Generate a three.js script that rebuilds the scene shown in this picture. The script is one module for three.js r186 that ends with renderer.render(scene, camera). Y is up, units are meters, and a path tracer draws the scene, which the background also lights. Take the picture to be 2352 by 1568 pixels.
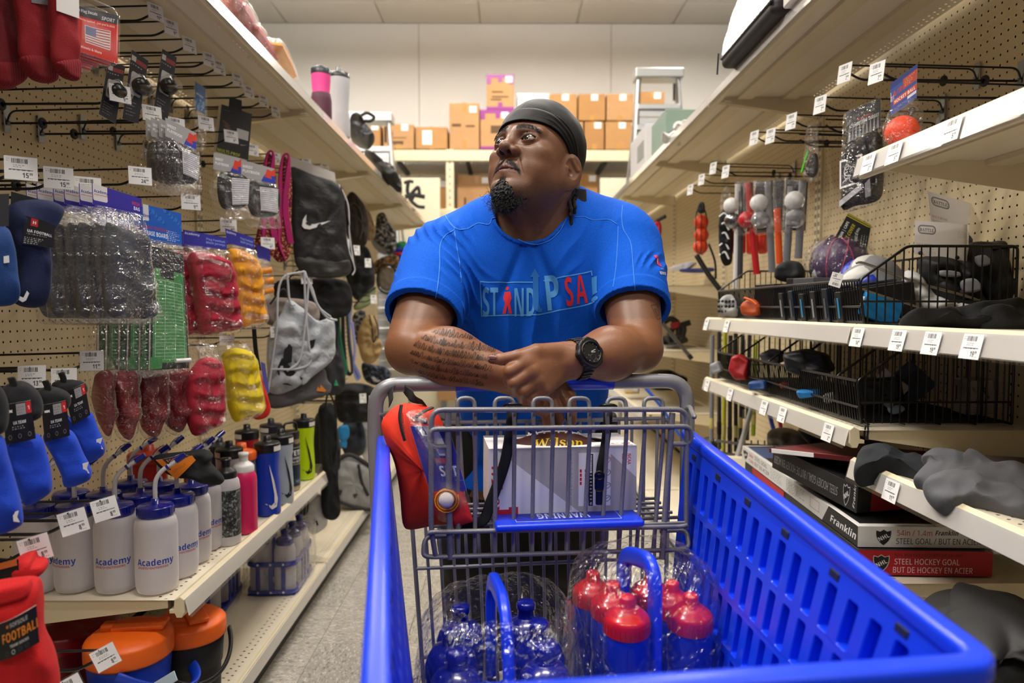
import*as THREE from 'three';
import{RoundedBoxGeometry}from 'three/addons/geometries/RoundedBoxGeometry.js';
import{DecalGeometry}from 'three/addons/geometries/DecalGeometry.js';
import{mergeGeometries}from 'three/addons/utils/BufferGeometryUtils.js';
import{ImprovedNoise}from 'three/addons/math/ImprovedNoise.js';
import{RectAreaLightUniformsLib}from 'three/addons/lights/RectAreaLightUniformsLib.js';
// ---------- camera, exposure, room light ----------
const FPX=1600,EYE=1.17;
const scene=new THREE.Scene();
scene.background=new THREE.Color(0x000000);
const camera=new THREE.PerspectiveCamera(2*Math.atan(784/FPX)*180/Math.PI,1.5,0.05,60);
camera.position.set(0,EYE,0);
camera.rotation.order='YXZ';
camera.rotation.set(-Math.atan(76/FPX),-Math.atan(9/FPX),0);
camera.focus=1.4;camera.userData.fStop=3.4;
camera.updateMatrixWorld(true);
const renderer=new THREE.WebGLRenderer({antialias:true});
renderer.toneMapping=THREE.LinearToneMapping;
renderer.toneMappingExposure=1.15;
renderer.shadowMap.enabled=true;
RectAreaLightUniformsLib.init();
const LAMP_POWER=66,LAMP_TINT=0xfff8f0;
const LAMPS=[[-2.0,2.0,.9],[.2,2.0,.5],[2.5,2.0,.3],[-2.0,-.6,2.1],[.2,-.6,1.2],[2.5,-.6,.3],[-2.0,-3.4,1.6],[.2,-3.4,1.1],[2.5,-3.4,.4],[-2.3,-6.9,.95],[0,-6.9,.95],[2.3,-6.9,.95]];
// ---------- helpers ----------
const V=(x,y,z)=>new THREE.Vector3(x,y,z),PI=Math.PI,rad=(d)=>d*PI/180;
const{clamp,lerp,smoothstep}=THREE.MathUtils;
function rng(seed){let s=seed>>>0;return()=>{s=(s+0x6D2B79F5)|0;let t=Math.imul(s^(s>>>15),1|s);t=(t+Math.imul(t^(t>>>7),61|t))^t;return((t^(t>>>14))>>>0)/4294967296;};}
const PN=new ImprovedNoise(),nz=(x,y,z=0)=>PN.noise(x,y,z);
const sight=(px,py)=>V((px-1176)/FPX,-(py-784)/FPX,-1).applyQuaternion(camera.quaternion);
const at=(px,py,d)=>{const r=sight(px,py);return r.multiplyScalar(-d/r.z).add(camera.position);};
const onX=(px,py,X)=>{const r=sight(px,py);return r.multiplyScalar(X/r.x).add(camera.position);};
const onY=(px,py,Y)=>{const r=sight(px,py);return r.multiplyScalar((Y-EYE)/r.y).add(camera.position);};
const depthOnX=(px,X)=>-onX(px,708,X).z;
const used={};
function numbered(name){const n=used[name]=(used[name]??-1)+1;return n?name+'_'+String(n).padStart(3,'0'):name;}
function tag(o,label,category,group){o.userData.label=label;o.userData.category=category;if(group)o.userData.group=group;return o;}
function thing(name,label,category,group){const g=new THREE.Group();g.name=numbered(name);scene.add(g);return tag(g,label,category,group);}
function part(parent,name,geo,mat){const m=new THREE.Mesh(Array.isArray(geo)?merge(geo):geo,mat);m.name=name;m.castShadow=m.receiveShadow=true;parent.add(m);return m;}
function solo(name,label,category,geo,mat,group){const m=part(scene,numbered(name),geo,mat);return tag(m,label,category,group);}
function struct(name,geo,mat,parent=scene){const m=part(parent,parent===scene?numbered(name):name,geo,mat);if(parent===scene)m.userData.kind='structure';return m;}
function copy(src,pos,rotY,label,group){const c=src.clone();c.userData={...src.userData};c.name=numbered(src.name.replace(/_\d{3}$/,''));scene.add(c);if(pos)c.position.copy(pos);if(rotY!==undefined)c.rotation.y=rotY;if(label)c.userData.label=label;if(group)c.userData.group=group;return c;}
function seat(g,base){for(const c of g.children)c.position.sub(base);g.position.copy(base);return g;}
function norm(g){if(!g.attributes.uv)g.setAttribute('uv',new THREE.BufferAttribute(new Float32Array(g.attributes.position.count*2),2));if(!g.index)g.setIndex([...Array(g.attributes.position.count).keys()]);if(!g.attributes.normal)g.computeVertexNormals();for(const k of Object.keys(g.attributes))if(!['position','normal','uv','color'].includes(k))g.deleteAttribute(k);g.morphAttributes={};g.clearGroups();return g;}
function merge(list){const l=list.flat(9).map(norm);if(l.length===1)return l[0];if(l.some((g)=>g.attributes.color)&&!l.every((g)=>g.attributes.color))l.forEach((g)=>g.deleteAttribute('color'));return mergeGeometries(l);}
const move=(g,x,y,z)=>g.translate(x,y,z);
const box=(w,h,d,x=0,y=0,z=0)=>new THREE.BoxGeometry(w,h,d).translate(x,y,z);
const rbox=(w,h,d,r,x=0,y=0,z=0,s=2)=>new RoundedBoxGeometry(w,h,d,s,r).translate(x,y,z);
const cyl=(r0,r1,h,x=0,y=0,z=0,s=20)=>new THREE.CylinderGeometry(r0,r1,h,s).translate(x,y,z);
const ball=(r,x=0,y=0,z=0,s=20)=>new THREE.SphereGeometry(r,s,Math.ceil(s*.7)).translate(x,y,z);
const lathe=(pr,s=28)=>new THREE.LatheGeometry(pr.map((p)=>new THREE.Vector2(Math.max(p[0],1e-5),p[1])),s);
function turn(g,rx=0,ry=0,rz=0){return g.applyMatrix4(new THREE.Matrix4().makeRotationFromEuler(new THREE.Euler(rx,ry,rz,'YXZ')));}
function rod(a,b,r,s=6){const d=b.clone().sub(a),g=new THREE.CylinderGeometry(r,r,d.length(),s);g.applyQuaternion(new THREE.Quaternion().setFromUnitVectors(V(0,1,0),d.clone().normalize()));return g.translate((a.x+b.x)/2,(a.y+b.y)/2,(a.z+b.z)/2);}
function bent(pts,bend=.01,n=4,closed=false){
const out=[],N=pts.length;
pts.forEach((p,i)=>{
if(!closed&&(i===0||i===N-1)){out.push(p.clone());return;}
const a=pts[(i+N-1)%N],b=pts[(i+1)%N],k=Math.min(bend,p.distanceTo(a)*.49,p.distanceTo(b)*.49);
const q0=p.clone().lerp(a,k/p.distanceTo(a)),q1=p.clone().lerp(b,k/p.distanceTo(b));
for(let j=0;j<=n;j++){const t=j/n;out.push(q0.clone().multiplyScalar((1-t)**2).add(p.clone().multiplyScalar(2*t*(1-t))).add(q1.clone().multiplyScalar(t*t)));}
});
return out;
}
const smooth=(pts,n=24,closed=false)=>new THREE.CatmullRomCurve3(pts,closed,'centripetal').getPoints(n);
function sweep(pts,rx,ry=rx,rs=8,closed=false,up=null,shape=null){
const N=pts.length,pos=[],uv=[],idx=[],fx=typeof rx==='function'?rx:()=>rx,fy=typeof ry==='function'?ry:()=>ry;
const tan=pts.map((p,i)=>(closed?pts[(i+1)%N]:pts[Math.min(N-1,i+1)]).clone().sub(closed?pts[(i+N-1)%N]:pts[Math.max(0,i-1)]).normalize());
let B=up?up.clone():(Math.abs(tan[0].y)<.9?V(0,1,0):V(1,0,0)),len=0;const rows=closed?N+1:N;
for(let k=0;k<rows;k++){
const i=k%N,T=tan[i];if(k)len+=pts[i].distanceTo(pts[(k-1)%N]);
if(up)B=up.clone();B.addScaledVector(T,-B.dot(T)).normalize();const A=B.clone().cross(T),t=k/(rows-1);
for(let j=0;j<=rs;j++){const a=j/rs*2*PI,s=shape?shape(a,t):1,p=pts[i].clone().addScaledVector(A,Math.cos(a)*fx(t)*s).addScaledVector(B,Math.sin(a)*fy(t)*s);pos.push(p.x,p.y,p.z);uv.push(j/rs,len);}
}
for(let k=0;k<rows-1;k++)for(let j=0;j<rs;j++){const a=k*(rs+1)+j,b=a+rs+1;idx.push(a,a+1,b,b,a+1,b+1);}
if(!closed)for(const e of[0,rows-1]){const c=pos.length/3,p=pts[e];pos.push(p.x,p.y,p.z);uv.push(.5,0);for(let j=0;j<rs;j++)e?idx.push(c,e*(rs+1)+j,e*(rs+1)+j+1):idx.push(c,j+1,j);}
const g=new THREE.BufferGeometry();g.setAttribute('position',new THREE.Float32BufferAttribute(pos,3));g.setAttribute('uv',new THREE.Float32BufferAttribute(uv,2));g.setIndex(idx);g.computeVertexNormals();
const n=g.attributes.normal;for(let k=0;k<rows;k++){const a=k*(rs+1),b=a+rs,v=V(n.getX(a)+n.getX(b),n.getY(a)+n.getY(b),n.getZ(a)+n.getZ(b)).normalize();n.setXYZ(a,v.x,v.y,v.z);n.setXYZ(b,v.x,v.y,v.z);}
return g;
}
const wire=(pts,r,bend=.012,rs=7,closed=false)=>sweep(bent(pts,bend,4,closed),r,r,rs,closed);
function surf(nu,nv,f,rect=[0,0,1,1],flip=false){
const pos=[],uv=[],idx=[];
for(let j=0;j<=nv;j++)for(let i=0;i<=nu;i++){const u=i/nu,v=j/nv,p=f(u,v);pos.push(p.x,p.y,p.z);uv.push(lerp(rect[0],rect[2],u),lerp(rect[1],rect[3],v));}
for(let j=0;j<nv;j++)for(let i=0;i<nu;i++){const a=j*(nu+1)+i,b=a+nu+1;flip?idx.push(a,b,a+1,a+1,b,b+1):idx.push(a,a+1,b,b,a+1,b+1);}
const g=new THREE.BufferGeometry();g.setAttribute('position',new THREE.Float32BufferAttribute(pos,3));g.setAttribute('uv',new THREE.Float32BufferAttribute(uv,2));g.setIndex(idx);g.computeVertexNormals();return g;
}
function sheet(nu,nv,f,rect,t=.0008,plain=null){
const e=1e-3,nrm=(u,v)=>f(Math.min(1,u+e),v).sub(f(Math.max(0,u-e),v)).cross(f(u,Math.min(1,v+e)).sub(f(u,Math.max(0,v-e)))).normalize();
const back=(u,v)=>f(u,v).addScaledVector(nrm(u,v),-t),pl=plain??rect,edge=[];
for(const[a,b,fl]of[[(s)=>f(s,0),(s)=>back(s,0),1],[(s)=>f(s,1),(s)=>back(s,1),0],[(s)=>f(0,s),(s)=>back(0,s),0],[(s)=>f(1,s),(s)=>back(1,s),1]])edge.push(surf(nu>nv?nu:nv,1,(u,v)=>v?b(u):a(u),pl,!!fl));
return merge([surf(nu,nv,f,rect),surf(nu,nv,back,pl,true),...edge]);
}
function cushion(w,h,th,nu=14,nv=18,wob=()=>0,edge=.5,rect){
const prof=(u)=>Math.pow(Math.max(0,1-Math.pow(Math.abs(2*u-1),3)),edge),T_=typeof th==='function'?th:()=>th;
const side=(s)=>(u,v)=>V((u-.5)*w,(v-.5)*h,s*(.0006+T_(u,v)/2*prof(u)*prof(v)+wob(u,v,s)*prof(u)*prof(v)));
return merge([surf(nu,nv,side(1),rect),surf(nu,nv,side(-1),rect,true)]);
}
function extr(points,depth,bevel=0,holes=[],bs=1){
const s=new THREE.Shape(points.map((p)=>new THREE.Vector2(p[0],p[1])));for(const h of holes)s.holes.push(new THREE.Path(h.map((p)=>new THREE.Vector2(p[0],p[1]))));
return new THREE.ExtrudeGeometry(s,{depth,bevelEnabled:bevel>0,bevelSize:bevel,bevelThickness:bevel,bevelSegments:bs,curveSegments:6});
}
const rrect=(x0,y0,x1,y1,r,n=3)=>{const o=[];for(const[cx,cy,a]of[[x1-r,y0+r,-90],[x1-r,y1-r,0],[x0+r,y1-r,90],[x0+r,y0+r,180]])for(let i=0;i<=n;i++){const t=rad(a+90*i/n);o.push([cx+r*Math.cos(t),cy+r*Math.sin(t)]);}return o;};
function warp(g,f){const p=g.attributes.position,v=V(0,0,0);for(let i=0;i<p.count;i++){v.fromBufferAttribute(p,i);f(v);p.setXYZ(i,v.x,v.y,v.z);}g.computeVertexNormals();return g;}
function nets(f,lo,hi,h,colour,uvScale=1){
const n=[0,1,2].map((k)=>Math.ceil((hi.getComponent(k)-lo.getComponent(k))/h)+1),[nx,ny,nz_]=n,val=new Float32Array(nx*ny*nz_),idAt=new Int32Array(nx*ny*nz_).fill(-1);
let q=0;for(let k=0;k<nz_;k++)for(let j=0;j<ny;j++)for(let i=0;i<nx;){const d=f(lo.x+i*h,lo.y+j*h,lo.z+k*h);val[q++]=d;i++;let skip=Math.floor((Math.abs(d)-2*h)/(h*1.6));while(skip-->0&&i<nx){val[q++]=d>0?h*3:-h*3;i++;}}
const pos=[],idx=[],sx=1,sy=nx,sz=nx*ny;
for(let k=0;k<nz_-1;k++)for(let j=0;j<ny-1;j++)for(let i=0;i<nx-1;i++){
const b=i+j*sy+k*sz;let m=0,c=0,x=0,y=0,z=0;
for(let e=0;e<8;e++)if(val[b+(e&1)+((e>>1)&1)*sy+(e>>2)*sz]<0)m|=1<<e;
if(m===0||m===255)continue;
for(let e=0;e<8;e++)for(let ax=0;ax<3;ax++){const o=e|(1<<ax);if(o===e||((m>>e)&1)===((m>>o)&1))continue;const va=val[b+(e&1)+((e>>1)&1)*sy+(e>>2)*sz],vb=val[b+(o&1)+((o>>1)&1)*sy+(o>>2)*sz],t=va/(va-vb);x+=(e&1)+(ax===0?t:0);y+=((e>>1)&1)+(ax===1?t:0);z+=(e>>2)+(ax===2?t:0);c++;}
idAt[b]=pos.length/3;pos.push(lo.x+(i+x/c)*h,lo.y+(j+y/c)*h,lo.z+(k+z/c)*h);
}
for(let k=1;k<nz_-1;k++)for(let j=1;j<ny-1;j++)for(let i=1;i<nx-1;i++){
const b=i+j*sy+k*sz,v0=val[b]<0;
for(const[s,u,w]of[[sx,sy,sz],[sy,sz,sx],[sz,sx,sy]]){if(v0===(val[b+s]<0))continue;const a0=idAt[b],a1=idAt[b-u],a2=idAt[b-u-w],a3=idAt[b-w];if(a0<0||a1<0||a2<0||a3<0)continue;v0?idx.push(a0,a1,a2,a0,a2,a3):idx.push(a0,a2,a1,a0,a3,a2);}
}
const N=pos.length/3,nor=new Float32Array(N*3),col=colour&&new Float32Array(N*3),uv=new Float32Array(N*2),e=h*.35;
for(let i=0;i<N;i++){const x=pos[i*3],y=pos[i*3+1],z=pos[i*3+2],g=V(f(x+e,y,z)-f(x-e,y,z),f(x,y+e,z)-f(x,y-e,z),f(x,y,z+e)-f(x,y,z-e)).normalize();nor[i*3]=g.x;nor[i*3+1]=g.y;nor[i*3+2]=g.z;uv[i*2]=(x+.6*z)*uvScale;uv[i*2+1]=(y+.37*z)*uvScale;if(col){const c=colour(x,y,z,g);col[i*3]=c[0];col[i*3+1]=c[1];col[i*3+2]=c[2];}}
const g=new THREE.BufferGeometry();g.setAttribute('position',new THREE.Float32BufferAttribute(pos,3));g.setAttribute('normal',new THREE.BufferAttribute(nor,3));g.setAttribute('uv',new THREE.BufferAttribute(uv,2));if(col)g.setAttribute('color',new THREE.BufferAttribute(col,3));g.setIndex(idx);return g;
}
const smin=(a,b,k)=>{const h=Math.max(k-Math.abs(a-b),0)/k;return Math.min(a,b)-h*h*k*.25;},smax=(a,b,k)=>-smin(-a,-b,k);
const dBall=(x,y,z,c,r)=>Math.hypot(x-c[0],y-c[1],z-c[2])-r;
const dEll=(x,y,z,c,r)=>{const a=(x-c[0])/r[0],b=(y-c[1])/r[1],d=(z-c[2])/r[2],k0=Math.hypot(a,b,d),k1=Math.hypot(a/r[0],b/r[1],d/r[2]);return k1<1e-9?-Math.min(...r):k0*(k0-1)/k1;};
const dCone=(x,y,z,a,b,r0,r1)=>{const bx=b[0]-a[0],by=b[1]-a[1],bz=b[2]-a[2],px=x-a[0],py=y-a[1],pz=z-a[2],t=clamp((px*bx+py*by+pz*bz)/(bx*bx+by*by+bz*bz),0,1);return Math.hypot(px-bx*t,py-by*t,pz-bz*t)-(r0+(r1-r0)*t);};
const mats={};
function std(color,rough=.6,o={}){const k=JSON.stringify([color,rough,Object.entries(o).map(([a,b])=>[a,b?.uuid??b])]);return mats[k]??=new THREE.MeshPhysicalMaterial({color,roughness:rough,...o});}
const metal=(color,rough=.35,o={})=>std(color,rough,{metalness:1,...o});
class Atlas{
constructor(size,rough=.5,o={}){this.s=size;this.c=document.createElement('canvas');this.c.width=this.c.height=size;this.g=this.c.getContext('2d');this.g.fillStyle='#e9e7e2';this.g.fillRect(0,0,size,size);this.x=12;this.y=0;this.h=0;this.tex=new THREE.CanvasTexture(this.c);this.tex.colorSpace=THREE.SRGBColorSpace;this.mat=new THREE.MeshPhysicalMaterial({map:this.tex,roughness:rough,...o});this.plain=[4/size,1-8/size,8/size,1-4/size];this.names={};}
add(name,w,h,draw){
if(this.names[name])return this.names[name];
if(this.x+w+4>this.s){this.x=0;this.y+=this.h+4;this.h=0;}if(this.y+h>this.s)throw new Error('atlas full at '+name);
const g=this.g;g.save();g.translate(this.x,this.y);g.beginPath();g.rect(0,0,w,h);g.clip();draw(g,w,h);g.restore();
const r=[(this.x+1)/this.s,1-(this.y+h-1)/this.s,(this.x+w-1)/this.s,1-(this.y+1)/this.s];this.x+=w+4;this.h=Math.max(this.h,h);return this.names[name]=r;
}
}
function txt(g,s,x,y,size,color,o={}){g.save();g.translate(x,y);if(o.rot)g.rotate(o.rot);if(o.skew)g.transform(1,0,o.skew,1,0,0);g.scale(o.sx??1,1);g.font=`${o.italic ? 'italic ' : ''}${o.weight ?? 'bold'} ${size}px ${o.font ?? 'sans-serif'}`;g.textAlign=o.align??'left';g.textBaseline='middle';g.fillStyle=color;g.fillText(s,0,0);g.restore();}
const fill=(g,c,x,y,w,h)=>{g.fillStyle=c;g.fillRect(x,y,w,h);};
function lines(g,x,y,w,n,gap,th,c,seed=1){const r=rng(seed);for(let i=0;i<n;i++){let q=x;const e=x+w*(.55+.45*r());while(q<e){const l=3+r()*w*.12;fill(g,c,q,y+i*gap,Math.min(l,e-q),th);q+=l+th*1.5;}}}
function barcode(g,x,y,w,h,c='#333'){const r=rng(Math.round(x*7+y));for(let q=x;q<x+w;){const l=1+Math.floor(r()*3);fill(g,c,q,y,l,h);q+=l+1+r()*2;}}
function noiseTex(size,f,srgb=false){const d=new Uint8Array(size*size*4);for(let y=0;y<size;y++)for(let x=0;x<size;x++){const c=f(x/size,y/size,x,y),i=(y*size+x)*4;for(let k=0;k<3;k++)d[i+k]=clamp((Array.isArray(c)?c[k]:c)*255,0,255);d[i+3]=255;}const t=new THREE.DataTexture(d,size,size);t.wrapS=t.wrapT=THREE.RepeatWrapping;t.magFilter=t.minFilter=THREE.LinearFilter;if(srgb)t.colorSpace=THREE.SRGBColorSpace;t.needsUpdate=true;return t;}
const tileN=(u,v,f,z=0)=>{const a=u*f,b=v*f,w=(t)=>t*t*(3-2*t);return lerp(lerp(nz(a,b,z),nz(a-f,b,z),w(u)),lerp(nz(a,b-f,z),nz(a-f,b-f,z),w(u)),w(v));};
function rep(t,x,y=x){const c=t.clone();c.repeat.set(x,y);c.needsUpdate=true;return c;}
// ---------- textures and shared materials ----------
const T={};
T.peg=noiseTex(64,(u,v)=>clamp((Math.hypot(u-.5,v-.5)-.115)*64/1.5+.5,0,1));
T.grain=noiseTex(256,(u,v,x,y)=>.5+.5*(tileN(u,v,32)*.5+tileN(u,v,64,3)*.6));
T.cloth=noiseTex(256,(u,v,x,y)=>.5+.22*Math.sin(x*PI/2)*Math.sin(y*PI/2)+.4*tileN(u,v,48,2));
T.rib=noiseTex(64,(u,v)=>.5+.5*Math.sin(u*2*PI*4)+.15*tileN(u,v,16));
T.heather=(()=>{const r=rng(5);return noiseTex(256,(u,v)=>{const k=.86+.14*r()+.10*tileN(u,v,40,1);return[k*.93,k*.95,k];},true);})();
T.crinkle=noiseTex(512,(u,v)=>{let s=0,a=1;for(const f of[5,11,23]){s+=a*Math.abs(tileN(u,v,f,f*1.7));a*=.6;}return clamp(s*.9,0,1);});
T.mottle=noiseTex(256,(u,v)=>{const k=.9+.16*tileN(u,v,5,7)+.08*tileN(u,v,21,9);return[k,k,k];},true);
T.vinyl=(()=>{const r=rng(11),N=512,m=new Float32Array(N*N).fill(0);for(let i=0;i<900;i++){const x=r()*N,y=r()*N,l=5+r()*22,a=r()*.7-.35,w=1.5+r()*3.2,s=r()<.62?.08+r()*.28:-.12-r()*.24;for(let t=0;t<l;t+=.6)for(let q=-w;q<w;q+=.6){const xx=(Math.floor(x+Math.cos(a)*t-Math.sin(a)*q)+N)%N,yy=(Math.floor(y+Math.sin(a)*t+Math.cos(a)*q)+N)%N;m[yy*N+xx]=s;}}return noiseTex(N,(u,v,x,y)=>{const k=.80+m[y*N+x]*.6+.06*tileN(u,v,6)+.05*tileN(u,v,60,4);return[k,k*.985,k*.955];},true);})();
T.worn=noiseTex(256,(u,v,x,y)=>{const k=tileN(u,v,7,1)*.6+tileN(u,v,17,2)*.5+tileN(u,v,50,3)*.25;return k>.34?[.31,.22,.17]:k>.25?[.6,.59,.6]:[.47+.05*tileN(u,v,90),.47,.485];},true);
T.deck=noiseTex(256,(u,v,x,y)=>{let a=1;for(const c of[.035,.075,.905,.945]){const du=(u-c)*.46,dv=(((v*8+(c===.075||c===.905?.5:0))%1)-.5)*.0254;a=Math.min(a,clamp((Math.hypot(du*.8,dv)-.0026)/.0006,0,1));}return a;});
T.card=noiseTex(256,(u,v,x,y)=>{const k=.93+.05*tileN(u,v,4,5)+.04*Math.sin(y*.9)*(0.5+tileN(u,v,9))+.03*tileN(u,v,70);return[k,k,k];},true);
const M={
almond:std(0xd8cbab,.42,{bumpMap:T.grain,bumpScale:.00005}),
almondPeg:new THREE.MeshPhysicalMaterial({color:0xcab892,roughness:.62,alphaMap:T.peg,alphaTest:.5,side:THREE.DoubleSide}),
almondDeck:new THREE.MeshPhysicalMaterial({color:0xe2d8c2,roughness:.38,alphaMap:T.deck,alphaTest:.5,side:THREE.DoubleSide}),
shadowGap:std(0x2a2620,.9),kick:std(0x1b1a1a,.5),
stripClear:new THREE.MeshPhysicalMaterial({color:0xffffff,roughness:.12,transmission:1,thickness:0,side:THREE.DoubleSide}),
stripPaper:std(0xd4d0ca,.35,{clearcoat:.6,clearcoatRoughness:.15}),
wireBlack:std(0x0d0d0e,.32),hook:metal(0x35353a,.38),zinc:metal(0xa5a8aa,.32),
clear:new THREE.MeshPhysicalMaterial({color:0xffffff,roughness:.13,ior:1.75,transmission:1,thickness:0,side:THREE.DoubleSide,bumpMap:rep(T.crinkle,7),bumpScale:.010}),
clearSmooth:new THREE.MeshPhysicalMaterial({color:0xffffff,roughness:.08,transmission:1,thickness:0,side:THREE.DoubleSide}),
black:std(0x0c0c0e,.55),blackCloth:std(0x101114,.85,{bumpMap:rep(T.cloth,8),bumpScale:.0004}),blackGloss:std(0x0b0b0c,.2),
white:std(0xe8e8e6,.5),whitePaper:std(0xe9e7e2,.6),
};
const cloth=(c,o={})=>std(c,.85,{sheen:.35,sheenRoughness:.5,sheenColor:new THREE.Color(c).lerp(new THREE.Color(0xffffff),.4),bumpMap:rep(T.cloth,10),bumpScale:.0005,...o});
const plastic=(c,r=.28,o={})=>std(c,r,o);
const PA=new Atlas(2048,.45,{});
const PB=new Atlas(2048,.5,{});
function priceTag(price,seed,w=96,h=84){return PA.add('tag'+price+'_'+seed,w,h,(g)=>{fill(g,'#f1f0ee',0,0,w,h);fill(g,'#b9c2b4',0,0,w,1.5);fill(g,'#b9c2b4',0,h-2,w,2);barcode(g,22,9,46,16);lines(g,8,10,12,2,7,2,'#999',seed);lines(g,26,31,38,2,6,2,'#888',seed+1);fill(g,'#777',14,46,68,3);lines(g,14,46,68,1,6,4,'#444',seed+2);const[a,b]=price.split('.');txt(g,a,70,66,24,'#1b1b1d',{align:'right',sx:.72});txt(g,b,71,60,13,'#1b1b1d',{sx:.7});lines(g,66,74,22,1,3,2,'#999',seed);});}
// ---------- the room ----------
const CEIL=4.77,WALL_Z=-9,XL=-1.235,XR=1.223,FL=-.76,FR=.80;
{
const wallM=std(0xeceae5,.8),sideM=std(0x8a857b,.85);
const fl=struct('floor',box(14,.1,14.4),std(0x5d5a55,.6));fl.position.set(0,-.055,-2.2);
const tileG=new RoundedBoxGeometry(.3036,.004,.3036,1,.0012),tm=[0,1,2,3].map((k)=>{const t=rep(T.vinyl,1);t.offset.set(k*.27,k*.39);t.rotation=k*PI/2;return std([0xdad8d2,0xd4d2cd,0xdedbd6,0xd2cfc8][k],.3,{map:t,clearcoat:.3,clearcoatRoughness:.25});}),r=rng(3);
for(let i=-4;i<5;i++)for(let k=2;k<26;k++){const m=struct('floor_tile',tileG,tm[Math.floor(r()*4)],fl);m.position.set(i*.3048+.1,.053,2.1-k*.3048);}
struct('ceiling',box(14,.1,14.4),std(0xdedad0,.8)).position.set(0,CEIL+.07,-2.2);
const cl=scene.children[scene.children.length-1],cg=rbox(1.205,.02,.595,.006),cm=[std(0xe2ded5,.85,{bumpMap:rep(T.grain,3),bumpScale:.001}),std(0xdeDAd0,.85,{bumpMap:rep(T.grain,3),bumpScale:.001})];
for(let i=-5;i<6;i++)for(let k=0;k<21;k++){const m=struct('ceiling_tile',cg,cm[(i*7+k*3)&1],cl);m.position.set(i*1.22+.26,-.062,WALL_Z+.305+k*.61+2.2);}
const bw=struct('wall_back',box(14,CEIL+.1,.1),std(0x9a958c,.8));bw.position.set(0,CEIL/2,WALL_Z-.065);
const pg=rbox(2.434,CEIL-.002,.012,.003);
for(let i=-2;i<3;i++){const m=struct('wall_panel',pg,wallM,bw);m.position.set(i*2.44+.09,0,.059);}
struct('wall_left',box(.1,CEIL+.1,14.4),sideM).position.set(-7.06,CEIL/2,-2.2);struct('wall_right',box(.1,CEIL+.1,14.4),sideM).position.set(7.06,CEIL/2,-2.2);struct('wall_front',box(14,CEIL+.1,.1),sideM).position.set(0,CEIL/2,5.06);
}
{
const H=4.36,glow=new THREE.MeshPhysicalMaterial({color:0xffffff,emissive:LAMP_TINT,emissiveIntensity:4,roughness:.5});
let n=0;
for(const[x,z,k]of LAMPS){
const t=thing('ceiling_light',`long white linear ceiling light, ${['left', 'centre', 'right'][n % 3]} one of ${['the row behind the camera', 'the row over the near shelves', 'the row over the middle of the aisle', 'the row near the back wall'][Math.floor(n / 3)]}`,'ceiling light','ceiling lights over the aisle');n++;
part(t,'housing',rbox(1.5,.07,.2,.01,0,.045,0),M.white);part(t,'diffuser',rbox(1.46,.012,.17,.004,0,.003,0),glow);
for(const s of[-1,1])part(t,'hanger',rod(V(s*.6,.08,0),V(s*.6,CEIL-H,0),.004),M.zinc);
const l=new THREE.RectAreaLight(LAMP_TINT,LAMP_POWER*k,1.46,.17);l.position.set(0,-.008,0);l.rotation.x=-PI/2;l.castShadow=true;t.add(l);part(t,'top_diffuser',rbox(1.3,.004,.12,.0015,0,.083,0),glow);const u=new THREE.RectAreaLight(LAMP_TINT,LAMP_POWER*k*(z<-6?1.25:.22),1.3,.12);u.position.set(0,.087,0);u.rotation.x=PI/2;u.castShadow=true;t.add(u);
t.position.set(x,H,z);
}
}
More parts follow.
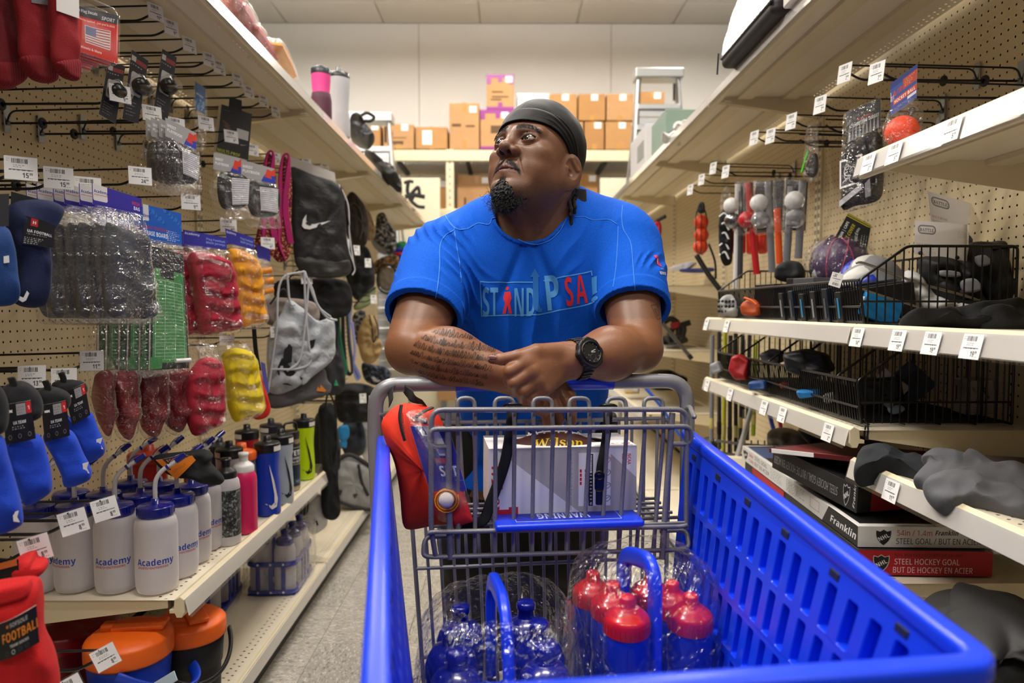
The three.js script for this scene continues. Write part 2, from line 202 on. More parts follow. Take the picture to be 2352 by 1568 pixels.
function shelfParts(unit,side,front,back,y,d0,d1,tags=[]){
const dep=Math.abs(back-front),L=d1-d0,zc=-(d0+d1)/2,sx=side;
const X=(u)=>back-sx*u,brk=[];
const prof=[[dep,0],[dep+.012,.006],[dep+.02,0],[dep+.02,-.03],[dep+.014,-.04],[dep+.004,-.04],[dep,-.03],[dep-.012,-.03],[dep-.012,-.024],[dep-.002,-.022]];
const lip=extr(prof.map(([u,v])=>[u,v]),L-.006,.0012);lip.translate(0,0,-(L-.006)/2);
const flip=(g)=>{g.applyMatrix4(new THREE.Matrix4().set(-sx,0,0,back,0,1,0,y,0,0,1,zc,0,0,0,1));if(sx>0){const ix=g.index;if(ix)for(let i=0;i<ix.count;i+=3){const a=ix.getX(i);ix.setX(i,ix.getX(i+2));ix.setX(i+2,a);}else for(const k of Object.keys(g.attributes)){const at_=g.attributes[k],n=at_.itemSize;for(let i=0;i<at_.count;i+=3)for(let c=0;c<n;c++){const a=at_.array[i*n+c];at_.array[i*n+c]=at_.array[(i+2)*n+c];at_.array[(i+2)*n+c]=a;}}}return g;};
for(const u of[dep*.3,dep*.72])brk.push(box(.06,.012,L-.02,u,-.0075,0));
for(const e of[-1,1]){const b=extr([[0,-.002],[dep-.02,-.002],[dep-.02,-.022],[.03,-.075],[0,-.075]],.003);b.translate(0,0,e*(L/2-.012)-.0015);brk.push(b);}
const sh=part(unit,'shelf',flip(merge([lip,...brk])),M.almond);
part(sh,'shelf_deck',surf(1,1,(u,v)=>V(X(u*dep),y-.001,zc+(v-.5)*(L-.008)),[0,0,1,L/(8*.0254)],sx>0),M.almondDeck);
const ang=sx>0?1:-1;
part(sh,'price_channel',flip(merge([extr([[dep+.0215,.001],[dep+.031,-.037],[dep+.0295,-.038],[dep+.0205,.0]],L-.012).translate(0,0,-(L-.012)/2)])),M.stripPaper);
part(sh,'channel_cover',flip(extr([[dep+.0235,.002],[dep+.0345,-.043],[dep+.0341,-.0432],[dep+.0231,.0018]],L-.012).translate(0,0,-(L-.012)/2)),M.stripClear);
tags.forEach(([d,price],i)=>{const w=.05,f=(u,v)=>{const yy=.0-.042*(1-v),uu=dep+.0245+(.0465-.042*v-.0045)*.24;return V(X(uu+.0022),y+yy,-d+(sx>0?-1:1)*(u-.5)*-w);};part(sh,'price_tag',sheet(1,1,(u,v)=>f(sx>0?u:u,v),priceTag(price,i),.0006,PA.plain),PA.mat);});
return sh;
}
function gondola(side,d0,d1,shelves,o={}){
const back=side<0?XL:XR,front=side<0?FL:FR,L=d1-d0,zc=-(d0+d1)/2;
const unit=thing('shelving_unit',o.label,'shelving','store shelving units along the aisle');
const ph=2.02,n=L/.0254;
part(unit,'pegboard',surf(1,1,(u,v)=>V(back,.16+v*ph,zc+(side<0?.5-u:u-.5)*(L-.024)),[0,0,n,ph/.0254]),M.almondPeg);
part(unit,'backing_board',box(.012,ph+.1,L-.008,back+side*.016,.13+ph/2,zc),M.shadowGap);
for(const d of[d0+.014,d1-.014]){const up=part(unit,'upright',rbox(.02,ph+.05,.022,.002,back+side*.001,.13+ph/2,-d),M.almond);part(up,'slots',(()=>{const l=[];for(let k=0;k<62;k++)for(const e of[-1,1])l.push(box(.001,.016,.003,back-side*.0093,.22+k*.032,-d+e*.0045));return l;})(),M.shadowGap).userData.kind='stuff';}
const dep=Math.abs(back-front);
const deckY=.135,fx=side<0?-.753:.775,bd=Math.abs(back-fx);
const base=part(unit,'base',merge([box(Math.abs(back-fx)-.03,.09,L-.004,back-side*(Math.abs(back-fx)-.03)/2,.045,zc)]),M.kick);
part(base,'base_front',rbox(.012,.055,L-.006,.004,fx-side*.004,deckY-.027,zc),M.almond);
part(base,'base_deck',surf(1,1,(u,v)=>V(lerp(back,fx,u),deckY,zc+(v-.5)*(L-.005)),[0,0,1,L/(8*.0254)],side>0),M.almondDeck);
part(base,'base_end',[box(bd,.06,.004,(back+fx)/2,deckY-.03,-d0-.004),box(bd,.06,.004,(back+fx)/2,deckY-.03,-d1+.004),box(bd,.01,L-.01,(back+fx)/2,deckY-.05,zc)],M.almond);
part(base,'base_strip',[rbox(.003,.046,L-.006,.001,fx-side*.0115,deckY-.027,zc)],M.stripPaper);
for(const s of shelves)shelfParts(unit,side,s.front??front,back-side*.01,s.y,s.d0??d0,s.d1??d1,s.tags);
return seat(unit,V(back,0,zc));
}
const SL=[.32,1.56,2.8,4.04,5.28,6.6],SR=[.38,1.57,2.75,3.93,5.12,6.4];
const ordinal=['nearest','second','third','fourth','last'];
for(let i=0;i<5;i++){
const l=[{y:1.955}];if(i===1)l.push({y:.506});
gondola(-1,SL[i],SL[i+1],l,{label:`almond pegboard shelving unit on the left of the aisle, ${ordinal[i]} from the camera`});
const r=[{y:1.99}];
if(i===0)r.push({y:1.5,tags:[[.62,'5.99'],[.82,'5.99'],[1.03,'5.99'],[1.22,'5.99'],[1.4,'5.99'],[1.5,'3.99']]},{y:1.128,tags:[[.75,'19.99'],[1.15,'19.99'],[1.26,'19.99'],[1.37,'19.99'],[1.53,'14.99']]},{y:.825,tags:[[1.38,'11.99']]});
if(i===1)r.push({y:1.128,tags:[[2.45,'9.99'],[2.7,'9.99']]},{y:.893,tags:[[2.68,'5.99'],[2.4,'4.99'],[2.08,'7.99'],[1.94,'4.99'],[1.66,'3.99']]},{y:.585,d0:1.45});
if(i===3)r.push({y:1.3},{y:.93},{y:.57});
if(i===4)r.push({y:1.3},{y:.93},{y:.57});
gondola(1,SR[i],SR[i+1],r,{label:`almond pegboard shelving unit on the right of the aisle, ${ordinal[i]} from the camera`});
}
// ---------- the man leaning on the cart ----------
const person=thing('person','large man in blue printed t-shirt and black head wrap leaning on the cart handle','person');
const W3=(px,py,d)=>{const p=at(px,py,d);return[p.x,p.y,p.z];};
const HS=.0106,headQ=new THREE.Quaternion().setFromEuler(new THREE.Euler(rad(-19),rad(-37),rad(-1),'YXZ'));
const headC=at(1180,321,1.435).sub(V(0,1.7,8.2).multiplyScalar(HS).applyQuaternion(headQ));
const headM=new THREE.Matrix4().compose(headC,headQ,V(HS,HS,HS)),headI=headM.clone().invert().elements;
const toHead=(x,y,z)=>[headI[0]*x+headI[4]*y+headI[8]*z+headI[12],headI[1]*x+headI[5]*y+headI[9]*z+headI[13],headI[2]*x+headI[6]*y+headI[10]*z+headI[14]];
const fromHead=(x,y,z)=>V(x,y,z).applyMatrix4(headM);
function skull(x,y,z){
const ax=Math.abs(x);
let d=dEll(x,y,z,[0,4.4,-1.2],[7.5,9.0,9.5]);
d=smin(d,dEll(x,y,z,[0,1.0,2.2],[6.7,7.2,6.6]),3);
d=smin(d,dEll(ax,y,z,[4.1,-3.2,3.6],[3.0,4.1,3.9]),2.2);
d=smin(d,dCone(ax,y,z,[6.0,-3.6,-.3],[2.0,-7.9,6.0],1.7,2.0),2.2);
d=smin(d,dEll(x,y,z,[0,-7.6,6.4],[2.6,2.2,2.4]),1.8);
d=smin(d,dEll(x,y,z,[0,-4.6,6.4],[3.3,2.8,2.7]),1.6);
d=smin(d,dEll(x,y,z,[0,-8.0,2.6],[4.6,3.0,4.6]),2.5);
return d;
}
function headField(x,y,z){
const ax=Math.abs(x);
let d=skull(x,y,z);
d=smin(d,dCone(ax,y,z,[1.0,3.1,8.35],[4.6,3.4,6.7],.95,.85),1.3);
d=smin(d,dEll(ax,y,z,[4.7,-.4,5.6],[1.9,1.5,1.8]),1.6);
d=smax(d,-dEll(ax,y,z,[3.25,1.5,9.6],[1.75,1.0,1.9]),1.3);
d=smin(d,dCone(x,y,z,[0,2.6,8.2],[0,-.4,9.9],.74,1.02),1.1);
d=smin(d,dEll(x,y,z,[0,-.85,10.1],[1.3,1.05,1.15]),.7);
d=smin(d,dEll(ax,y,z,[1.62,-1.3,9.0],[.92,.92,1.2]),.6);
d=smin(d,dEll(x,y,z,[0,-1.55,9.1],[.5,.5,.9]),.5);
d=smax(d,-dEll(ax,y,z,[.84,-1.6,9.5],[.50,.6,.62]),.16);d=smax(d,-dCone(ax,y,z,[.86,-1.7,9.4],[.7,-.1,8.9],.42,.3),.1);
const eyeC=[3.25,2.15,7.35];
d=smin(d,dEll(ax,y,z,[3.3,1.6,7.2],[1.85,1.42,1.56]),.4);
{const ex=ax-3.38,ey=y-1.62-.03*ex,w=1.62,up=.60*(1-(ex/w)**2),lo=-.46*(1-((ex)/w)**2),open=Math.max(ey-up,lo-ey,Math.abs(ex)-w);d=smax(d,-Math.max(open,6.4-z),.12);}
d+=.10*Math.exp(-((ax-3.3)**2)/1.6)*Math.exp(-((y-(2.72-.03*(ax-3.3)**2))**2)/.02)*(z>5?1:0);
d+=.07*Math.exp(-((ax-3.5)**2)/2)*Math.exp(-((y-(.05+.09*(ax-3.2)**2))**2)/.03)*(z>5?1:0);
const my=y+4.75,cv=-.05*ax*ax;
d=smin(d,dCone(ax,y,z,[.35,-4.15,8.75],[2.3,-4.8,7.5],.5,.25),.5);
d=smin(d,dCone(ax,y,z,[0,-5.4,8.5],[1.9,-5.0,7.65],.64,.32),.5);
d=smin(d,dCone(ax,y,z,[0,-3.3,8.6],[1.8,-3.7,8.0],.45,.35),.8);
d+=(z>5&&ax<3.2)?.30*Math.exp(-((my+.05+.035*ax*ax)**2)/.018)*smoothstep(3.1-ax,0,.8):0;
d+=.10*Math.exp(-(x*x)/.06)*Math.exp(-((y+3.6)**2)/.25)*(z>6?1:0);
d+=.18*Math.exp(-((y+6.75)**2)/.25)*Math.exp(-(x*x)/4)*(z>5?1:0);
{const t=clamp((-2.0-y)/3.4,0,1),cx=2.15+1.25*t;d+=(z>5&&y<-1.6&&y>-5.8)?.16*Math.exp(-((ax-cx)**2)/.06)*Math.sin(PI*clamp((-1.6-y)/4.2,0,1)):0;}
{const ex=ax-7.75,ey=y+.95,ez=z+1.0,a=rad(-14),yy=ey*Math.cos(a)-ez*Math.sin(a),zz=ey*Math.sin(a)+ez*Math.cos(a),out=ex-.35+.55*zz;
let e=dEll(out,yy,zz,[0,0,0],[.6,3.35,2.15]);
e=smax(e,-dEll(out,yy,zz,[.72,.35,.15],[.72,2.35,1.45]),.14);
e=smin(e,dCone(out,yy,zz,[.25,2.35,.2],[.3,.2,-1.0],.28,.3),.3);
e=smin(e,dCone(out,yy,zz,[.2,.35,1.15],[.2,-.75,1.05],.42,.36),.3);
e=smax(e,-dEll(out,yy,zz,[.25,-.5,.35],[.62,.8,.7]),.15);
e=smin(e,dEll(out,yy,zz,[.05,-2.35,.55],[.5,.85,.85]),.4);
d=smin(d,e,.4);}
return d;
}
const neckA=fromHead(0,-4.5,-2.6),neckB=at(1236,560,1.545);
const J={
shL:W3(1016,603,1.52),shR:W3(1434,575,1.54),elL:W3(946,800,1.345),elR:W3(1466,800,1.37),wrL:W3(1172,862,1.285),wrR:W3(1318,826,1.262),foL:W3(1030,820,1.305),foR:W3(1400,812,1.305),
};
const a3=(v)=>[v.x,v.y,v.z];
function torsoField(x,y,z){
let d=dEll(x,y,z,W3(1226,660,1.585),[.205,.215,.135]);
d=smin(d,dCone(x,y,z,W3(1052,578,1.565),W3(1412,556,1.575),.076,.076),.07);
d=smin(d,dEll(x,y,z,W3(1222,880,1.66),[.175,.2,.155]),.09);
d=smin(d,dEll(x,y,z,W3(1212,1090,1.78),[.185,.17,.15]),.08);
d=smin(d,dCone(x,y,z,W3(1118,538,1.575),W3(1240,498,1.60),.052,.058),.05);
d=smin(d,dCone(x,y,z,W3(1372,519,1.585),W3(1262,482,1.60),.052,.058),.05);
return d;
}
function armField(x,y,z){
let d=dCone(x,y,z,J.shL,J.elL,.072,.052);
d=smin(d,dCone(x,y,z,J.shR,J.elR,.070,.049),.02);
d=smin(d,smin(dCone(x,y,z,J.elL,J.foL,.045,.051),dCone(x,y,z,J.foL,J.wrL,.051,.034),.03),.010);
d=smin(d,smin(dCone(x,y,z,J.elR,J.foR,.043,.046),dCone(x,y,z,J.foR,J.wrR,.046,.031),.03),.010);
return d;
}
const fingersOver=[
[[1292,806,1.25,17],[1232,808,1.225,14.5],[1190,818,1.215,11.5],[1152,825,1.216,10.5],[1131,825,1.219,8]],
[[1212,831,1.215,14],[1172,852,1.205,12.2],[1170,873,1.227,11],[1186,882,1.25,9.5]],
[[1224,852,1.212,14],[1182,878,1.204,12.2],[1182,898,1.228,11],[1200,904,1.25,9.5]],
[[1236,874,1.214,13],[1202,898,1.208,11.6],[1203,916,1.232,10.5],[1220,918,1.254,9]],
[[1250,893,1.22,12],[1226,913,1.216,10],[1230,928,1.236,9],[1246,928,1.252,8]],
];
const fingersUnder=[
[[1196,890,1.262,13],[1215,930,1.25,10.5],[1240,944,1.245,9.5]],
[[1240,912,1.262,12],[1254,946,1.245,10.5],[1259,972,1.258,9.4],[1263,990,1.272,8.2]],
[[1262,905,1.268,12],[1280,940,1.256,10.3],[1284,962,1.272,9.2],[1283,976,1.285,8.2]],
[[1278,892,1.272,12],[1303,922,1.258,10.3],[1313,948,1.266,9.3],[1314,968,1.278,8.4]],
[[1284,884,1.282,11],[1311,906,1.274,9.3],[1313,936,1.284,8.6],[1308,960,1.29,7.8]],
];
const chain=(c)=>c.map(([px,py,d,r])=>[...W3(px,py,d),r/1000]),chO=fingersOver.map(chain),chU=fingersUnder.map(chain);
function palm(x,y,z,q,r,k){let d=1;for(const[a,b]of q)d=smin(d,dCone(x,y,z,a,b,r,r),k);return d;}
const palmO=[[W3(1306,816,1.258),chO[1][0]],[W3(1304,826,1.257),chO[2][0]],[W3(1303,838,1.258),chO[3][0]],[W3(1300,850,1.26),chO[4][0]]];
const palmU=[[W3(1180,868,1.28),chU[1][0]],[W3(1186,874,1.282),chU[2][0]],[W3(1192,864,1.285),chU[3][0]],[W3(1200,858,1.288),chU[4][0]]];
function handField(x,y,z){
const one=(chs,pm,pr,w)=>{let d=palm(x,y,z,pm,pr,.012);d=smin(d,dBall(x,y,z,w,.031),.02);for(const c of chs){let f=1;for(let i=0;i+1<c.length;i++)f=smin(f,dCone(x,y,z,c[i],c[i+1],c[i][3],c[i+1][3]),.003);d=smin(d,f,c===chs[0]?.009:.005);}return d;};
return Math.min(one(chO,palmO,.0150,J.wrR),one(chU,palmU,.015,J.wrL));
}
const inHandBox=(x,y,z)=>x>-.05&&x<.16&&y>.93&&y<1.13&&z>-1.36;
function bodyField(x,y,z){
let d=1;
if(y>1.2){const h=toHead(x,y,z),r2=h[0]*h[0]+h[1]*h[1]+h[2]*h[2];d=(r2<400?headField(h[0],h[1],h[2]):Math.sqrt(r2)-16)*HS;d=smin(d,dCone(x,y,z,a3(neckA),a3(neckB),.073,.082),.035);d=smin(d,dCone(x,y,z,a3(fromHead(0,-2,-6)),W3(1262,520,1.60),.06,.085),.04);}
let t=torsoField(x,y,z)+.012;d=smin(d,t,.03);
d=smin(d,armField(x,y,z),.03);
if(inHandBox(x,y,z))d=smin(d,handField(x,y,z),.012);
return d;
}
// ---- skin colours ----
const browY=(t)=>3.55+.65*Math.sin(clamp(t,0,1)*2.2)-1.3*t*t;
const SKIN=[.165,.073,.038],mixC=(a,b,t)=>[lerp(a[0],b[0],t),lerp(a[1],b[1],t),lerp(a[2],b[2],t)];
function skinColour(x,y,z,n){
let c=SKIN;const m=.10*nz(x*60,y*60,z*60)+.06*nz(x*170,y*170,z*170);c=[c[0]*(1+m),c[1]*(1+m),c[2]*(1+m)];
if(y>1.3&&z>-1.62){
const[hx,hy,hz]=toHead(x,y,z),ax=Math.abs(hx);
if(hz>-3&&hy<6){
const speck=.5+.9*nz(hx*9,hy*9,hz*9)+.5*nz(hx*21,hy*21,hz*21);
const lip=smoothstep(.95-Math.abs(hy+4.85+.04*ax*ax),0,.35)*smoothstep(2.7-ax,0,.5)*(hz>6.5?1:0);c=mixC(c,[.115,.042,.036],lip*.85);
const bx=(ax-.9)/4.9,by=browY(bx),bw=.78*(1-.5*clamp(bx,0,1)),br=bx>-.02&&bx<1&&hz>4?smoothstep(bw-Math.abs(hy-by)+.22*nz(hx*4,hy*4,3),0,.28)*smoothstep(bx,0,.07)*smoothstep(1-bx,0,.2):0;c=mixC(c,[.012,.009,.008],br*clamp(.62+speck*.45,0,1));
const ms=hz>5.5&&hy<-3.0&&hy>-6.5?smoothstep(.62-Math.abs(hy-(-3.2-.22*ax*ax)),0,.3)*smoothstep(ax,.05,.35)*smoothstep(3.25-ax,0,.5):0;c=mixC(c,[.013,.010,.009],ms*clamp(.75+speck*.4,0,1));
const jaw=hz>-2?smoothstep(-hy,5.6-.42*(7.5-hz)*.55,8.2)*.55*smoothstep(ax,1.0,3):0,patch=hz>5&&ax<.75&&hy<-6.2?.9*smoothstep(-hy,6.2,6.7):0,side=hz>-1&&hz<2.2&&hy<0&&ax>5?.25*smoothstep(-hy,0,3):0;c=mixC(c,[.022,.014,.011],clamp(Math.max(jaw,patch,side)*clamp(.55+speck*.6,0,1),0,1));
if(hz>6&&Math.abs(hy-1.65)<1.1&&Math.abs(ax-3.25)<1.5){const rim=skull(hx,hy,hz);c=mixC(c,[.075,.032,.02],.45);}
}
}
if(y<1.15&&z>-1.4)c=mixC(c,[.27,.108,.046],.6);
return c;
}
const skinM=new THREE.MeshPhysicalMaterial({color:0xffffff,vertexColors:true,roughness:.42,specularIntensity:.75,bumpMap:rep(T.grain,14),bumpScale:.0003,clearcoat:.05,clearcoatRoughness:.35});
{
const hLo=V(headC.x-.125,headC.y-.135,headC.z-.13),hHi=V(headC.x+.135,headC.y+.165,headC.z+.13);
const keep=(lo,hi)=>(x,y,z)=>{const b=Math.max(lo.x-x,x-hi.x,lo.y-y,y-hi.y,lo.z-z,z-hi.z);return Math.max(bodyField(x,y,z),b);};
const gHead=nets(bodyField,hLo,hHi,.0021,skinColour);
const gHand=nets(bodyField,V(-.06,.93,-1.36),V(.165,1.13,-1.17),.0022,skinColour);
const notFine=(x,y,z)=>Math.max(bodyField(x,y,z),-Math.max(hLo.x+.011-x,x-hHi.x+.011,hLo.y+.011-y,y-hHi.y+.011,hLo.z+.011-z,z-hHi.z+.011),-Math.max(-.049-x,x-.154,.941-y,y-1.119,-1.349-z,z+1.18));
const gBody=nets(notFine,V(-.36,.7,-1.95),V(.42,1.56,-1.2),.006,skinColour);
part(person,'body',[gHead,gHand,gBody],skinM);
}
{
const white=std(0x8f857c,.12,{clearcoat:1,clearcoatRoughness:.05}),iris=std(0x1c0d07,.15,{clearcoat:1,clearcoatRoughness:.03}),pupil=std(0x020202,.1,{clearcoat:1,clearcoatRoughness:.03});
for(const s of[-1,1]){
const e=part(person,'eye',new THREE.SphereGeometry(1.4,32,24),white),look=V(-.06+s*.02,.10,1).normalize();
const q=new THREE.Quaternion().setFromUnitVectors(V(0,0,1),look);
part(e,'iris',new THREE.SphereGeometry(1.42,28,20,0,PI*2,0,.47).rotateX(PI/2).applyQuaternion(q),iris);
part(e,'pupil',new THREE.SphereGeometry(1.43,20,12,0,PI*2,0,.19).rotateX(PI/2).applyQuaternion(q),pupil);
e.applyMatrix4(new THREE.Matrix4().multiplyMatrices(headM,new THREE.Matrix4().makeTranslation(s*3.3,1.6,7.2)));
}
}
{
const bandLow=(x,z)=>5.15+.02*x*x*0-(z<8?(8-z)*(8-z)*.052:0)+(z<-2?(-2-z)*.35:0);
const cap=(x,y,z)=>{
let d=skull(x,y,z)-.42;
d=smin(d,dEll(x,y,z,[0,5.9,-1.6],[7.7,8.7,10.0]),1.2);
const lo=bandLow(x,z),t=y-lo;
d-=.16*smoothstep(t,-.2,.25)*smoothstep(3.3+.08*(8-z)-t,0,.35);
d-=(t<3.6&&t>-.3)?.13*Math.sin(t*5.2+.35*(8-z)+1.2*nz(x*.3,y*.3,z*.3))*smoothstep(9-z,0,5):0;
d-=.06*Math.exp(-(x*x)/.02)*(t>3?1:0)+.10*nz(x*.35,y*.5,z*.3);
return Math.max(d,lo-y,-(skull(x,y,z)-.12),-7.5-y);
};
const f=(x,y,z)=>{const h=toHead(x,y,z),r=Math.hypot(...h);return r>19?(r-16)*HS:cap(...h)*HS*.8;};
part(person,'head_wrap',nets(f,V(headC.x-.13,headC.y-.14,headC.z-.14),V(headC.x+.14,headC.y+.17,headC.z+.14),.0022),std(0x050506,.5,{specularIntensity:.45,sheen:.06,sheenRoughness:.35,sheenColor:new THREE.Color(0x777780),bumpMap:rep(T.cloth,60),bumpScale:.0002}));
const tail=[];for(const[dx,l]of[[-1,0],[1.2,.6]])tail.push(sweep(smooth([fromHead(5+dx,-1,-8.5),fromHead(6+dx,-5,-8.2),fromHead(6.4+dx,-9-l,-7)],14),.011,.003,8,false,V(0,0,1)));
part(person,'wrap_tail',tail,M.blackCloth);
}
{
const r=rng(21),hairM=std(0x0b0908,.7,{sheen:.3,sheenColor:new THREE.Color(0x3a3430),sheenRoughness:.5});
for(const[x,z,l]of[[7.0,-4.2,6.2],[6.6,-5.6,7.6],[5.8,-6.6,7.2],[7.2,-5.2,5.2],[4.8,-7.4,8],[3.4,-8,7.5],[1.6,-8.3,7]]){
const p=[];for(let i=0;i<=16;i++){const t=i/16;p.push(fromHead(x+.5*t+.25*Math.sin(t*9+x),-2.6-l*t,z+.6*t-.9*t*t+.25*Math.cos(t*8+z)));}
part(person,'hair_lock',sweep(p,(t)=>.0058*(1+.22*Math.sin(t*34))*(1-.35*t),(t)=>.0058*(1+.22*Math.sin(t*34+1))*(1-.35*t),8),hairM);
}
const core=(x,y,z)=>{const h=toHead(x,y,z);let d=dEll(...h,[0,-8.6,7.0],[2.75,2.3,2.3]);d=smin(d,dEll(...h,[0,-10.2,6.4],[2.4,2.2,2.2]),1.2);d=smin(d,dEll(...h,[2.1,-8.8,5.3],[2.0,1.7,1.8]),1);d=smin(d,dEll(...h,[-2.1,-8.8,5.3],[2.0,1.7,1.8]),1);return(d+.45*nz(h[0]*2.3,h[1]*2.3,h[2]*2.3)+.3*nz(h[0]*5,h[1]*5,h[2]*5))*HS*.8;};
const bc=fromHead(0,-9.2,6.2),beard=part(person,'beard',nets(core,bc.clone().addScalar(-.075),bc.clone().addScalar(.075),.0022),hairM);
const curls=[];for(let i=0;i<620;i++){const a=r()*2*PI,e=r()*1.9-.3,dir=V(Math.cos(a)*Math.sin(e),-Math.cos(e),Math.sin(a)*Math.sin(e)*.8+.25).normalize(),c=V((r()-.5)*3.6,-8.6-r()*1.4,5.6+r()*1.4),p=[],R=2.0+r()*.7,k=.25+r()*.22,ph=r()*6,u=dir.clone().cross(V(.3,.2,1)).normalize(),w=dir.clone().cross(u),L=.8+r()*1.3;for(let j=0;j<=7;j++){const t=j/7,q=c.clone().addScaledVector(dir,R*.75+L*t).addScaledVector(u,k*Math.cos(ph+t*7)).addScaledVector(w,k*Math.sin(ph+t*7));p.push(q.applyMatrix4(headM));}curls.push(sweep(p,.00032,.00032,3));}
part(beard,'curls',curls,hairM).userData.kind='stuff';
const brow=[];for(let i=0;i<420;i++){const s=i&1?1:-1,t=r(),ax=.9+4.6*t,y=browY(t)+(r()-.5)*1.25*(1-.55*t);let z=10;for(let k=0;k<60&&headField(s*ax,y,z)>0;k++)z-=Math.max(.03,headField(s*ax,y,z)*.7);brow.push(sweep([fromHead(s*ax,y,z-.05),fromHead(s*(ax+.18),y+.1,z+.07),fromHead(s*(ax+.42),y+.1-t*.12,z+.02)],.0002,.0002,3));}
part(person,'eyebrow',brow,hairM).userData.kind='stuff';
const lash=[];for(let i=0;i<44;i++){const s=i&1?1:-1,ex=(i/44-.5)*2.7,up=.58*(1-(ex/1.62)**2),zz=7.2+Math.sqrt(Math.max(.4,2.2-ex*ex-up*up));lash.push(sweep([fromHead(s*(3.38+ex),1.62+up,zz),fromHead(s*(3.38+ex*1.08),1.66+up,zz+.25),fromHead(s*(3.38+ex*1.12),1.82+up,zz+.34)],.00022,.00022,3));}
part(person,'eyelashes',lash,hairM).userData.kind='stuff';
}
{
const r=rng(77),l=[];for(let i=0;i<260;i++){const s=i&1?1:-1,ax=.15+r()*2.9,y=-3.2-.22*ax*ax+(r()-.5)*.85;let z=11;for(let k=0;k<60&&headField(s*ax,y,z)>0;k++)z-=Math.max(.03,headField(s*ax,y,z)*.7);l.push(sweep([fromHead(s*ax,y,z-.05),fromHead(s*(ax+.15),y-.15,z+.14),fromHead(s*(ax+.3),y-.4,z+.06)],.0002,.0002,3));}
for(let i=0;i<90;i++){const x=(r()-.5)*1.3,y=-6.3-r()*1.3;let z=11;for(let k=0;k<60&&headField(x,y,z)>0;k++)z-=Math.max(.03,headField(x,y,z)*.7);l.push(sweep([fromHead(x,y,z-.05),fromHead(x,y-.15,z+.16),fromHead(x*1.1,y-.4,z+.12)],.00028,.00028,3));}
part(person,'moustache',l,std(0x0b0908,.7)).userData.kind='stuff';
}
// ---- t-shirt ----
const hems=[];
const sleeve=(x,y,z,k)=>{
const sh=k?J.shR:J.shL,el=k?J.elR:J.elL,h=hems[k];let s=dCone(x,y,z,sh,el,k?.084:.087,k?.073:.076);
const t=(x-h.o[0])*h.n[0]+(y-h.o[1])*h.n[1]+(z-h.o[2])*h.n[2];
if(t<-.1)return s;
s-=.0016*smoothstep(t,-.032,-.026);
s=Math.max(s,t);
return t>-.05?Math.max(s,-dCone(x,y,z,sh,el,k?.072:.075,k?.061:.064)):s;
};
const shirtTop=(x,y,z)=>{
let d=torsoField(x,y,z)-.007;
return smin(smin(d,sleeve(x,y,z,0),.035),sleeve(x,y,z,1),.035);
};
for(const[o,s,e]of[[W3(964,712,1.39),J.shL,J.elL],[W3(1462,694,1.41),J.shR,J.elR]])hems.push({o,n:a3(V(e[0]-s[0],e[1]-s[1],e[2]-s[2]).normalize())});
const neckAxisA=a3(fromHead(0,-9,-1)),neckAxisB=W3(1234,520,1.46),neckBack=W3(1250,440,1.62);
function shirtField(x,y,z){
let d=shirtTop(x,y,z);
if(d>.06||d<-.08)return d;
const side=Math.min(Math.abs(x+.155),Math.abs(x-.235)),k=smoothstep(.16-side,0,.12);
const w=nz(x*9,y*5,z*9)*.022,pull=Math.sin((x*1.0+y*.9+w*3)*95+nz(x*6,y*6,1)*4),pull2=Math.sin((-x*1.0+y*.9+w*3)*95+nz(x*6,y*6,4)*4),cx=x-.045;
const ht=Math.min(...hems.map((h,i)=>(i?x>.15:x<-.09)?-((x-h.o[0])*h.n[0]+(y-h.o[1])*h.n[1]+(z-h.o[2])*h.n[2]):1)),arm=smoothstep(y,1.12,1.18)*smoothstep(1.385-y,0,.08)*smoothstep(ht,.035,.09);
d-=arm*k*.010*(.5-Math.abs(cx<0?pull:pull2))*smoothstep(.5+nz(x*8,y*8,3),.2,.7);
d-=y<1.24?.008*(.5-Math.abs(Math.sin(x*44+nz(x*6,y*3,2)*4)))*smoothstep(1.24-y,0,.12)*smoothstep(.19-Math.abs(cx),0,.08):0;
{const u=Math.abs(cx)-(1.33-y)*.42;d+=y<1.34&&y>1.16?.006*Math.exp(-(u*u)/.00012)*smoothstep(1.34-y,0,.04)*smoothstep(y,1.16,1.22):0;}
d-=.004*nz(x*14,y*11,z*14);
return d;
}
function shirtSolid(x,y,z){
let d=shirtField(x,y,z);
if(d>.05)return d;
const nk=dCone(x,y,z,neckAxisB,neckAxisA,.034,.07),nk2=dCone(x,y,z,neckBack,neckAxisA,.066,.075);
d=smax(d,-Math.min(nk,nk2),.006);
d=smin(d,Math.max(Math.abs(Math.min(nk,nk2))-.004,shirtTop(x,y,z)-.0025,-shirtTop(x,y,z)-.006),.002);
d=Math.max(d,.74+.012*Math.sin(x*14)-y);
return Math.max(d,-(torsoField(x,y,z)+.02));
}
const shirtM=std(0x0a62d6,.85,{map:rep(T.heather,9),specularIntensity:.35,sheen:.12,sheenRoughness:.6,sheenColor:new THREE.Color(0x5f90e6),bumpMap:rep(T.cloth,26),bumpScale:.0002});
const shirtG=nets(shirtSolid,V(-.36,.70,-2.05),V(.42,1.5,-1.22),.0038),shirt=part(person,'shirt',shirtG,shirtM);
const hit=(f,px,py,d0=1.1,d1=2,lift=0)=>{const r=sight(px,py).normalize(),p=r.clone().multiplyScalar(d0).add(camera.position);for(let i=0;i<160;i++){const d=f(p.x,p.y,p.z);if(d<lift+.0003)return p;p.addScaledVector(r,Math.max(.0008,(d-lift)*.6));if(p.length()>9)break;}return null;};
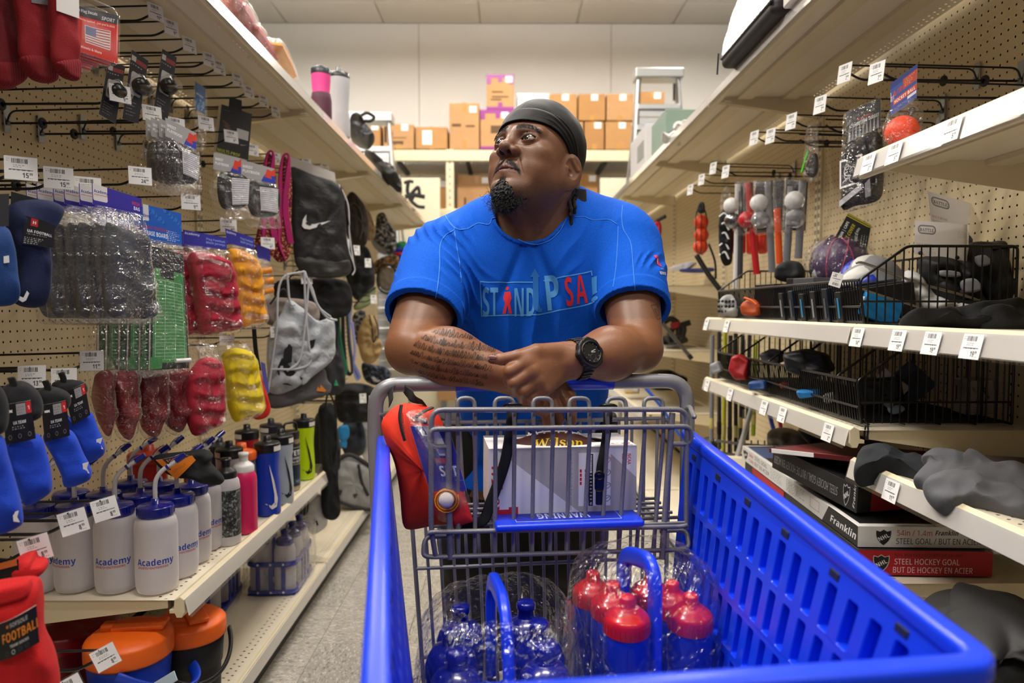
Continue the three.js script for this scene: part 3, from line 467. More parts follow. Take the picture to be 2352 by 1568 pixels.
{
const stitch=std(0x2f78d8,.8),seam=(pts,r=.0013)=>sweep(smooth(pts.map(([a,b])=>V(a,b,0)),48).map((q)=>hit(shirtSolid,q.x,q.y)).filter((p)=>p&&p.z>-1.75),r,r,5),hem=std(0x0c4da6,.85);
part(shirt,'seam',[
seam([[1020,494],[1048,525],[1072,526],[1098,513],[1124,515],[1132,501],[1156,501]]),seam([[1300,489],[1316,497],[1342,498],[1360,505],[1400,505],[1418,516]]),
seam([[1022,494],[1036,516],[1044,526],[1024,540],[1012,560],[1010,610],[1005,660],[993,716]]),seam([[1430,472],[1428,500],[1432,526],[1448,556],[1454,610],[1458,660],[1463,706]]),
seam([[1044,530],[1050,570],[1056,606],[1060,650]]),seam([[1420,520],[1418,570],[1414,620],[1408,660]]),
seam([[1160,508],[1178,540],[1204,556],[1232,561],[1262,552],[1284,532],[1302,500]],.0016)],stitch);
}
{
const c=document.createElement('canvas');c.width=1400;c.height=560;const g=c.getContext('2d'),lb='rgba(84,160,225,.93)',db='rgba(24,108,190,.95)',red='rgba(214,32,48,.97)';
g.lineWidth=12;g.strokeStyle=lb;g.lineJoin='miter';g.beginPath();g.moveTo(640,205);g.lineTo(25,190);g.lineTo(38,545);g.lineTo(700,548);g.lineTo(1355,420);g.stroke();g.beginPath();g.moveTo(760,190);g.lineTo(1330,80);g.lineTo(1338,130);g.stroke();
const word=(s,x,y,size,col,sx,sk=0,rot=0)=>txt(g,s,x,y,size,col,{sx,rot});
word('ST',44,405,420,lb,.43);word('ND',408,418,420,lb,.43);
g.fillStyle=red;g.beginPath();g.arc(343,262,20,0,7);g.fill();g.beginPath();g.moveTo(310,300);g.lineTo(378,300);g.lineTo(392,370);g.lineTo(372,420);g.lineTo(396,535);g.lineTo(360,535);g.lineTo(344,440);g.lineTo(322,535);g.lineTo(286,535);g.lineTo(316,420);g.lineTo(296,370);g.fill();
g.fillStyle=db;g.beginPath();g.moveTo(610,150);g.lineTo(662,60);g.lineTo(720,150);g.lineTo(702,150);g.lineTo(706,430);g.quadraticCurveTo(720,490,750,480);g.lineTo(742,520);g.quadraticCurveTo(650,535,640,430);g.lineTo(640,150);g.fill();
word('P',760,330,520,lb,.66,0,-.12);word('S',1010,310,420,red,.48,0,-.12);word('A',1140,285,420,red,.5,0,-.12);
g.fillStyle='rgba(60,140,212,.95)';g.beginPath();g.moveTo(1330,150);g.lineTo(1388,140);g.lineTo(1380,330);g.lineTo(1342,340);g.fill();g.beginPath();g.arc(1355,390,26,0,7);g.fill();
const t=new THREE.CanvasTexture(c);t.colorSpace=THREE.SRGBColorSpace;
const p=hit(shirtSolid,1236,664);shirt.updateMatrixWorld(true);
const dg=new DecalGeometry(shirt,p,new THREE.Euler(-.12,0,.005),V(.249,.108,.12));
part(shirt,'shirt_print',dg,new THREE.MeshPhysicalMaterial({map:t,transparent:true,roughness:.75,polygonOffset:true,polygonOffsetFactor:-1}));
const c2=document.createElement('canvas');c2.width=256;c2.height=256;const g2=c2.getContext('2d');g2.fillStyle='#b0205a';g2.beginPath();g2.ellipse(128,70,50,62,0,0,7);g2.fill();txt(g2,'P',128,72,80,'#e8dfe6',{align:'center'});txt(g2,'CITY OF',128,160,34,'#6fa6e6',{align:'center',sx:.8});txt(g2,'METROPOLITAN',128,200,42,'#f2f4f8',{align:'center',sx:.75});
const t2=new THREE.CanvasTexture(c2);t2.colorSpace=THREE.SRGBColorSpace;const q=hit(shirtSolid,1518,612);
part(shirt,'sleeve_badge',new DecalGeometry(shirt,q,new THREE.Euler(0,.85,0),V(.042,.05,.07)),new THREE.MeshPhysicalMaterial({map:t2,transparent:true,roughness:.75,polygonOffset:true,polygonOffsetFactor:-1}));
}
{
const body=person.children.find((m)=>m.name==='body');body.updateMatrixWorld(true);
const ink=(w,h,draw)=>{const c=document.createElement('canvas');c.width=w;c.height=h;draw(c.getContext('2d'));const t=new THREE.CanvasTexture(c);t.colorSpace=THREE.SRGBColorSpace;return new THREE.MeshPhysicalMaterial({map:t,transparent:true,roughness:.5,polygonOffset:true,polygonOffsetFactor:-1});};
const script=ink(900,560,(g)=>{const r=rng(9);g.lineCap='round';for(let row=0;row<6;row++){let x=20+row*8+r()*30;const y0=60+row*88;while(x<860-row*16){const s=10+r()*16,h=20+r()*46;g.strokeStyle=`rgba(12,9,10,${.42 + r() * .3})`;g.lineWidth=4+r()*5;g.beginPath();g.moveTo(x,y0+14);g.bezierCurveTo(x+s*.3,y0-h,x+s*1.6,y0-h,x+s*.8,y0+10);g.bezierCurveTo(x+s*.4,y0+h*.6,x+s*1.5,y0+20,x+s*1.9,y0-4);g.stroke();x+=s*(1.3+r()*.6);}}});
const f=(x,y,z)=>armField(x,y,z),p=hit(f,1030,822,1.1,2);
const base=body.geometry;part(person,'tattoo',new DecalGeometry(body,p,new THREE.Euler(.1,.06,-.17),V(.185,.1,.09)),script);
const letter=ink(256,256,(g)=>{g.strokeStyle='rgba(12,9,10,.55)';g.lineWidth=9;g.strokeRect(56,40,130,176);txt(g,'D',122,132,130,'rgba(12,9,10,.5)',{align:'center',font:'serif'});});
part(person,'tattoo',new DecalGeometry(body,hit(f,1509,716,1.1,2),new THREE.Euler(0,.75,.1),V(.04,.04,.08)),letter);
const nail=std(0xcf9d88,.3,{clearcoat:.5});
part(person,'fingernail',new THREE.SphereGeometry(1,14,10).scale(.0085,.0022,.0055).applyMatrix4(new THREE.Matrix4().makeRotationFromEuler(new THREE.Euler(-.5,.2,-.08))).translate(...Object.values(at(1132,820.5,1.2095))),nail);
}
{
const hp=W3(1205,1090,1.80),f=(x,y,z)=>{
const kL=[hp[0]-.115,.52,-1.92],kR=[hp[0]+.115,.52,-1.95],fL=[hp[0]-.12,.08,-2.12],fR=[hp[0]+.11,.08,-2.42];
let d=dEll(x,y,z,[hp[0],.84,-1.81],[.225,.18,.17]);
d=smin(d,smin(dCone(x,y,z,[hp[0]-.105,.85,-1.8],kL,.135,.118),dCone(x,y,z,kL,fL,.118,.1),.03),.05);
d=smin(d,smin(dCone(x,y,z,[hp[0]+.105,.85,-1.8],kR,.135,.118),dCone(x,y,z,kR,fR,.118,.1),.03),.05);
d-=.006*nz(x*9,y*5,z*9)+.003*Math.sin(y*60+nz(x*8,y*3,z*8)*6)*smoothstep(.4-y,0,.3);
return Math.max(d,.09-y,y-.9);
};
part(person,'trousers',nets(f,V(-.36,.05,-2.6),V(.46,1.04,-1.55),.009),std(0x0a0a0b,.9,{sheen:.1,sheenColor:new THREE.Color(0x444444)}));
for(const[x,z]of[[hp[0]-.12,-2.06],[hp[0]+.11,-2.36]]){const sh=part(person,'shoe',nets((X,Y,Z)=>Math.max(smin(dEll(X,Y,Z,[x,.04,z+.07],[.052,.06,.13]),dEll(X,Y,Z,[x,.07,z-.05],[.045,.075,.075]),.04),.012-Y),V(x-.08,0,z-.16),V(x+.08,.17,z+.22),.006),M.black);part(sh,'sole',rbox(.1,.022,.3,.01,x,.012,z+.05),std(0x1a1a1b,.7));}
}
{
const g=new THREE.Group();g.name='wrist_watch';person.add(g);
const c=V(...J.wrR),ax=V(...J.foR).sub(c).normalize(),band=[],rub=std(0x0a0a0c,.5),n=V(-.12,.22,1);n.addScaledVector(ax,-n.dot(ax)).normalize();const up=n.clone().cross(ax).normalize();
const cc=c.clone().addScaledVector(ax,.008);
for(let i=0;i<40;i++){const a=i/40*2*PI;band.push(cc.clone().addScaledVector(n,Math.cos(a)*.0345).addScaledVector(up,Math.sin(a)*.0355));}
part(g,'strap',[sweep(band,.0022,.0115,8,true,ax),...[-1,1].flatMap((s)=>[0,1,2,3].map((k)=>{const a=s*(.95+k*.22),p=cc.clone().addScaledVector(n,Math.cos(a)*.0368).addScaledVector(up,Math.sin(a)*.0378),q=up.clone().multiplyScalar(Math.cos(a)).addScaledVector(n,-Math.sin(a));return sweep([p.clone().addScaledVector(ax,-.0115),p.clone().addScaledVector(ax,.0115)],.0012,.0028,6,false,q);}))],rub);
const basis=new THREE.Matrix4().makeBasis(ax,up,n).setPosition(cc.clone().addScaledVector(n,.034)),put=(geo,nm,m)=>part(g,nm,geo.applyMatrix4(basis),m);
const sh=[];for(let i=0;i<48;i++){const a=i/48*2*PI,r=.0245+.0012*Math.cos(a*8)+(Math.abs(Math.sin(a))>.8?.0022:0);sh.push([r*Math.cos(a),r*Math.sin(a)]);}
put(merge([extr(sh,.010,.002).translate(0,0,0),...[0,1,2,3].map((k)=>rbox(.006,.006,.007,.0015).translate(Math.cos(PI/4+k*PI/2)*.0255,Math.sin(PI/4+k*PI/2)*.0255,.006))]),'case',rub);
put(new THREE.TorusGeometry(.0195,.0022,8,36).translate(0,0,.0125),'bezel',std(0x070708,.3));
put(new THREE.CylinderGeometry(.0185,.0185,.001,32).rotateX(PI/2).translate(0,0,.0112),'dial',std(0x050506,.35));
put(merge([rbox(.011,.0014,.0006,.0003,.005,.0012,.0126).rotateZ(.25),rbox(.0085,.0016,.0006,.0003,.004,0,.0124).rotateZ(-.1),rbox(.003,.0006,.0005,.0002,.002,-.008,.0122).rotateZ(-1.3),...[...Array(12)].map((_,k)=>rbox(.002,.0007,.0005,.0002,.0165,0,.0122).rotateZ(k*PI/6))]),'hands',std(0xb9b9b4,.3));
put(new THREE.TorusGeometry(.0055,.0006,6,24).translate(.001,-.009,.012),'small_dial',std(0x35353a,.4));
}
// ---------- the shopping cart ----------
const cartF=V(.1128,0,.9936),cartR=V(.9936,0,-.1128),cart0=V(.058,0,-1.25);
const CP=(u,h,w)=>cart0.clone().addScaledVector(cartR,u).addScaledVector(cartF,w).setY(h);
const cart=thing('shopping_cart','shopping cart with blue plastic basket and worn grey wire child seat','shopping cart');
const blueP=std(0x0c3ce0,.32,{clearcoat:.25,clearcoatRoughness:.2}),steel=std(0xffffff,.4,{metalness:.25,map:rep(T.worn,1,14)}),tubeM=std(0x8e8f95,.34,{metalness:.4,clearcoat:.5,clearcoatRoughness:.2,bumpMap:rep(T.grain,3,12),bumpScale:.0004});
{
const RL=CP(-.28,.934,0),RR=CP(.28,.934,.0),FL_=CP(-.238,.886,.748),FR_=CP(.238,.886,.748),bRL=CP(-.235,.47,.02),bRR=CP(.235,.47,.02),bFL=CP(-.185,.56,.66),bFR=CP(.185,.56,.66);
const wall=(a,b,c,d,cols,rows,out,L,H,name)=>{
const holes=[],m=.022,cw=(L-2*m)/cols,r0=.034,rh=(H-r0-.02)/rows;
for(let i=0;i<cols;i++)for(let j=0;j<rows;j++){if(cw<.02)continue;holes.push(rrect(m+i*cw+cw*.27,-(r0+j*rh+rh-.010),m+i*cw+cw*.80,-(r0+j*rh),.004,2).reverse());}
const q=(v)=>{const s=v.x/L,t=-v.y/H,p=a.clone().lerp(b,s).lerp(c.clone().lerp(d,s),t).addScaledVector(out,v.z-.007);v.copy(p);};
const g=warp(extr(rrect(0,-H,L,0,.004,1),.012,.0012,holes),q);
const back=warp(new THREE.BoxGeometry(L,H-.03,.0016,24,8,1).translate(L/2,-H/2-.012,.013),q);
const w=part(cart,name,g,blueP);part(w,'outer_skin',back,blueP);
const sm=[];for(let k=0;k<6;k++){const b2=rbox(.02,.011,.006,.002,L*(.08+k*.16),-.022,.0005);sm.push(warp(b2,q));}part(w,'lock_slot',sm,std(0x06123f,.6)).userData.kind='stuff';
return w;
};
wall(RR,FR_,bRR,bFR,17,5,cartR.clone().negate().multiplyScalar(-1),.72,.42,'basket_side');
wall(RL,FL_,bRL,bFL,17,5,cartR.clone().multiplyScalar(-1),.72,.42,'basket_side');
wall(FL_,FR_,bFL,bFR,10,4,cartF.clone(),.476,.34,'basket_front');
part(cart,'basket_floor',(()=>{const l=[];for(let i=0;i<=9;i++){const s=i/9;l.push(sweep([bRL.clone().lerp(bRR,s),bFL.clone().lerp(bFR,s)],.008,.005,6));}for(let i=0;i<=7;i++){const s=i/7;l.push(sweep([bRL.clone().lerp(bFL,s),bRR.clone().lerp(bFR,s)],.006,.006,6));}return l;})(),blueP);
const rimPts=bent([RL.clone().addScaledVector(cartF,-.01),FL_,FR_,RR.clone().addScaledVector(cartF,-.01)],.022,8),sup=(a)=>1/Math.pow(Math.pow(Math.abs(Math.cos(a)),5)+Math.pow(Math.abs(Math.sin(a)),5),.2);
const dense=[];rimPts.forEach((p,i)=>{if(i){const q=rimPts[i-1],n=Math.max(1,Math.round(p.distanceTo(q)/.04));for(let k=1;k<=n;k++)dense.push(q.clone().lerp(p,k/n));}else dense.push(p);});
part(cart,'basket_rim',sweep(dense,.0115,.0105,20,false,V(0,1,0),sup),blueP);
const hb=(px,py,d)=>at(px,py,d);
part(cart,'handle',sweep(smooth(bent([CP(-.262,.18,.02),CP(-.288,.70,-.03),CP(-.298,.94,-.055),CP(-.296,1.03,-.06),CP(.296,1.03,-.06),CP(.298,.94,-.055),CP(.288,.70,-.03),CP(.262,.18,.02)],.085,8),120),.0142,.0142,14),tubeM);
part(cart,'handle_grip',sweep([...Array(20)].map((_,i)=>CP(-.15+.3*i/19,1.03,-.06)),.0152,.0152,16),blueP);
for(const s of[-1,1])part(cart,'base_rail',wire([CP(s*.262,.18,.02),CP(s*.2,.17,.55),CP(s*.19,.52,.64)],.011,.08),tubeM);
for(const[u,w]of[[-.24,.03],[.24,.03],[-.19,.52],[.19,.52]]){const c=part(cart,'caster',[new THREE.TorusGeometry(.05,.013,10,24).rotateY(PI/2-.11).translate(...CP(u,.063,w)),cyl(.045,.045,.012).rotateZ(PI/2).translate(...CP(u,.063,w))],std(0x17181a,.6));part(c,'fork',[sweep([CP(u-.018,.06,w),CP(u-.018,.15,w)],.004,.01,6),sweep([CP(u+.018,.06,w),CP(u+.018,.15,w)],.004,.01,6),cyl(.02,.02,.03).translate(...CP(u,.16,w))],M.zinc);}
const dP=(px)=>lerp(1.128,1.182,(px-985)/600),P=(px,py,k=0)=>at(px,py,dP(px)+k);
const fat=.0046,mid=.0037,thin=.0031;
const panel=part(cart,'seat_panel',[wire([P(1000,1275),P(990,1216),P(991,941),P(1578,940),P(1576,1214)],fat,.02),],steel);
part(panel,'rail',wire([P(1031,1026),P(988,1026),P(988,985,-.004),P(1586,979,-.004),P(1588,1019),P(1545,1019)],.0044,.012),steel);
part(panel,'rail',wire([P(982,1224,-.006),P(1000,1221,-.006),P(1560,1209,-.006),P(1578,1206,-.006)],.0042,.012),steel);
part(panel,'rail',wire([P(1042,1231,.02),P(975,1232,.01),P(972,1276),P(990,1279),P(1560,1262),P(1582,1258),P(1578,1216,.02),P(1515,1219,.03)],.0042,.014),steel);
for(const[x,xb]of[[1029,1034],[1544,1520]])part(panel,'post',wire([P(x,948),P(xb,1283)],.0056,.01),steel);
const pairs=[[1052,1092,1053,1091],[1138,1182,1137,1179],[1226,1270,1222,1263],[1309,1355,1301,1339],[1396,1439,1381,1421],[1481,1524,1462,1500]];
pairs.forEach(([a,b,a2,b2],i)=>part(panel,'wire_loop',wire([P(a2,1276-i*2,.004),P(a,990,.004),P(a-2,914,.012),P(b-2,914,.012),P(b,990,.004),P(b2,1274-i*2,.004)],mid,.012),steel));
for(let k=0;k<6;k++)part(panel,'seat_wire',wire([CP(-.20,.803,.10-k*.031),CP(.235,.803,.10-k*.031)],thin,.01),steel);
const G=(s,t)=>CP(lerp(lerp(-.245,-.21,t),lerp(.27,.235,t),s),lerp(.955,.47,t),lerp(-.075,.0,t));
const gate=part(cart,'rear_gate',[wire([G(0,1),G(0,0),G(1,0),G(1,1)],.0042,.02)],tubeM);
for(let i=1;i<20;i++)part(gate,'gate_wire',wire([G(i/20,0),G(i/20,.5),G(i/20,1)],thin,.01),tubeM);
for(const t of[.54,.86])part(gate,'gate_rail',wire([G(0,t),G(1,t)],.0036,.01),tubeM);
for(const s of[-1,1])part(cart,'seat_arm',wire([CP(s<0?-.205:.25,.985,.10),CP(s<0?-.26:.28,.99,.0),CP(s<0?-.285:.292,.975,-.05)],.0042,.03),tubeM);
const pa=PA.add('warning',420,60,(g,w,h)=>{fill(g,'#0b24a8',0,0,w,h);g.strokeStyle='#b9c2ea';g.lineWidth=2;g.strokeRect(3,3,w-6,h-6);g.translate(w/2,h/2);g.rotate(PI);txt(g,'\u25B3 WARNING',0,0,36,'#c5cdf0',{align:'center',sx:1.2});});
const flap=part(cart,'seat_flap',[...[0]].map(()=>rbox(.25,.012,.085,.005).applyMatrix4(new THREE.Matrix4().makeBasis(cartR,V(0,1,0),cartF).setPosition(CP(.032,.812,.083)))),blueP);
part(flap,'warning_print',surf(1,1,(u,v)=>CP(.032+(u-.5)*.18,.8183,.083-(v-.5)*.06),pa),PA.mat);
const strap=std(0x0b0b0d,.8),ribbon=(pts,w,up)=>sweep(smooth(pts,30),.0012,w,8,false,up);
const s1=part(cart,'seat_strap',[ribbon([P(1180,928,.03),P(1176,960,.02),P(1160,1060,.022),P(1128,1150,.02),P(1108,1196,.016),P(1060,1204,.02)],.0092,V(1,0,0))],strap);part(s1,'strap_ring',new THREE.TorusGeometry(.0145,.003,8,24).applyMatrix4(new THREE.Matrix4().makeRotationX(1.1)).translate(...P(1178,934,.02)),M.blackGloss);
const s2=part(cart,'seat_strap',[ribbon([P(1396,928,.03),P(1396,960,.02),P(1390,1020,.02),P(1380,1075,.012),P(1378,1130,.01)],.0078,V(1,0,0))],strap);part(s2,'strap_ring',new THREE.TorusGeometry(.0145,.003,8,24).applyMatrix4(new THREE.Matrix4().makeRotationX(1.1)).translate(...P(1396,936,.02)),M.blackGloss);
part(s2,'buckle',[rbox(.017,.03,.008,.003).translate(...P(1377,1105,.006)),rbox(.012,.026,.007,.0025).translate(...P(1376,1142,.006)),new THREE.TorusGeometry(.007,.002,6,16).translate(...P(1377,1092,.002))],M.blackGloss);
seat(cart,V(cart0.x,0,cart0.z));
}
{
const W=.258,H=.113,D=.125,front=PB.add('footballbox',640,284,(g,w,h)=>{
fill(g,'#e9e8ea',0,0,w,h);g.fillStyle='#b5b1ad';g.beginPath();g.moveTo(60,0);g.lineTo(500,0);g.lineTo(640,110);g.lineTo(640,284);g.lineTo(390,284);g.lineTo(30,0);g.fill();g.fillStyle='#e9e8ea';g.beginPath();g.moveTo(140,284);g.lineTo(100,90);g.lineTo(340,284);g.fill();g.beginPath();g.moveTo(490,0);g.lineTo(640,0);g.lineTo(640,140);g.fill();
fill(g,'#c8202c',20,262,80,22);fill(g,'#c8202c',85,252,40,32);txt(g,'Wilson',34,60,62,'#c8202c',{rot:PI/2,weight:'bold',italic:true,font:'serif'});
txt(g,'Everyday football made from premium',352,30,14,'#4a4a4c',{rot:PI/2,weight:'normal'});
fill(g,'#f0eff0',385,26,140,232);fill(g,'#161618',428,32,20,226);for(let k=0;k<5;k++){fill(g,'#c8202c',412,98+k*18,9,14);if(k<4)fill(g,'#c8202c',390,98+k*18,9,14);}txt(g,'PERFORMANCE',438,36,11,'#fff',{rot:PI/2});for(let k=0;k<10;k++)txt(g,String(k+1),438,106+k*15,11,'#fff',{rot:PI/2});
for(let k=0;k<4;k++){g.strokeStyle=k?'#2a2a2c':'#c8202c';g.lineWidth=2;g.beginPath();g.ellipse(508,60+k*56,17,12,-.5,0,7);g.stroke();g.beginPath();g.moveTo(495,68+k*56);g.lineTo(520,52+k*56);g.stroke();txt(g,'AGE '+(6+3*k)+'+',474,42+k*56,11,'#55565a',{rot:PI/2});}
txt(g,'NCAA',606,34,22,'#c8202c',{rot:PI/2,sx:.8});txt(g,'SILVER SERIES',582,34,22,'#c8202c',{rot:PI/2,sx:.72});
});
const top=PB.add('boxtop',400,120,(g,w,h)=>{fill(g,'#efeeef',0,0,w,h);txt(g,'Wilson',320,60,44,'#c8202c',{italic:true,font:'serif'});lines(g,20,30,90,5,12,5,'#c05058',4);});
const bx=thing('football_box','white and grey cardboard box with red lettering holding a football on the cart seat','box'),m=new THREE.Matrix4().makeBasis(cartR,V(0,1,0),cartF).setPosition(CP(.030,.8185,.005));
const put=(nm,g,mat)=>part(bx,nm,g.applyMatrix4(m),mat);
put('carton',merge([box(W,H,.003,0,H/2,D/2-.002),box(W,H,.003,0,H/2,-D/2+.002),box(.003,H,D-.006,-W/2+.0015,H/2,0),box(.003,H,D-.006,W/2-.0015,H/2,0),box(W,.003,D,0,.0015,0)]),std(0xe4e2e2,.55));
put('front_print',surf(1,1,(u,v)=>V((u-.5)*W,v*H,D/2+.0004),front),PB.mat);
put('side_print',surf(1,1,(u,v)=>V(W/2+.0004,v*H,D/2-u*D),PB.plain),PB.mat);
put('top_flap',extr([[-W/2,-D/2],[W/2,-D/2],[W/2,D/2],[-W/2,D/2]],.0015,0,[[...Array(24)].map((_,i)=>{const a=-i/24*2*PI;return[Math.cos(a)*.088,Math.sin(a)*.048-.004];})]).rotateX(-PI/2).translate(0,H-.001,0),std(0xe9e7e7,.55));
put('top_print',surf(1,1,(u,v)=>V(W/2-.075+u*.07,H+.0012,D/2-.004-v*.03),[top[0]+(top[2]-top[0])*.75,top[1],top[2],top[3]]),PB.mat);
seat(bx,CP(.030,.8185,.005));
const fb=thing('football','brown leather football with gold script and white stripes in the open white box','football'),L=.122,Rb=.06,hide=std(0x4a1f14,.55,{bumpMap:rep(T.grain,10,6),bumpScale:.0008});
const pr=[];for(let i=0;i<=36;i++){const t=i/36*2-1;pr.push([Rb*Math.pow(Math.max(0,1-Math.pow(Math.abs(t),2.1)),.78),t*L]);}
const bm=part(fb,'hide',lathe(pr,40).rotateZ(PI/2),hide);bm.updateMatrixWorld(true);
const c=document.createElement('canvas');c.width=512;c.height=200;const g=c.getContext('2d');txt(g,'Wilson',256,80,130,'#d8b400',{align:'center',italic:true,font:'serif'});txt(g,'GST',256,175,40,'#d8b400',{align:'center'});const t=new THREE.CanvasTexture(c);t.colorSpace=THREE.SRGBColorSpace;
part(fb,'gold_print',new DecalGeometry(bm,V(0,.046,.04),new THREE.Euler(-.75,0,0),V(.1,.044,.05)),new THREE.MeshPhysicalMaterial({map:t,transparent:true,roughness:.4,polygonOffset:true,polygonOffsetFactor:-1}));
part(fb,'laces',[...[...Array(8)].map((_,i)=>rbox(.0035,.003,.02,.001,-.045+i*.013,Rb*(1-.5*Math.pow(Math.abs(-.045+i*.013)/L,2))+.0005,-.004)),sweep([...Array(12)].map((_,i)=>{const x=-.05+i*.0092;return V(x,Rb*(1-.78*Math.pow(Math.abs(x)/L,2.1))+.001,-.004);}),.0016,.0016,6)],M.white);
fb.position.copy(CP(.026,.886,.0));fb.rotation.y=Math.atan2(-cartR.z,cartR.x);
}
{
const bag=thing('orange_bag','bright orange zip bag with clear front and purple card hanging in cart seat','bag'),P=(px,py,d)=>at(px,py,d);
const fab=std(0xf0330c,.7,{bumpMap:rep(T.cloth,14),bumpScale:.0003});
const outline=[[876,972],[892,945],[925,926],[958,928],[986,934],[1012,960],[1040,1060],[1072,1150],[1078,1180],[1060,1196],[1000,1206],[940,1216],[928,1210],[918,1130],[905,1060],[884,1010]];
const c=[970,1080],body=[],N=64,ring=(k,dz)=>{const o=[];const cur=new THREE.CatmullRomCurve3(outline.map(([a,b])=>V(a,b,0)),true,'centripetal').getPoints(N-1);for(const p of cur)o.push(P(lerp(c[0],p.x,k),lerp(c[1],p.y,k),dz(p.x,p.y,k)));return o;};
const base=(px)=>lerp(1.168,1.205,(px-876)/200),rings=[[.0,.052],[.3,.050],[.6,.044],[.82,.034],[.94,.018],[1,0]];
const mk=(s)=>surf(N-1,rings.length-1,(u,v)=>{const i=Math.round(u*(N-1)),[k,th]=rings[Math.round(v*(rings.length-1))];const q=ring.cache[s+','+k]??=ring(k,(px,py)=>base(px)-s*th*.62+.0022*nz(px*.06,py*.05,s));return q[i];},[0,0,.4,.4],s<0);
ring.cache={};
part(bag,'pouch',[mk(1),mk(-1)],fab);
const zip=(pts)=>sweep(smooth(pts.map(([a,b,d])=>P(a,b,d)),26),.0022,.0055,8,false,V(.5,0,1).normalize());
const z=part(bag,'zipper',[zip([[922,930,1.146],[918,955,1.138],[922,985,1.132],[930,1012,1.13]]),zip([[992,936,1.165],[975,944,1.15],[955,958,1.142]])],std(0x17171a,.6));part(z,'zipper_teeth',[...Array(22)].map((_,i)=>rbox(.004,.0013,.0012,.0004).translate(...P(lerp(921,929,i/22),lerp(935,1008,i/22),1.1295+.013*(1-i/22)))),std(0x3a3a3e,.4,{metalness:.6})).userData.kind='stuff';
part(bag,'carry_strap',[sweep(smooth([P(898,925,1.22),P(900,893,1.27),P(915,882,1.30),P(935,900,1.26),P(955,915,1.2),P(975,926,1.18)],24),.001,.011,8,false,V(.4,.2,1).normalize())],std(0x171215,.8));
const card=PB.add('setcard',220,420,(g,w,h)=>{fill(g,'#2b2b8f',0,0,w,h);g.fillStyle='#eceaf0';g.beginPath();g.moveTo(70,0);g.lineTo(150,0);g.lineTo(180,190);g.lineTo(120,190);g.fill();txt(g,'Academy',92,132,26,'#1d1d55',{sx:.8});fill(g,'#c0304a',84,206,100,34);lines(g,96,212,80,2,12,8,'#e0607a',3);txt(g,'SET',92,290,92,'#f1f0f4',{sx:.72});lines(g,170,250,44,9,12,4,'#9da0d8',8);});
part(bag,'header_card',sheet(6,8,(u,v)=>P(lerp(lerp(988,942,v),lerp(1072,1030,v),u),lerp(1128,978,v),lerp(1.128,1.135,u)+.004*Math.sin(u*3)),card,.0008,PB.plain),PB.mat);
const ol=[[932,950],[985,944],[1012,985],[1042,1062],[1082,1160],[1068,1186],[1010,1196],[985,1130],[955,1050]],cc=[1015,1085];
part(bag,'clear_pocket',surf(40,5,(u,v)=>{const cur=new THREE.CatmullRomCurve3(ol.map(([a,b])=>V(a,b,0)),true).getPoint(u),k=v,px=lerp(cc[0],cur.x,k),py=lerp(cc[1],cur.y,k);return P(px,py,lerp(1.105,1.145,k*k)+.005*nz(px*.05,py*.07,2));}),M.clear);
part(bag,'orange_roll',[sweep([...Array(30)].map((_,i)=>{const a=i/29*13,r=.013+a*.0006;return P(1025,1150,1.125).add(V(Math.cos(a)*r,Math.sin(a)*r,-.006));}),.0016,.007,8,false,V(0,0,1))],std(0xe08a1c,.6));
part(bag,'white_core',ball(.0125).scale(1,1,.6).translate(...P(1025,1148,1.118)),std(0xd9d0c4,.9));
part(bag,'red_cloth',cushion(.035,.06,()=>.016,8,10,(u,v,s)=>.002*nz(u*9,v*9,s)).rotateZ(.3).translate(...P(1052,1165,1.14)),std(0xb8121c,.8));
seat(bag,P(1000,1212,1.18));
}
// ---------- bottles ----------
const blueClear=std(0x0a1f8a,.22,{transmission:.25,thickness:0}),blueBottle=std(0x0b2aa0,.3,{clearcoat:.4,clearcoatRoughness:.15}),redLid=std(0xc4141c,.3,{clearcoat:.4}),frost=new THREE.MeshPhysicalMaterial({color:0xf2eff2,roughness:.68,transmission:.55,thickness:0,side:THREE.DoubleSide}),blueLid=std(0x07157a,.25,{clearcoat:.5,clearcoatRoughness:.1});
const decalStrip=(rect,r,y0,y1,a0,a1,n=16)=>surf(n,1,(u,v)=>{const a=lerp(a0,a1,u);return V(Math.sin(a)*r,lerp(y0,y1,v),Math.cos(a)*r);},rect);
const academy=(name,o)=>PA.add(name,340,100,(g,w,h)=>{fill(g,o.bg,0,0,w,h);txt(g,'Academy',8,40,74,o.c1,{sx:1.0});txt(g,'SPORTS+OUTDOORS',10,85,25,o.c2,{sx:1.12});});
const acWhiteOnBlue=academy('acwb',{bg:'#0b2aa0',c1:'#c6cbe6',c2:'#c6cbe6'});
function sportBottle(name,label,group){
const t=thing(name,label,'bottle',group);
return t;
}
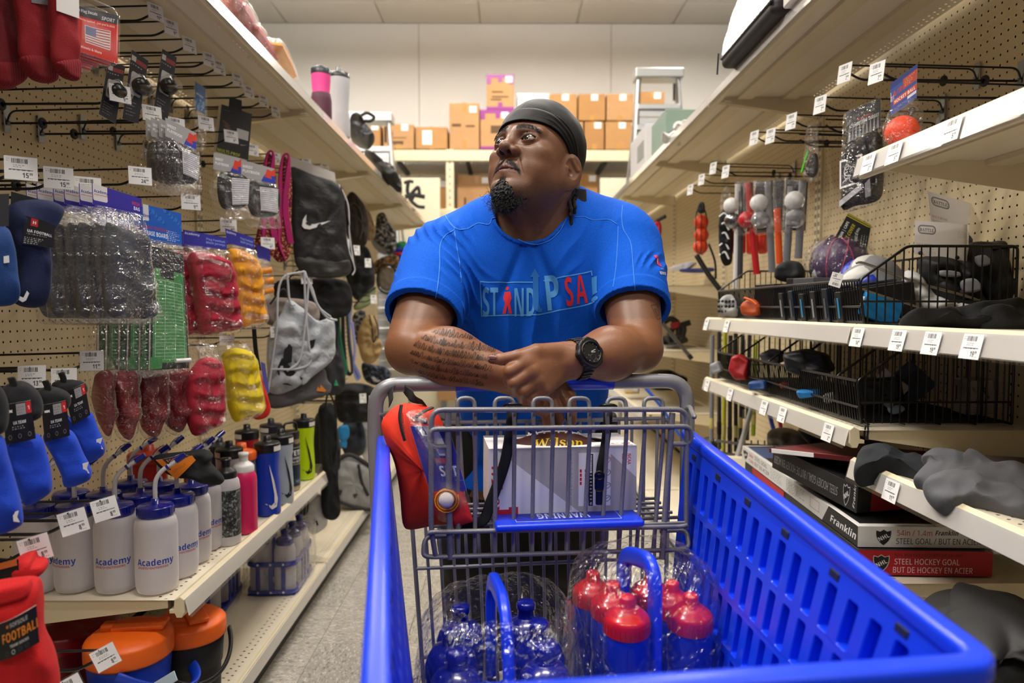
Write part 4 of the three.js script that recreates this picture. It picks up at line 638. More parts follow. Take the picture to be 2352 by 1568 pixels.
{
const red0=(label)=>{
const t=thing('squeeze_bottle',label,'bottle','blue squeeze bottles with red lids in the cart');
part(t,'body',lathe([[0,0],[.032,0],[.036,.004],[.0365,.09],[.034,.1],[.034,.112],[.0365,.122],[.0365,.165],[.034,.177],[.028,.183]]),blueBottle);
part(t,'print',surf(1,14,(u,v)=>{const a=lerp(-.62,.62,u);return V(Math.sin(a)*.0369,lerp(.015,.165,v),Math.cos(a)*.0369);},acWhiteOnBlue).applyMatrix4(new THREE.Matrix4()),PA.mat);
const pr=t.children[1].geometry,uv=pr.attributes.uv;for(let i=0;i<uv.count;i++){const u=(uv.getX(i)-acWhiteOnBlue[0])/(acWhiteOnBlue[2]-acWhiteOnBlue[0]),v=(uv.getY(i)-acWhiteOnBlue[1])/(acWhiteOnBlue[3]-acWhiteOnBlue[1]);uv.setXY(i,lerp(acWhiteOnBlue[0],acWhiteOnBlue[2],v),lerp(acWhiteOnBlue[1],acWhiteOnBlue[3],1-u));}
const lid=part(t,'lid',lathe([[.034,.176],[.0365,.177],[.0365,.198],[.033,.204],[.030,.205],[.027,.209],[.021,.214],[.016,.217],[.013,.222],[.0125,.231],[.009,.235],[0,.235]]),redLid);
part(lid,'lid_ribs',[...Array(30)].map((_,i)=>{const a=i/30*2*PI;return rbox(.0012,.018,.0012,.0004).translate(Math.cos(a)*.0366,.187,Math.sin(a)*.0366);}),redLid);
return t;
};
const spots=[[1437,1358,.975],[1405,1328,1.055],[1360,1304,1.135],[1582,1354,1.015],[1540,1326,1.09],[1492,1306,1.17]],who=['nearest left','middle left','far left','nearest right','middle right','far right'];
let src=null;spots.forEach(([px,py,d],i)=>{const p=at(px,py,d),l=`blue bottle with red stepped lid, the ${who[i]} one of six in the cart`;const b=src?copy(src,null,undefined,l):(src=red0(l));b.scale.setScalar(.9);b.position.copy(p).add(V(0,-.2115,0));b.rotation.set(.06,[.5,.2,.1,.55,.3,.2][i],0);});
const carrier=(label,pts,floor,up)=>{const t=thing('bottle_carrier',label,'bottle carrier');const sq=(a)=>1/Math.pow(Math.pow(Math.abs(Math.cos(a)),4)+Math.pow(Math.abs(Math.sin(a)),4),.25);part(t,'arch_handle',sweep(smooth(bent(pts,.045,8),60),.0135,.0085,18,false,up,sq),blueP);part(t,'tray',floor,blueP);return t;};
const A1=at(1432,1268,1.12),A2=at(1505,1294,.99),mid=A1.clone().lerp(A2,.5),dir=A2.clone().sub(A1).setY(0).normalize(),n=V(dir.z,0,-dir.x);
const tray=(c,y,L,Wd,ang)=>{const g=[];for(let i=-1;i<=1;i++)for(const s of[-1,1])g.push(new THREE.TorusGeometry(.039,.003,6,24).rotateX(PI/2).translate(s*.04,.05,i*.082));g.push(rbox(.16,.004,.25,.002,0,0,0));return merge(g).applyMatrix4(new THREE.Matrix4().makeRotationY(ang).setPosition(c.x,y,c.z));};
const c1=carrier('blue plastic bottle carrier with arched handle rising between bottles with red lids',[A1.clone().setY(.60),A1,A2,A2.clone().setY(.60)],tray(at(1478,1330,1.07),.535,.25,.16,Math.atan2(dir.x,dir.z)),n.clone().multiplyScalar(1).setY(0));
seat(c1,V(mid.x,.53,mid.z));
const B1=at(1128,1318,1.10),B2=at(1162,1395,.96);
const c2=carrier('blue plastic bottle carrier with arched handle rising between bottles with blue lids',[B1.clone().setY(.58),B1,B2,at(1172,1600,.93)],tray(at(1150,1440,1.02),.50,.25,.16,.1),V(1,0,.1).normalize());
seat(c2,V(B1.x,.5,B1.z));
const blue0=(label)=>{
const t=thing('squeeze_bottle',label,'bottle','blue bottles with blue lids in the cart');
part(t,'body',lathe([[0,0],[.034,0],[.038,.005],[.038,.12],[.036,.13],[.036,.135]]),blueClear);
part(t,'lid',lathe([[.0385,.128],[.0395,.13],[.0395,.146],[.038,.15],[.034,.162],[.027,.172],[.016,.177],[.014,.179],[.0135,.190],[.0155,.192],[.0155,.2],[.012,.204],[0,.204]]),std(0x0a1680,.22,{clearcoat:.5,clearcoatRoughness:.1}));
return t;
};
const sp2=[[1048,1490,.935],[1036,1438,1.02],[1058,1388,1.105],[1252,1478,.945],[1238,1424,1.03],[1208,1379,1.115]];src=null;
sp2.forEach(([px,py,d],i)=>{const p=at(px,py,d),l=`dark blue bottle with domed blue lid, the ${who[i]} of six in the cart`;const b=src?copy(src,null,undefined,l):(src=blue0(l));b.position.copy(p).add(V(0,-.204,0));});
const wrap=(label,tops,r,low)=>{const pts=tops.map(([px,py,d])=>at(px,py,d));const f=(x,y,z)=>{let q=1;for(const p of pts)q=smin(q,dCone(x,y,z,[p.x,p.y-.012,p.z],[p.x,low,p.z],r*.7,r*.96),.15);q+=.005*nz(x*38,y*30,z*38)+.004*Math.abs(nz(x*80,y*60,z*80));return Math.max(q+.010,low-y);};const b=new THREE.Box3().setFromPoints(pts);return solo('plastic_wrap',label,'plastic wrap',nets((x,y,z)=>Math.abs(f(x,y,z))<.03?f(x,y,z):f(x,y,z),V(b.min.x-.07,low-.004,b.min.z-.07),V(b.max.x+.07,b.max.y+.03,b.max.z+.07),.0052,null,1),M.clear);};
wrap('crinkled clear plastic wrap stretched over bottles with red lids',spots,.043,.60);
wrap('crinkled clear plastic wrap stretched over bottles with blue lids',sp2,.047,.56);
}
// ---------- things hung on the walls: their outline on the plane they hang in, with real thickness ----------
const planeAt=(p,yaw,pitch=0)=>({p,n:V(Math.sin(rad(yaw))*Math.cos(rad(pitch)),Math.sin(rad(pitch)),Math.cos(rad(yaw))*Math.cos(rad(pitch)))});
const pl=(px,py,d,yaw,pitch)=>planeAt(at(px,py,d),yaw,pitch),plX=(px,py,X,yaw,pitch)=>planeAt(onX(px,py,X),yaw,pitch);
const shift=(q,k)=>({p:q.p.clone().addScaledVector(q.n,k),n:q.n});
function pp(q,px,py,off=0){const r=sight(px,py),t=q.p.clone().sub(camera.position).dot(q.n)/r.dot(q.n);return r.multiplyScalar(t).add(camera.position).addScaledVector(q.n,off);}
function puff(q,outline,th,o={}){
const N=o.n??44,C3=outline.map((p)=>pp(q,p[0],p[1])),raw=o.sharp?bent(C3,o.sharp,3,true):new THREE.CatmullRomCurve3(C3,true,'centripetal').getPoints(N).slice(0,-1),M_=raw.length;
const c=o.c?pp(q,...o.c):raw.reduce((a,b)=>a.add(b),V(0,0,0)).multiplyScalar(1/M_),w=o.wob??.15,fr=o.freq??30,U=V(q.n.z,0,-q.n.x).normalize(),W=q.n.clone().cross(U);
const box_=raw.reduce((b,p)=>{const u=p.clone().sub(c).dot(U),v=p.clone().sub(c).dot(W);return[Math.min(b[0],u),Math.min(b[1],-v),Math.max(b[2],u),Math.max(b[3],-v)];},[9,9,-9,-9]);
const K=o.k??(w>=.3?12:7),rg=o.ridge??(w>=.3&&o.fold===undefined?.006:0),pos=[],uv=[],idx=[];
for(const s of[1,-1]){const b0=pos.length/3;for(let k=0;k<=K;k++){const f=Math.sin(k/K*PI/2),prof=Math.pow(Math.max(0,1-Math.pow(f,o.flat??6)),.5);for(let i=0;i<M_;i++){const p=c.clone().lerp(raw[i],f),u=p.clone().sub(c).dot(U),v=p.clone().sub(c).dot(W);const h=th/2*prof*(1+w*nz(u*fr,v*fr,s*3+(o.seed??0))*2)+(o.fold?o.fold(u,v)*prof:0)+(rg?rg*prof*(.35-Math.abs(nz(u*26+v*9,v*13,s+(o.seed??0))))+rg*.6*prof*(.3-Math.abs(nz(u*55-v*20,v*30,s))):0);p.addScaledVector(q.n,s*h);if(s<0&&k===K)p.addScaledVector(q.n,-.0001);pos.push(p.x,p.y,p.z);if(o.rect){const a=(u-box_[0])/(box_[2]-box_[0]),b=(-v-box_[1])/(box_[3]-box_[1]);uv.push(lerp(o.rect[0],o.rect[2],a),lerp(o.rect[3],o.rect[1],b));}else uv.push(u,v);}}
for(let k=0;k<K;k++)for(let i=0;i<M_;i++){const a=b0+k*M_+i,b=b0+k*M_+(i+1)%M_,d=a+M_,e=b+M_;s>0?idx.push(a,d,b,b,d,e):idx.push(a,b,d,b,e,d);}}
const g=new THREE.BufferGeometry();g.setAttribute('position',new THREE.Float32BufferAttribute(pos,3));g.setAttribute('uv',new THREE.Float32BufferAttribute(uv,2));g.setIndex(idx);g.computeVertexNormals();return g;
}
function card(q,c,rect,o={}){const k=c.map((p)=>pp(q,p[0],p[1],p[2]??0)),at_=o.at??PA,bow=o.bow??0;return sheet(o.nu??(bow?6:1),o.nv??1,(u,v)=>k[3].clone().lerp(k[2],u).lerp(k[0].clone().lerp(k[1],u),v).addScaledVector(q.n,bow*Math.sin(u*PI)+(o.lift??0)),rect,o.t??.0009,at_.plain);}
const line3=(q,pts,off=0)=>pts.map((p)=>pp(q,p[0],p[1],off+(p[2]??0)));
const cord=(q,pts,r,off=0,n=30,closed=false)=>sweep(smooth(line3(q,pts,off),n,closed),r,r,6,closed);
const patch=(q,poly,off,t=.0008)=>{const C3=poly.map((p)=>pp(q,p[0],p[1],off)),U=V(q.n.z,0,-q.n.x).normalize(),W=q.n.clone().cross(U),o=C3[0];let a2=C3.map((p)=>[p.clone().sub(o).dot(U),p.clone().sub(o).dot(W)]);const g=extr(a2,t);g.applyMatrix4(new THREE.Matrix4().makeBasis(U,W,U.clone().cross(W)).setPosition(o));return g;};
const flash=(name,w,h,draw)=>PB.add(name,w,h,draw),flashA=(name,w,h,draw)=>PA.add(name,w,h,draw);
const hookNames={left:0,right:0};
function pegHook(px,py,X,price,label,o={}){
const left=X<0,back=(left?XL:XR)-(left?-1:1)*.004,s=left?1:-1,e=onX(px,py,X),z=e.z,t=thing('peg_hook',label,'hook',left?'wire peg hooks on the left pegboard':'wire peg hooks on the right pegboard'),y=e.y-(o.drop??.05),len=Math.abs(X-back);
part(t,'back_plate',[rbox(.004,.07,.022,.0015,back+s*.003,y+.012,z),rod(V(back+s*.004,y,z),V(back+s*.014,y,z),.006,10)],M.zinc);
part(t,'prong',wire([V(back+s*.004,y,z),V(X-s*.035,y+.002,z),V(X+s*.004,y+.022,z)],.0029,.015),M.hook);
const ay=o.arm??.034;part(t,'label_arm',wire([V(back+s*.004,y-.004,z+.004),V(back+s*.016,y+ay-.005,z+.004),V(X+s*.006,y+ay+.004,z+.004)],.0023,.015),M.hook);
if(o.stop)part(t,'stopper',new THREE.TorusGeometry(.009,.005,8,18).rotateY(PI/2).translate(back+s*.09,y,z),M.black);
if(price!==null){const w=o.w??.045,h=o.h??.04,yaw=rad(o.yaw??(left?48:-62)),r=priceTag(price,o.seed??0),g=sheet(1,1,(u,v)=>V((u-.5)*w,(v-1)*h,0),r,.0006,PA.plain);turn(g,rad(o.tilt??-8),yaw,rad(o.roll??0));g.translate(X+s*.008,y+ay+.008,z+.004);part(t,'price_tag',g,PA.mat);const hd=rbox(w+.004,h+.004,.0012,.0006,0,-h/2,-.0016);turn(hd,rad(o.tilt??-8),yaw,rad(o.roll??0));hd.translate(X+s*.008,y+ay+.008,z+.004);part(t,'tag_holder',hd,M.clearSmooth);}
return seat(t,V(back,y,z));
}
// ---------- left wall ----------
const nth=['first','second','third','fourth','fifth','sixth','seventh','eighth','ninth','tenth'];
const pegRow=(list,X,where,o={})=>list.forEach((a,i)=>pegHook(a[0],a[1],a[3]??X,a[2]===undefined?'9.99':a[2],`${nth[i]} wire peg hook from the camera, ${where}${a[2] ? ', tag ' + a[2] : ''}`,{seed:i,...o,...(a[4]??{})}));
pegRow([[350,8,'19.99'],[386,44],[428,85],[474,120],[497,138],[540,168],[566,196],[600,218],[628,243]],-.9,'top row under left shelf',{drop:.045,w:.042,h:.042,yaw:60});
pegRow([[268,188],[342,236],[398,264],[467,262],[525,294],[574,326],[627,346],[700,360],[742,372]],-.88,'second row of left board',{stop:true});
pegRow([[40,350,'15.99'],[127,375,'15.99'],[194,398,'15.99'],[315,376,'24.99'],[432,440],[519,497],[610,540],[640,530],[700,625]],-.86,'third row of left board',{w:.048,h:.042,yaw:35,stop:true});
pegRow([[66,828,'13.99'],[140,835,'11.99'],[204,796,'11.99'],[516,756,'19.99'],[630,745]],-.86,'fourth row of left board',{w:.042,h:.041,yaw:25});
pegRow([[153,1160,'8.99'],[227,1133,'8.99'],[64,1218,'8.99']],-.72,'before the clear bottles',{w:.04,h:.038,yaw:20,roll:14,seed:6});
pegRow([[223,1474,'8.99'],[140,1545,'8.99']],-.68,'beside the coolers',{w:.036,h:.036,yaw:25,roll:22,seed:3});
const stack=(t,step,labels,sag=0)=>labels.forEach((l,i)=>copy(t,t.position.clone().add(V(-step*(i+1),sag*(i+1),(i%2?.004:-.003))),((i*7)%5-2)*.015,l));
{
const q=plX(90,100,-.78,62),red=cloth(0x8f0d18),redD=cloth(0x74101a),rib=std(0x7e0c16,.9,{bumpMap:rep(T.rib,60,1),bumpScale:.001});
[['frontmost, under the white card',[[118,-60],[172,-60],[178,70],[180,140],[162,160],[124,146],[119,60]],[[124,144],[180,136],[182,176],[176,186],[150,178],[126,152]],0,red],['second, under the grey card',[[32,-60],[114,-60],[117,40],[119,120],[122,150],[84,158],[48,132],[42,60]],[[48,130],[120,132],[132,180],[116,191],[80,184],[52,152]],-.035,red],['third from the front',[[-40,-60],[34,-60],[44,60],[50,140],[30,172],[-30,150]],[[-30,150],[48,142],[64,172],[30,200],[-20,190]],-.07,redD],['rearmost of the four',[[-60,-60],[10,-60],[20,90],[32,180],[-20,180]],[[-20,178],[30,172],[34,200],[10,206],[-20,202]],-.1,redD]].forEach(([w,leg,cuff,k,m],i)=>{const t=thing('knee_sock',`dark red knee sock hanging at the top left corner, ${w}`,'sock','dark red knee socks at the top left'),a=shift(q,k);part(t,'leg',puff(a,leg,.022,{wob:.25}),m);part(t,'cuff',puff(a,cuff,.026,{wob:.2}),rib);if(i<2)part(t,'size_card',card(a,i?[[60,-30],[116,-30],[116,18],[62,10]]:[[118,-30],[170,-30],[171,46],[119,28]],PA.plain,{lift:.014}),i?std(0x77777c,.6):PA.mat);seat(t,pp(a,leg[0][0],leg[0][1]));});
}
{
const rect=flashA('flagdecal',330,330,(g,w,h)=>{fill(g,'#d33127',0,0,w,h);fill(g,'#3b3d42',0,0,w,66);txt(g,'LD Flag Decals',4,26,27,'#dedede',{sx:.85});txt(g,'SPORT\u2605',190,44,34,'#cfd0d2',{italic:true});txt(g,'adhesive backed...just peel & stick!',4,84,19,'#f0cfca',{sx:.92});fill(g,'#e9e4e2',66,118,200,128);for(let i=0;i<7;i++)fill(g,'#b62a34',70,122+i*18,192,9);fill(g,'#3a4b8c',70,122,84,64);for(let i=0;i<30;i++)txt(g,'\u2605',76+(i%6)*13,130+Math.floor(i/6)*12,10,'#dfe3f0');txt(g,'Helmets & More',10,286,25,'#f2e3e0',{sx:.95});});
const q=plX(222,80,-.74,66);
{const i=0,t=thing('decal_pack','red flag sticker pack in clear plastic, frontmost on its hook','sticker pack','flag sticker packs at the top left'),a=q,o=0;part(t,'backing_card',card(a,[[174,12+o],[273,36+o],[271,147+o],[178,117+o]],rect),PA.mat);part(t,'clear_shell',puff(shift(a,.004),[[170,-6+o],[200,-8+o],[262,18+o],[275,34+o],[274,142+o],[264,152+o],[176,124+o],[171,110+o]],.009,{sharp:.006,flat:12}),M.clearSmooth);if(!i)part(t,'decal_blister',rbox(.055,.036,.004,.0018).applyMatrix4(new THREE.Matrix4().makeBasis(V(q.n.z,0,-q.n.x),V(0,1,0),q.n).setPosition(pp(a,220,80,.003))),M.clearSmooth);seat(t,pp(a,222,0));stack(t,.017,['second','third','rearmost'].map((w)=>`red flag sticker pack in clear plastic, ${w} on its hook`),-.004);}
}
{
const rect=flashA('podcard',130,330,(g,w,h)=>{fill(g,'#23242a',0,0,w,h);fill(g,'#cfc9bf',8,22,34,26);fill(g,'#9c3a34',44,28,80,22);lines(g,10,60,100,1,8,6,'#9b9b9b',2);g.fillStyle='#cfcfd0';g.beginPath();g.roundRect(22,96,90,110,12);g.fill();lines(g,20,240,80,5,15,3,'#a0a0a0',5);});
[[[[373,112],[406,132],[384,282],[351,262]],[385,200],'rightmost'],[[[303,114],[341,140],[318,284],[281,272]],[322,200],'middle'],[[[249,140],[288,152],[266,284],[227,262]],[268,214],'leftmost']].forEach(([c,pod,w],i)=>{const q=plX(pod[0],pod[1],-.86-i*.012,50),t=thing('accessory_pack',`black card with round clear pod under the left top shelf, ${w} of three`,'package','black pod cards on the left wall');part(t,'backing_card',card(q,c,rect),PA.mat);part(t,'clear_pod',lathe([[0,.03],[.02,.029],[.026,.024],[.027,0]]).rotateX(PI/2).applyQuaternion(new THREE.Quaternion().setFromUnitVectors(V(0,0,1),q.n)).translate(...pp(q,...pod,.002)),M.clearSmooth);part(t,'black_disc',lathe([[0,.016],[.014,.016],[.02,.01],[.021,0]]).rotateX(PI/2).applyQuaternion(new THREE.Quaternion().setFromUnitVectors(V(0,0,1),q.n)).translate(...pp(q,...pod,.004)),M.blackGloss);seat(t,pp(q,c[0][0],c[0][1]));});
}
{
const hd=flashA('playbook',220,120,(g,w,h)=>{fill(g,'#a7a5a3',0,0,w,h);txt(g,'WRIST',12,42,26,'#efefef',{sx:.8});txt(g,'PLAYBOOK',12,72,26,'#efefef',{sx:.8});g.fillStyle='#2b40b0';g.beginPath();g.moveTo(220,20);g.lineTo(220,120);g.lineTo(128,120);g.lineTo(150,70);g.fill();g.fillStyle='#d8402c';g.beginPath();g.moveTo(220,0);g.lineTo(220,60);g.lineTo(190,66);g.lineTo(196,90);g.lineTo(150,84);g.lineTo(166,20);g.lineTo(196,26);g.fill();});
const win=flashA('playwin',120,170,(g,w,h)=>{fill(g,'#d7d8dc',0,0,w,h);for(let i=0;i<12;i++)fill(g,'#8f9197',4,8+i*14,112,5);});
const mk=(q,H,B,Wn,label,full)=>{const t=thing('wrist_band_pack',label,'package','grey header packs of black wrist bands');part(t,'header_card',card(q,H,hd),PA.mat);part(t,'wrist_band',puff(q,B,.03,{wob:.2}),M.blackCloth);if(Wn)part(t,'window',card(q,Wn,win,{lift:.019,bow:.003}),PA.mat);const c=[[H[3][0],H[3][1]],[H[2][0],H[2][1]],[H[2][0]+3,lerp(H[2][1],B[2][1]+34,.5)],[B[2][0]+8,B[2][1]+34],[B[3][0]-8,B[3][1]+30],[H[3][0]-6,lerp(H[3][1],B[3][1],.5)]];part(t,'clear_bag',puff(q,c,.05,{wob:.35,freq:46,sharp:.01}),M.clear);return seat(t,pp(q,H[0][0],H[0][1]));};
stack(mk(plX(415,370,-.80,62),[[380,270],[452,306],[450,346],[380,312]],[[392,326],[446,352],[446,420],[392,406]],[[407,346],[446,362],[444,416],[409,400]],'black wrist band pack with grey and red header, frontmost on near hook'),.016,['second','third','rearmost'].map((w)=>`black wrist band pack with grey and red header, ${w} on near hook`));
mk(plX(530,420,-.80,52),[[491,350],[554,364],[554,402],[490,388]],[[505,398],[566,408],[566,470],[512,478]],[[524,410],[565,414],[562,470],[526,472]],'black wrist band pack with grey header, middle one of the row');
mk(plX(600,440,-.78,52),[[553,366],[632,388],[632,422],[552,406]],[[572,418],[636,430],[636,492],[580,494]],[[589,430],[631,436],[630,490],[592,484]],'black wrist band pack with grey header next to the pink drawstring');
}
{
const r=flashA('glovepack',200,330,(g,w,h)=>{fill(g,'#17171b',0,0,w,h);lines(g,24,30,40,1,5,4,'#777',2);g.fillStyle='#5a3b33';for(let i=0;i<3;i++){g.beginPath();g.ellipse(40+i*12,120+i*26,30,9,.5,0,7);g.fill();}fill(g,'#c9c8c6',110,130,78,66);txt(g,'MULTI-PROF',4,312,30,'#b7c92c',{sx:.8});g.fillStyle='#cfcfcf';g.beginPath();g.moveTo(140,232);g.quadraticCurveTo(140,250,190,222);g.quadraticCurveTo(150,240,140,232);g.fill();});
const q=plX(540,300,-.9,48),t=thing('glove_pack','black glove package with white sticker hanging under the left top shelf','package');part(t,'carton',card(q,[[509,239],[579,262],[570,368],[497,348]],r,{t:.02}),PA.mat);part(t,'hang_tab',card(q,[[528,222],[556,230],[556,256],[526,246]],PA.plain,{lift:-.002}),M.black);seat(t,pp(q,540,240));
const b=flashA('bluecard',80,220,(g,w,h)=>{fill(g,'#2f6fb0',0,0,w,h);g.fillStyle='#7fb4dc';for(let i=0;i<24;i++){g.beginPath();g.arc((i*37)%80,120+(i*53)%90,4+i%7,0,7);g.fill();}txt(g,'SPORT',8,90,22,'#e6eef5',{sx:.8});});
const q2=plX(458,222,-.9,60),t2=thing('accessory_pack','narrow blue and white card package beside the black glove pack','package');part(t2,'backing_card',card(q2,[[448,186],[472,204],[471,264],[449,250]],b),PA.mat);part(t2,'clear_shell',puff(q2,[[446,184],[474,202],[473,340],[458,352],[447,320]],.02,{sharp:.006}),M.clear);seat(t2,pp(q2,458,186));
}
{
const pk=cloth(0xb5126c),pat=new THREE.MeshPhysicalMaterial({color:0xffffff,roughness:.85,map:rep(noiseTex(128,(u,v)=>tileN(u,v,14,4)>.12?[.75,.55,.32]:[.45,.05,.16],true),9)});
for(const[k,dx,dy,w]of[[0,0,0,'front'],[1,-36,-6,'rear']]){const q=plX(650+dx,470,-.84-k*.03,45),t=thing('drawstring_bag',`magenta corded bag with gold patterned pouch beside the black swoosh sack, ${w} one`,'bag');part(t,'pouch',puff(q,[[652+dx,356+dy],[664+dx,372+dy],[666+dx,540+dy],[664+dx,590+dy],[640+dx,602+dy],[624+dx,580+dy],[636+dx,500+dy],[648+dx,430+dy]],.03,{wob:.3}),pat);for(let i=0;i<4;i++)part(t,'cord',cord(q,[[650+dx,600+dy],[640+dx-i*2,560+dy],[644+dx-i*3,470+dy],[642+dx-i*2,390+dy],[648+dx,358+dy-i],[658+dx-i,356+dy],[660+dx-i*3,400+dy],[656+dx-i*4,480+dy],[668+dx-i*4,560+dy]],.0034,.016+i*.002),pk);seat(t,pp(q,650+dx,356+dy));}
}
{
const q=plX(735,520,-.80,40),t=thing('gym_sack','black drawstring sack with white swoosh hanging from its white header card','bag');
part(t,'header_card',card(q,[[662,356],[770,396],[773,424],[664,386]],PA.plain,{at:PA,lift:-.004}),std(0xc9c3bf,.6));
part(t,'sack',puff(q,[[664,384],[720,402],[776,422],[786,440],[795,530],[804,610],[800,630],[770,638],[706,634],[682,612],[672,540],[667,450]],.05,{wob:.35,freq:22}),std(0x191a1d,.6,{sheen:.2,bumpMap:rep(T.crinkle,3),bumpScale:.004}));
part(t,'bottom_panel',puff(shift(q,.006),[[679,590],[720,588],[770,600],[802,598],[804,626],[770,636],[706,632],[684,614]],.048,{wob:.35,freq:22}),std(0x2c2a29,.6));
const sw=[];const S=(k)=>[[687,520],[689,506],[697,494],[696,508],[703,516],[715,516],[753,508],[718,524],[704,528],[692,526]];part(t,'swoosh',patch(q,S(),.0285,.0012),std(0xe4e4e6,.6));
for(const[a,m]of[[[[776,424],[786,500],[797,570],[812,620],[806,632]],std(0xcfcfd2,.7)],[[[780,430],[792,480],[806,560],[816,620]],M.black],[[[782,436],[796,470],[800,540],[810,610]],std(0xcfcfd2,.7)]])part(t,'cord',cord(q,a,.0032,.012),m);
seat(t,pp(q,720,390));
}
{
const fr=flashA('uafootball',240,220,(g,w,h)=>{fill(g,'#111114',0,0,w,h);fill(g,'#b8232c',44,6,52,62);txt(g,'H',70,38,34,'#f0f0f0',{align:'center',sx:1.2});txt(g,'UA FOOTBALL',24,110,32,'#f2f2f2',{sx:.92});lines(g,24,132,170,1,6,5,'#aaa',3);lines(g,12,162,140,4,14,6,'#bdbdbd',4);});
const q=plX(85,560,-.80,50),t=thing('sock_pair','navy blue football socks with black printed card below the price tags','sock');part(t,'sock',puff(q,[[22,470],[60,458],[120,462],[144,478],[138,502],[116,530],[114,620],[112,680],[100,702],[60,706],[30,692],[36,610],[16,540]],.05,{wob:.2}),cloth(0x101d45));part(t,'label_card',card(q,[[46,498],[114,520],[110,572],[38,562]],fr,{lift:.027,bow:.006}),PA.mat);part(t,'top_card',card(q,[[24,440],[96,460],[92,482],[22,500]],PA.plain,{lift:.004}),M.black);part(t,'emblem',[patch(q,[[28,678],[42,684],[50,668],[55,674],[48,690],[40,694],[30,688]],.026,.001)],M.white);seat(t,pp(q,70,450));
const q2=plX(10,600,-.80,52),t2=thing('sock_pair','steel blue socks cut by the left picture edge','sock');part(t2,'sock',puff(q2,[[-60,530],[10,520],[30,560],[38,640],[40,690],[20,702],[-60,690]],.045,{wob:.15}),cloth(0x123d78));part(t2,'label_card',card(q2,[[-40,448],[16,446],[15,520],[-40,522]],PA.plain,{lift:.01}),std(0x2b2b2f,.6));part(t2,'emblem',[patch(q2,[[-4,590],[8,588],[9,604],[-4,606]],.024,.001)],M.white);seat(t2,pp(q2,0,450));
}
{
const hd=flashA('meshbag',400,150,(g,w,h)=>{fill(g,'#3a2fa0',0,0,w,h);g.fillStyle='#e8e4e2';g.beginPath();g.roundRect(6,-10,112,130,14);g.fill();txt(g,'Academy',14,52,28,'#2a2f90',{sx:.88});txt(g,'SPORTS+OUTDOORS',14,76,11,'#c23a3a');txt(g,'MESH',384,68,42,'#d83a52',{align:'right',sx:.6});txt(g,'BAG',384,112,46,'#eeeef6',{align:'right',sx:.6});fill(g,'#2a2380',0,138,w,3);});
const mm=std(0x54575c,.85,{bumpMap:rep(T.rib,8,1),bumpScale:.003,map:rep(T.mottle,6)});
{const q=plX(290,600,-.775,66),t=thing('mesh_bag_pack','grey mesh bag in clear bag with purple header, frontmost on its hook','package','mesh bag packs with purple headers'),S=(l)=>l;
part(t,'header_card',card(q,S([[211,420],[325,456],[326,492],[213,468]]),hd),PA.mat);part(t,'mesh_bag',puff(q,S([[246,512],[280,524],[332,534],[342,600],[350,660],[361,706],[352,728],[300,730],[250,724],[238,640]]),.034,{wob:.3,k:14,n:64,fold:(u,v)=>.0016*Math.sin(u*210+3*nz(u*8,v*5))}),mm);part(t,'clear_bag',puff(q,S([[214,468],[325,492],[340,580],[354,660],[365,712],[362,738],[330,748],[238,744],[228,640]]),.046,{wob:.4,freq:36,sharp:.012}),M.clear);seat(t,pp(q,260,430));stack(t,.026,['second','third','fourth','fifth','rearmost'].map((w)=>`grey mesh bag in clear bag with purple header, ${w} on its hook`));}
}
{
const hd=flashA('eraseboard',240,180,(g,w,h)=>{fill(g,'#1c5fc0',0,0,w,h);for(let i=0;i<40;i++){g.fillStyle=i%3?'#2f78d4':'#1650a8';g.beginPath();g.ellipse((i*47)%240,(i*31)%80,9,12,0,0,7);g.fill();}g.fillStyle='#dcd9e0';g.beginPath();g.roundRect(-10,-6,44,92,8);g.fill();txt(g,'demy',0,60,24,'#2a2f90',{sx:.7});txt(g,'SIBLE FOOTBALL',2,118,27,'#b0304a',{sx:.72});txt(g,'ERASE BOARD',2,150,34,'#eef1f8',{sx:.66});lines(g,142,116,86,6,10,4,'#d0dcf0',6);});
const fd=flashA('field',180,520,(g,w,h)=>{fill(g,'#2a2c2b',0,0,w,h);g.fillStyle='#4b9c55';g.beginPath();g.roundRect(10,90,160,400,10);g.fill();fill(g,'#2a2c2b',40,60,76,70);g.strokeStyle='#bcd8b8';g.lineWidth=2;g.strokeRect(22,140,136,336);for(let i=0;i<22;i++){g.beginPath();g.moveTo(22,160+i*14.4);g.lineTo(158,160+i*14.4);g.stroke();}for(const x of[64,112]){g.beginPath();g.moveTo(x,140);g.lineTo(x,476);g.stroke();}});
{const i=0,q=plX(380,660,-.80,62),t=thing('board_pack','football dry erase board pack with blue header, frontmost on its hook','package','football board packs'),S=(l)=>l;
part(t,'header_card',card(q,S([[328,468],[416,490],[418,562],[332,545]]),hd),PA.mat);if(i<2)part(t,'field_board',card(q,S([[345,565],[418,585],[431,845],[341,850]]),fd,{lift:.006,t:.006}),PA.mat);else part(t,'field_board',card(q,S([[345,565],[418,585],[431,845],[341,850]]),fd,{t:.006}),std(0x15171d,.5));if(!i){part(t,'green_tag',card(q,[[340,820],[368,820],[367,846],[340,848]],PA.plain,{lift:.008}),std(0x3f9c52,.5));part(t,'marker',rod(pp(q,394,828,.014),pp(q,428,826,.014),.005,10),M.white);}part(t,'clear_bag',puff(q,S([[332,545],[418,562],[426,700],[436,842],[424,856],[330,870],[318,860],[324,700]]),.03,{wob:.3,freq:40,sharp:.01}),M.clear);part(t,'black_back',card(q,[[346,566],[418,586],[430,844],[341,849]],PA.plain,{t:.003}),std(0x15171d,.5));seat(t,pp(q,372,480));stack(t,.024,['second','third','fourth','fifth','rearmost'].map((w)=>`football dry erase board pack with blue header, ${w} on its hook`));}
}
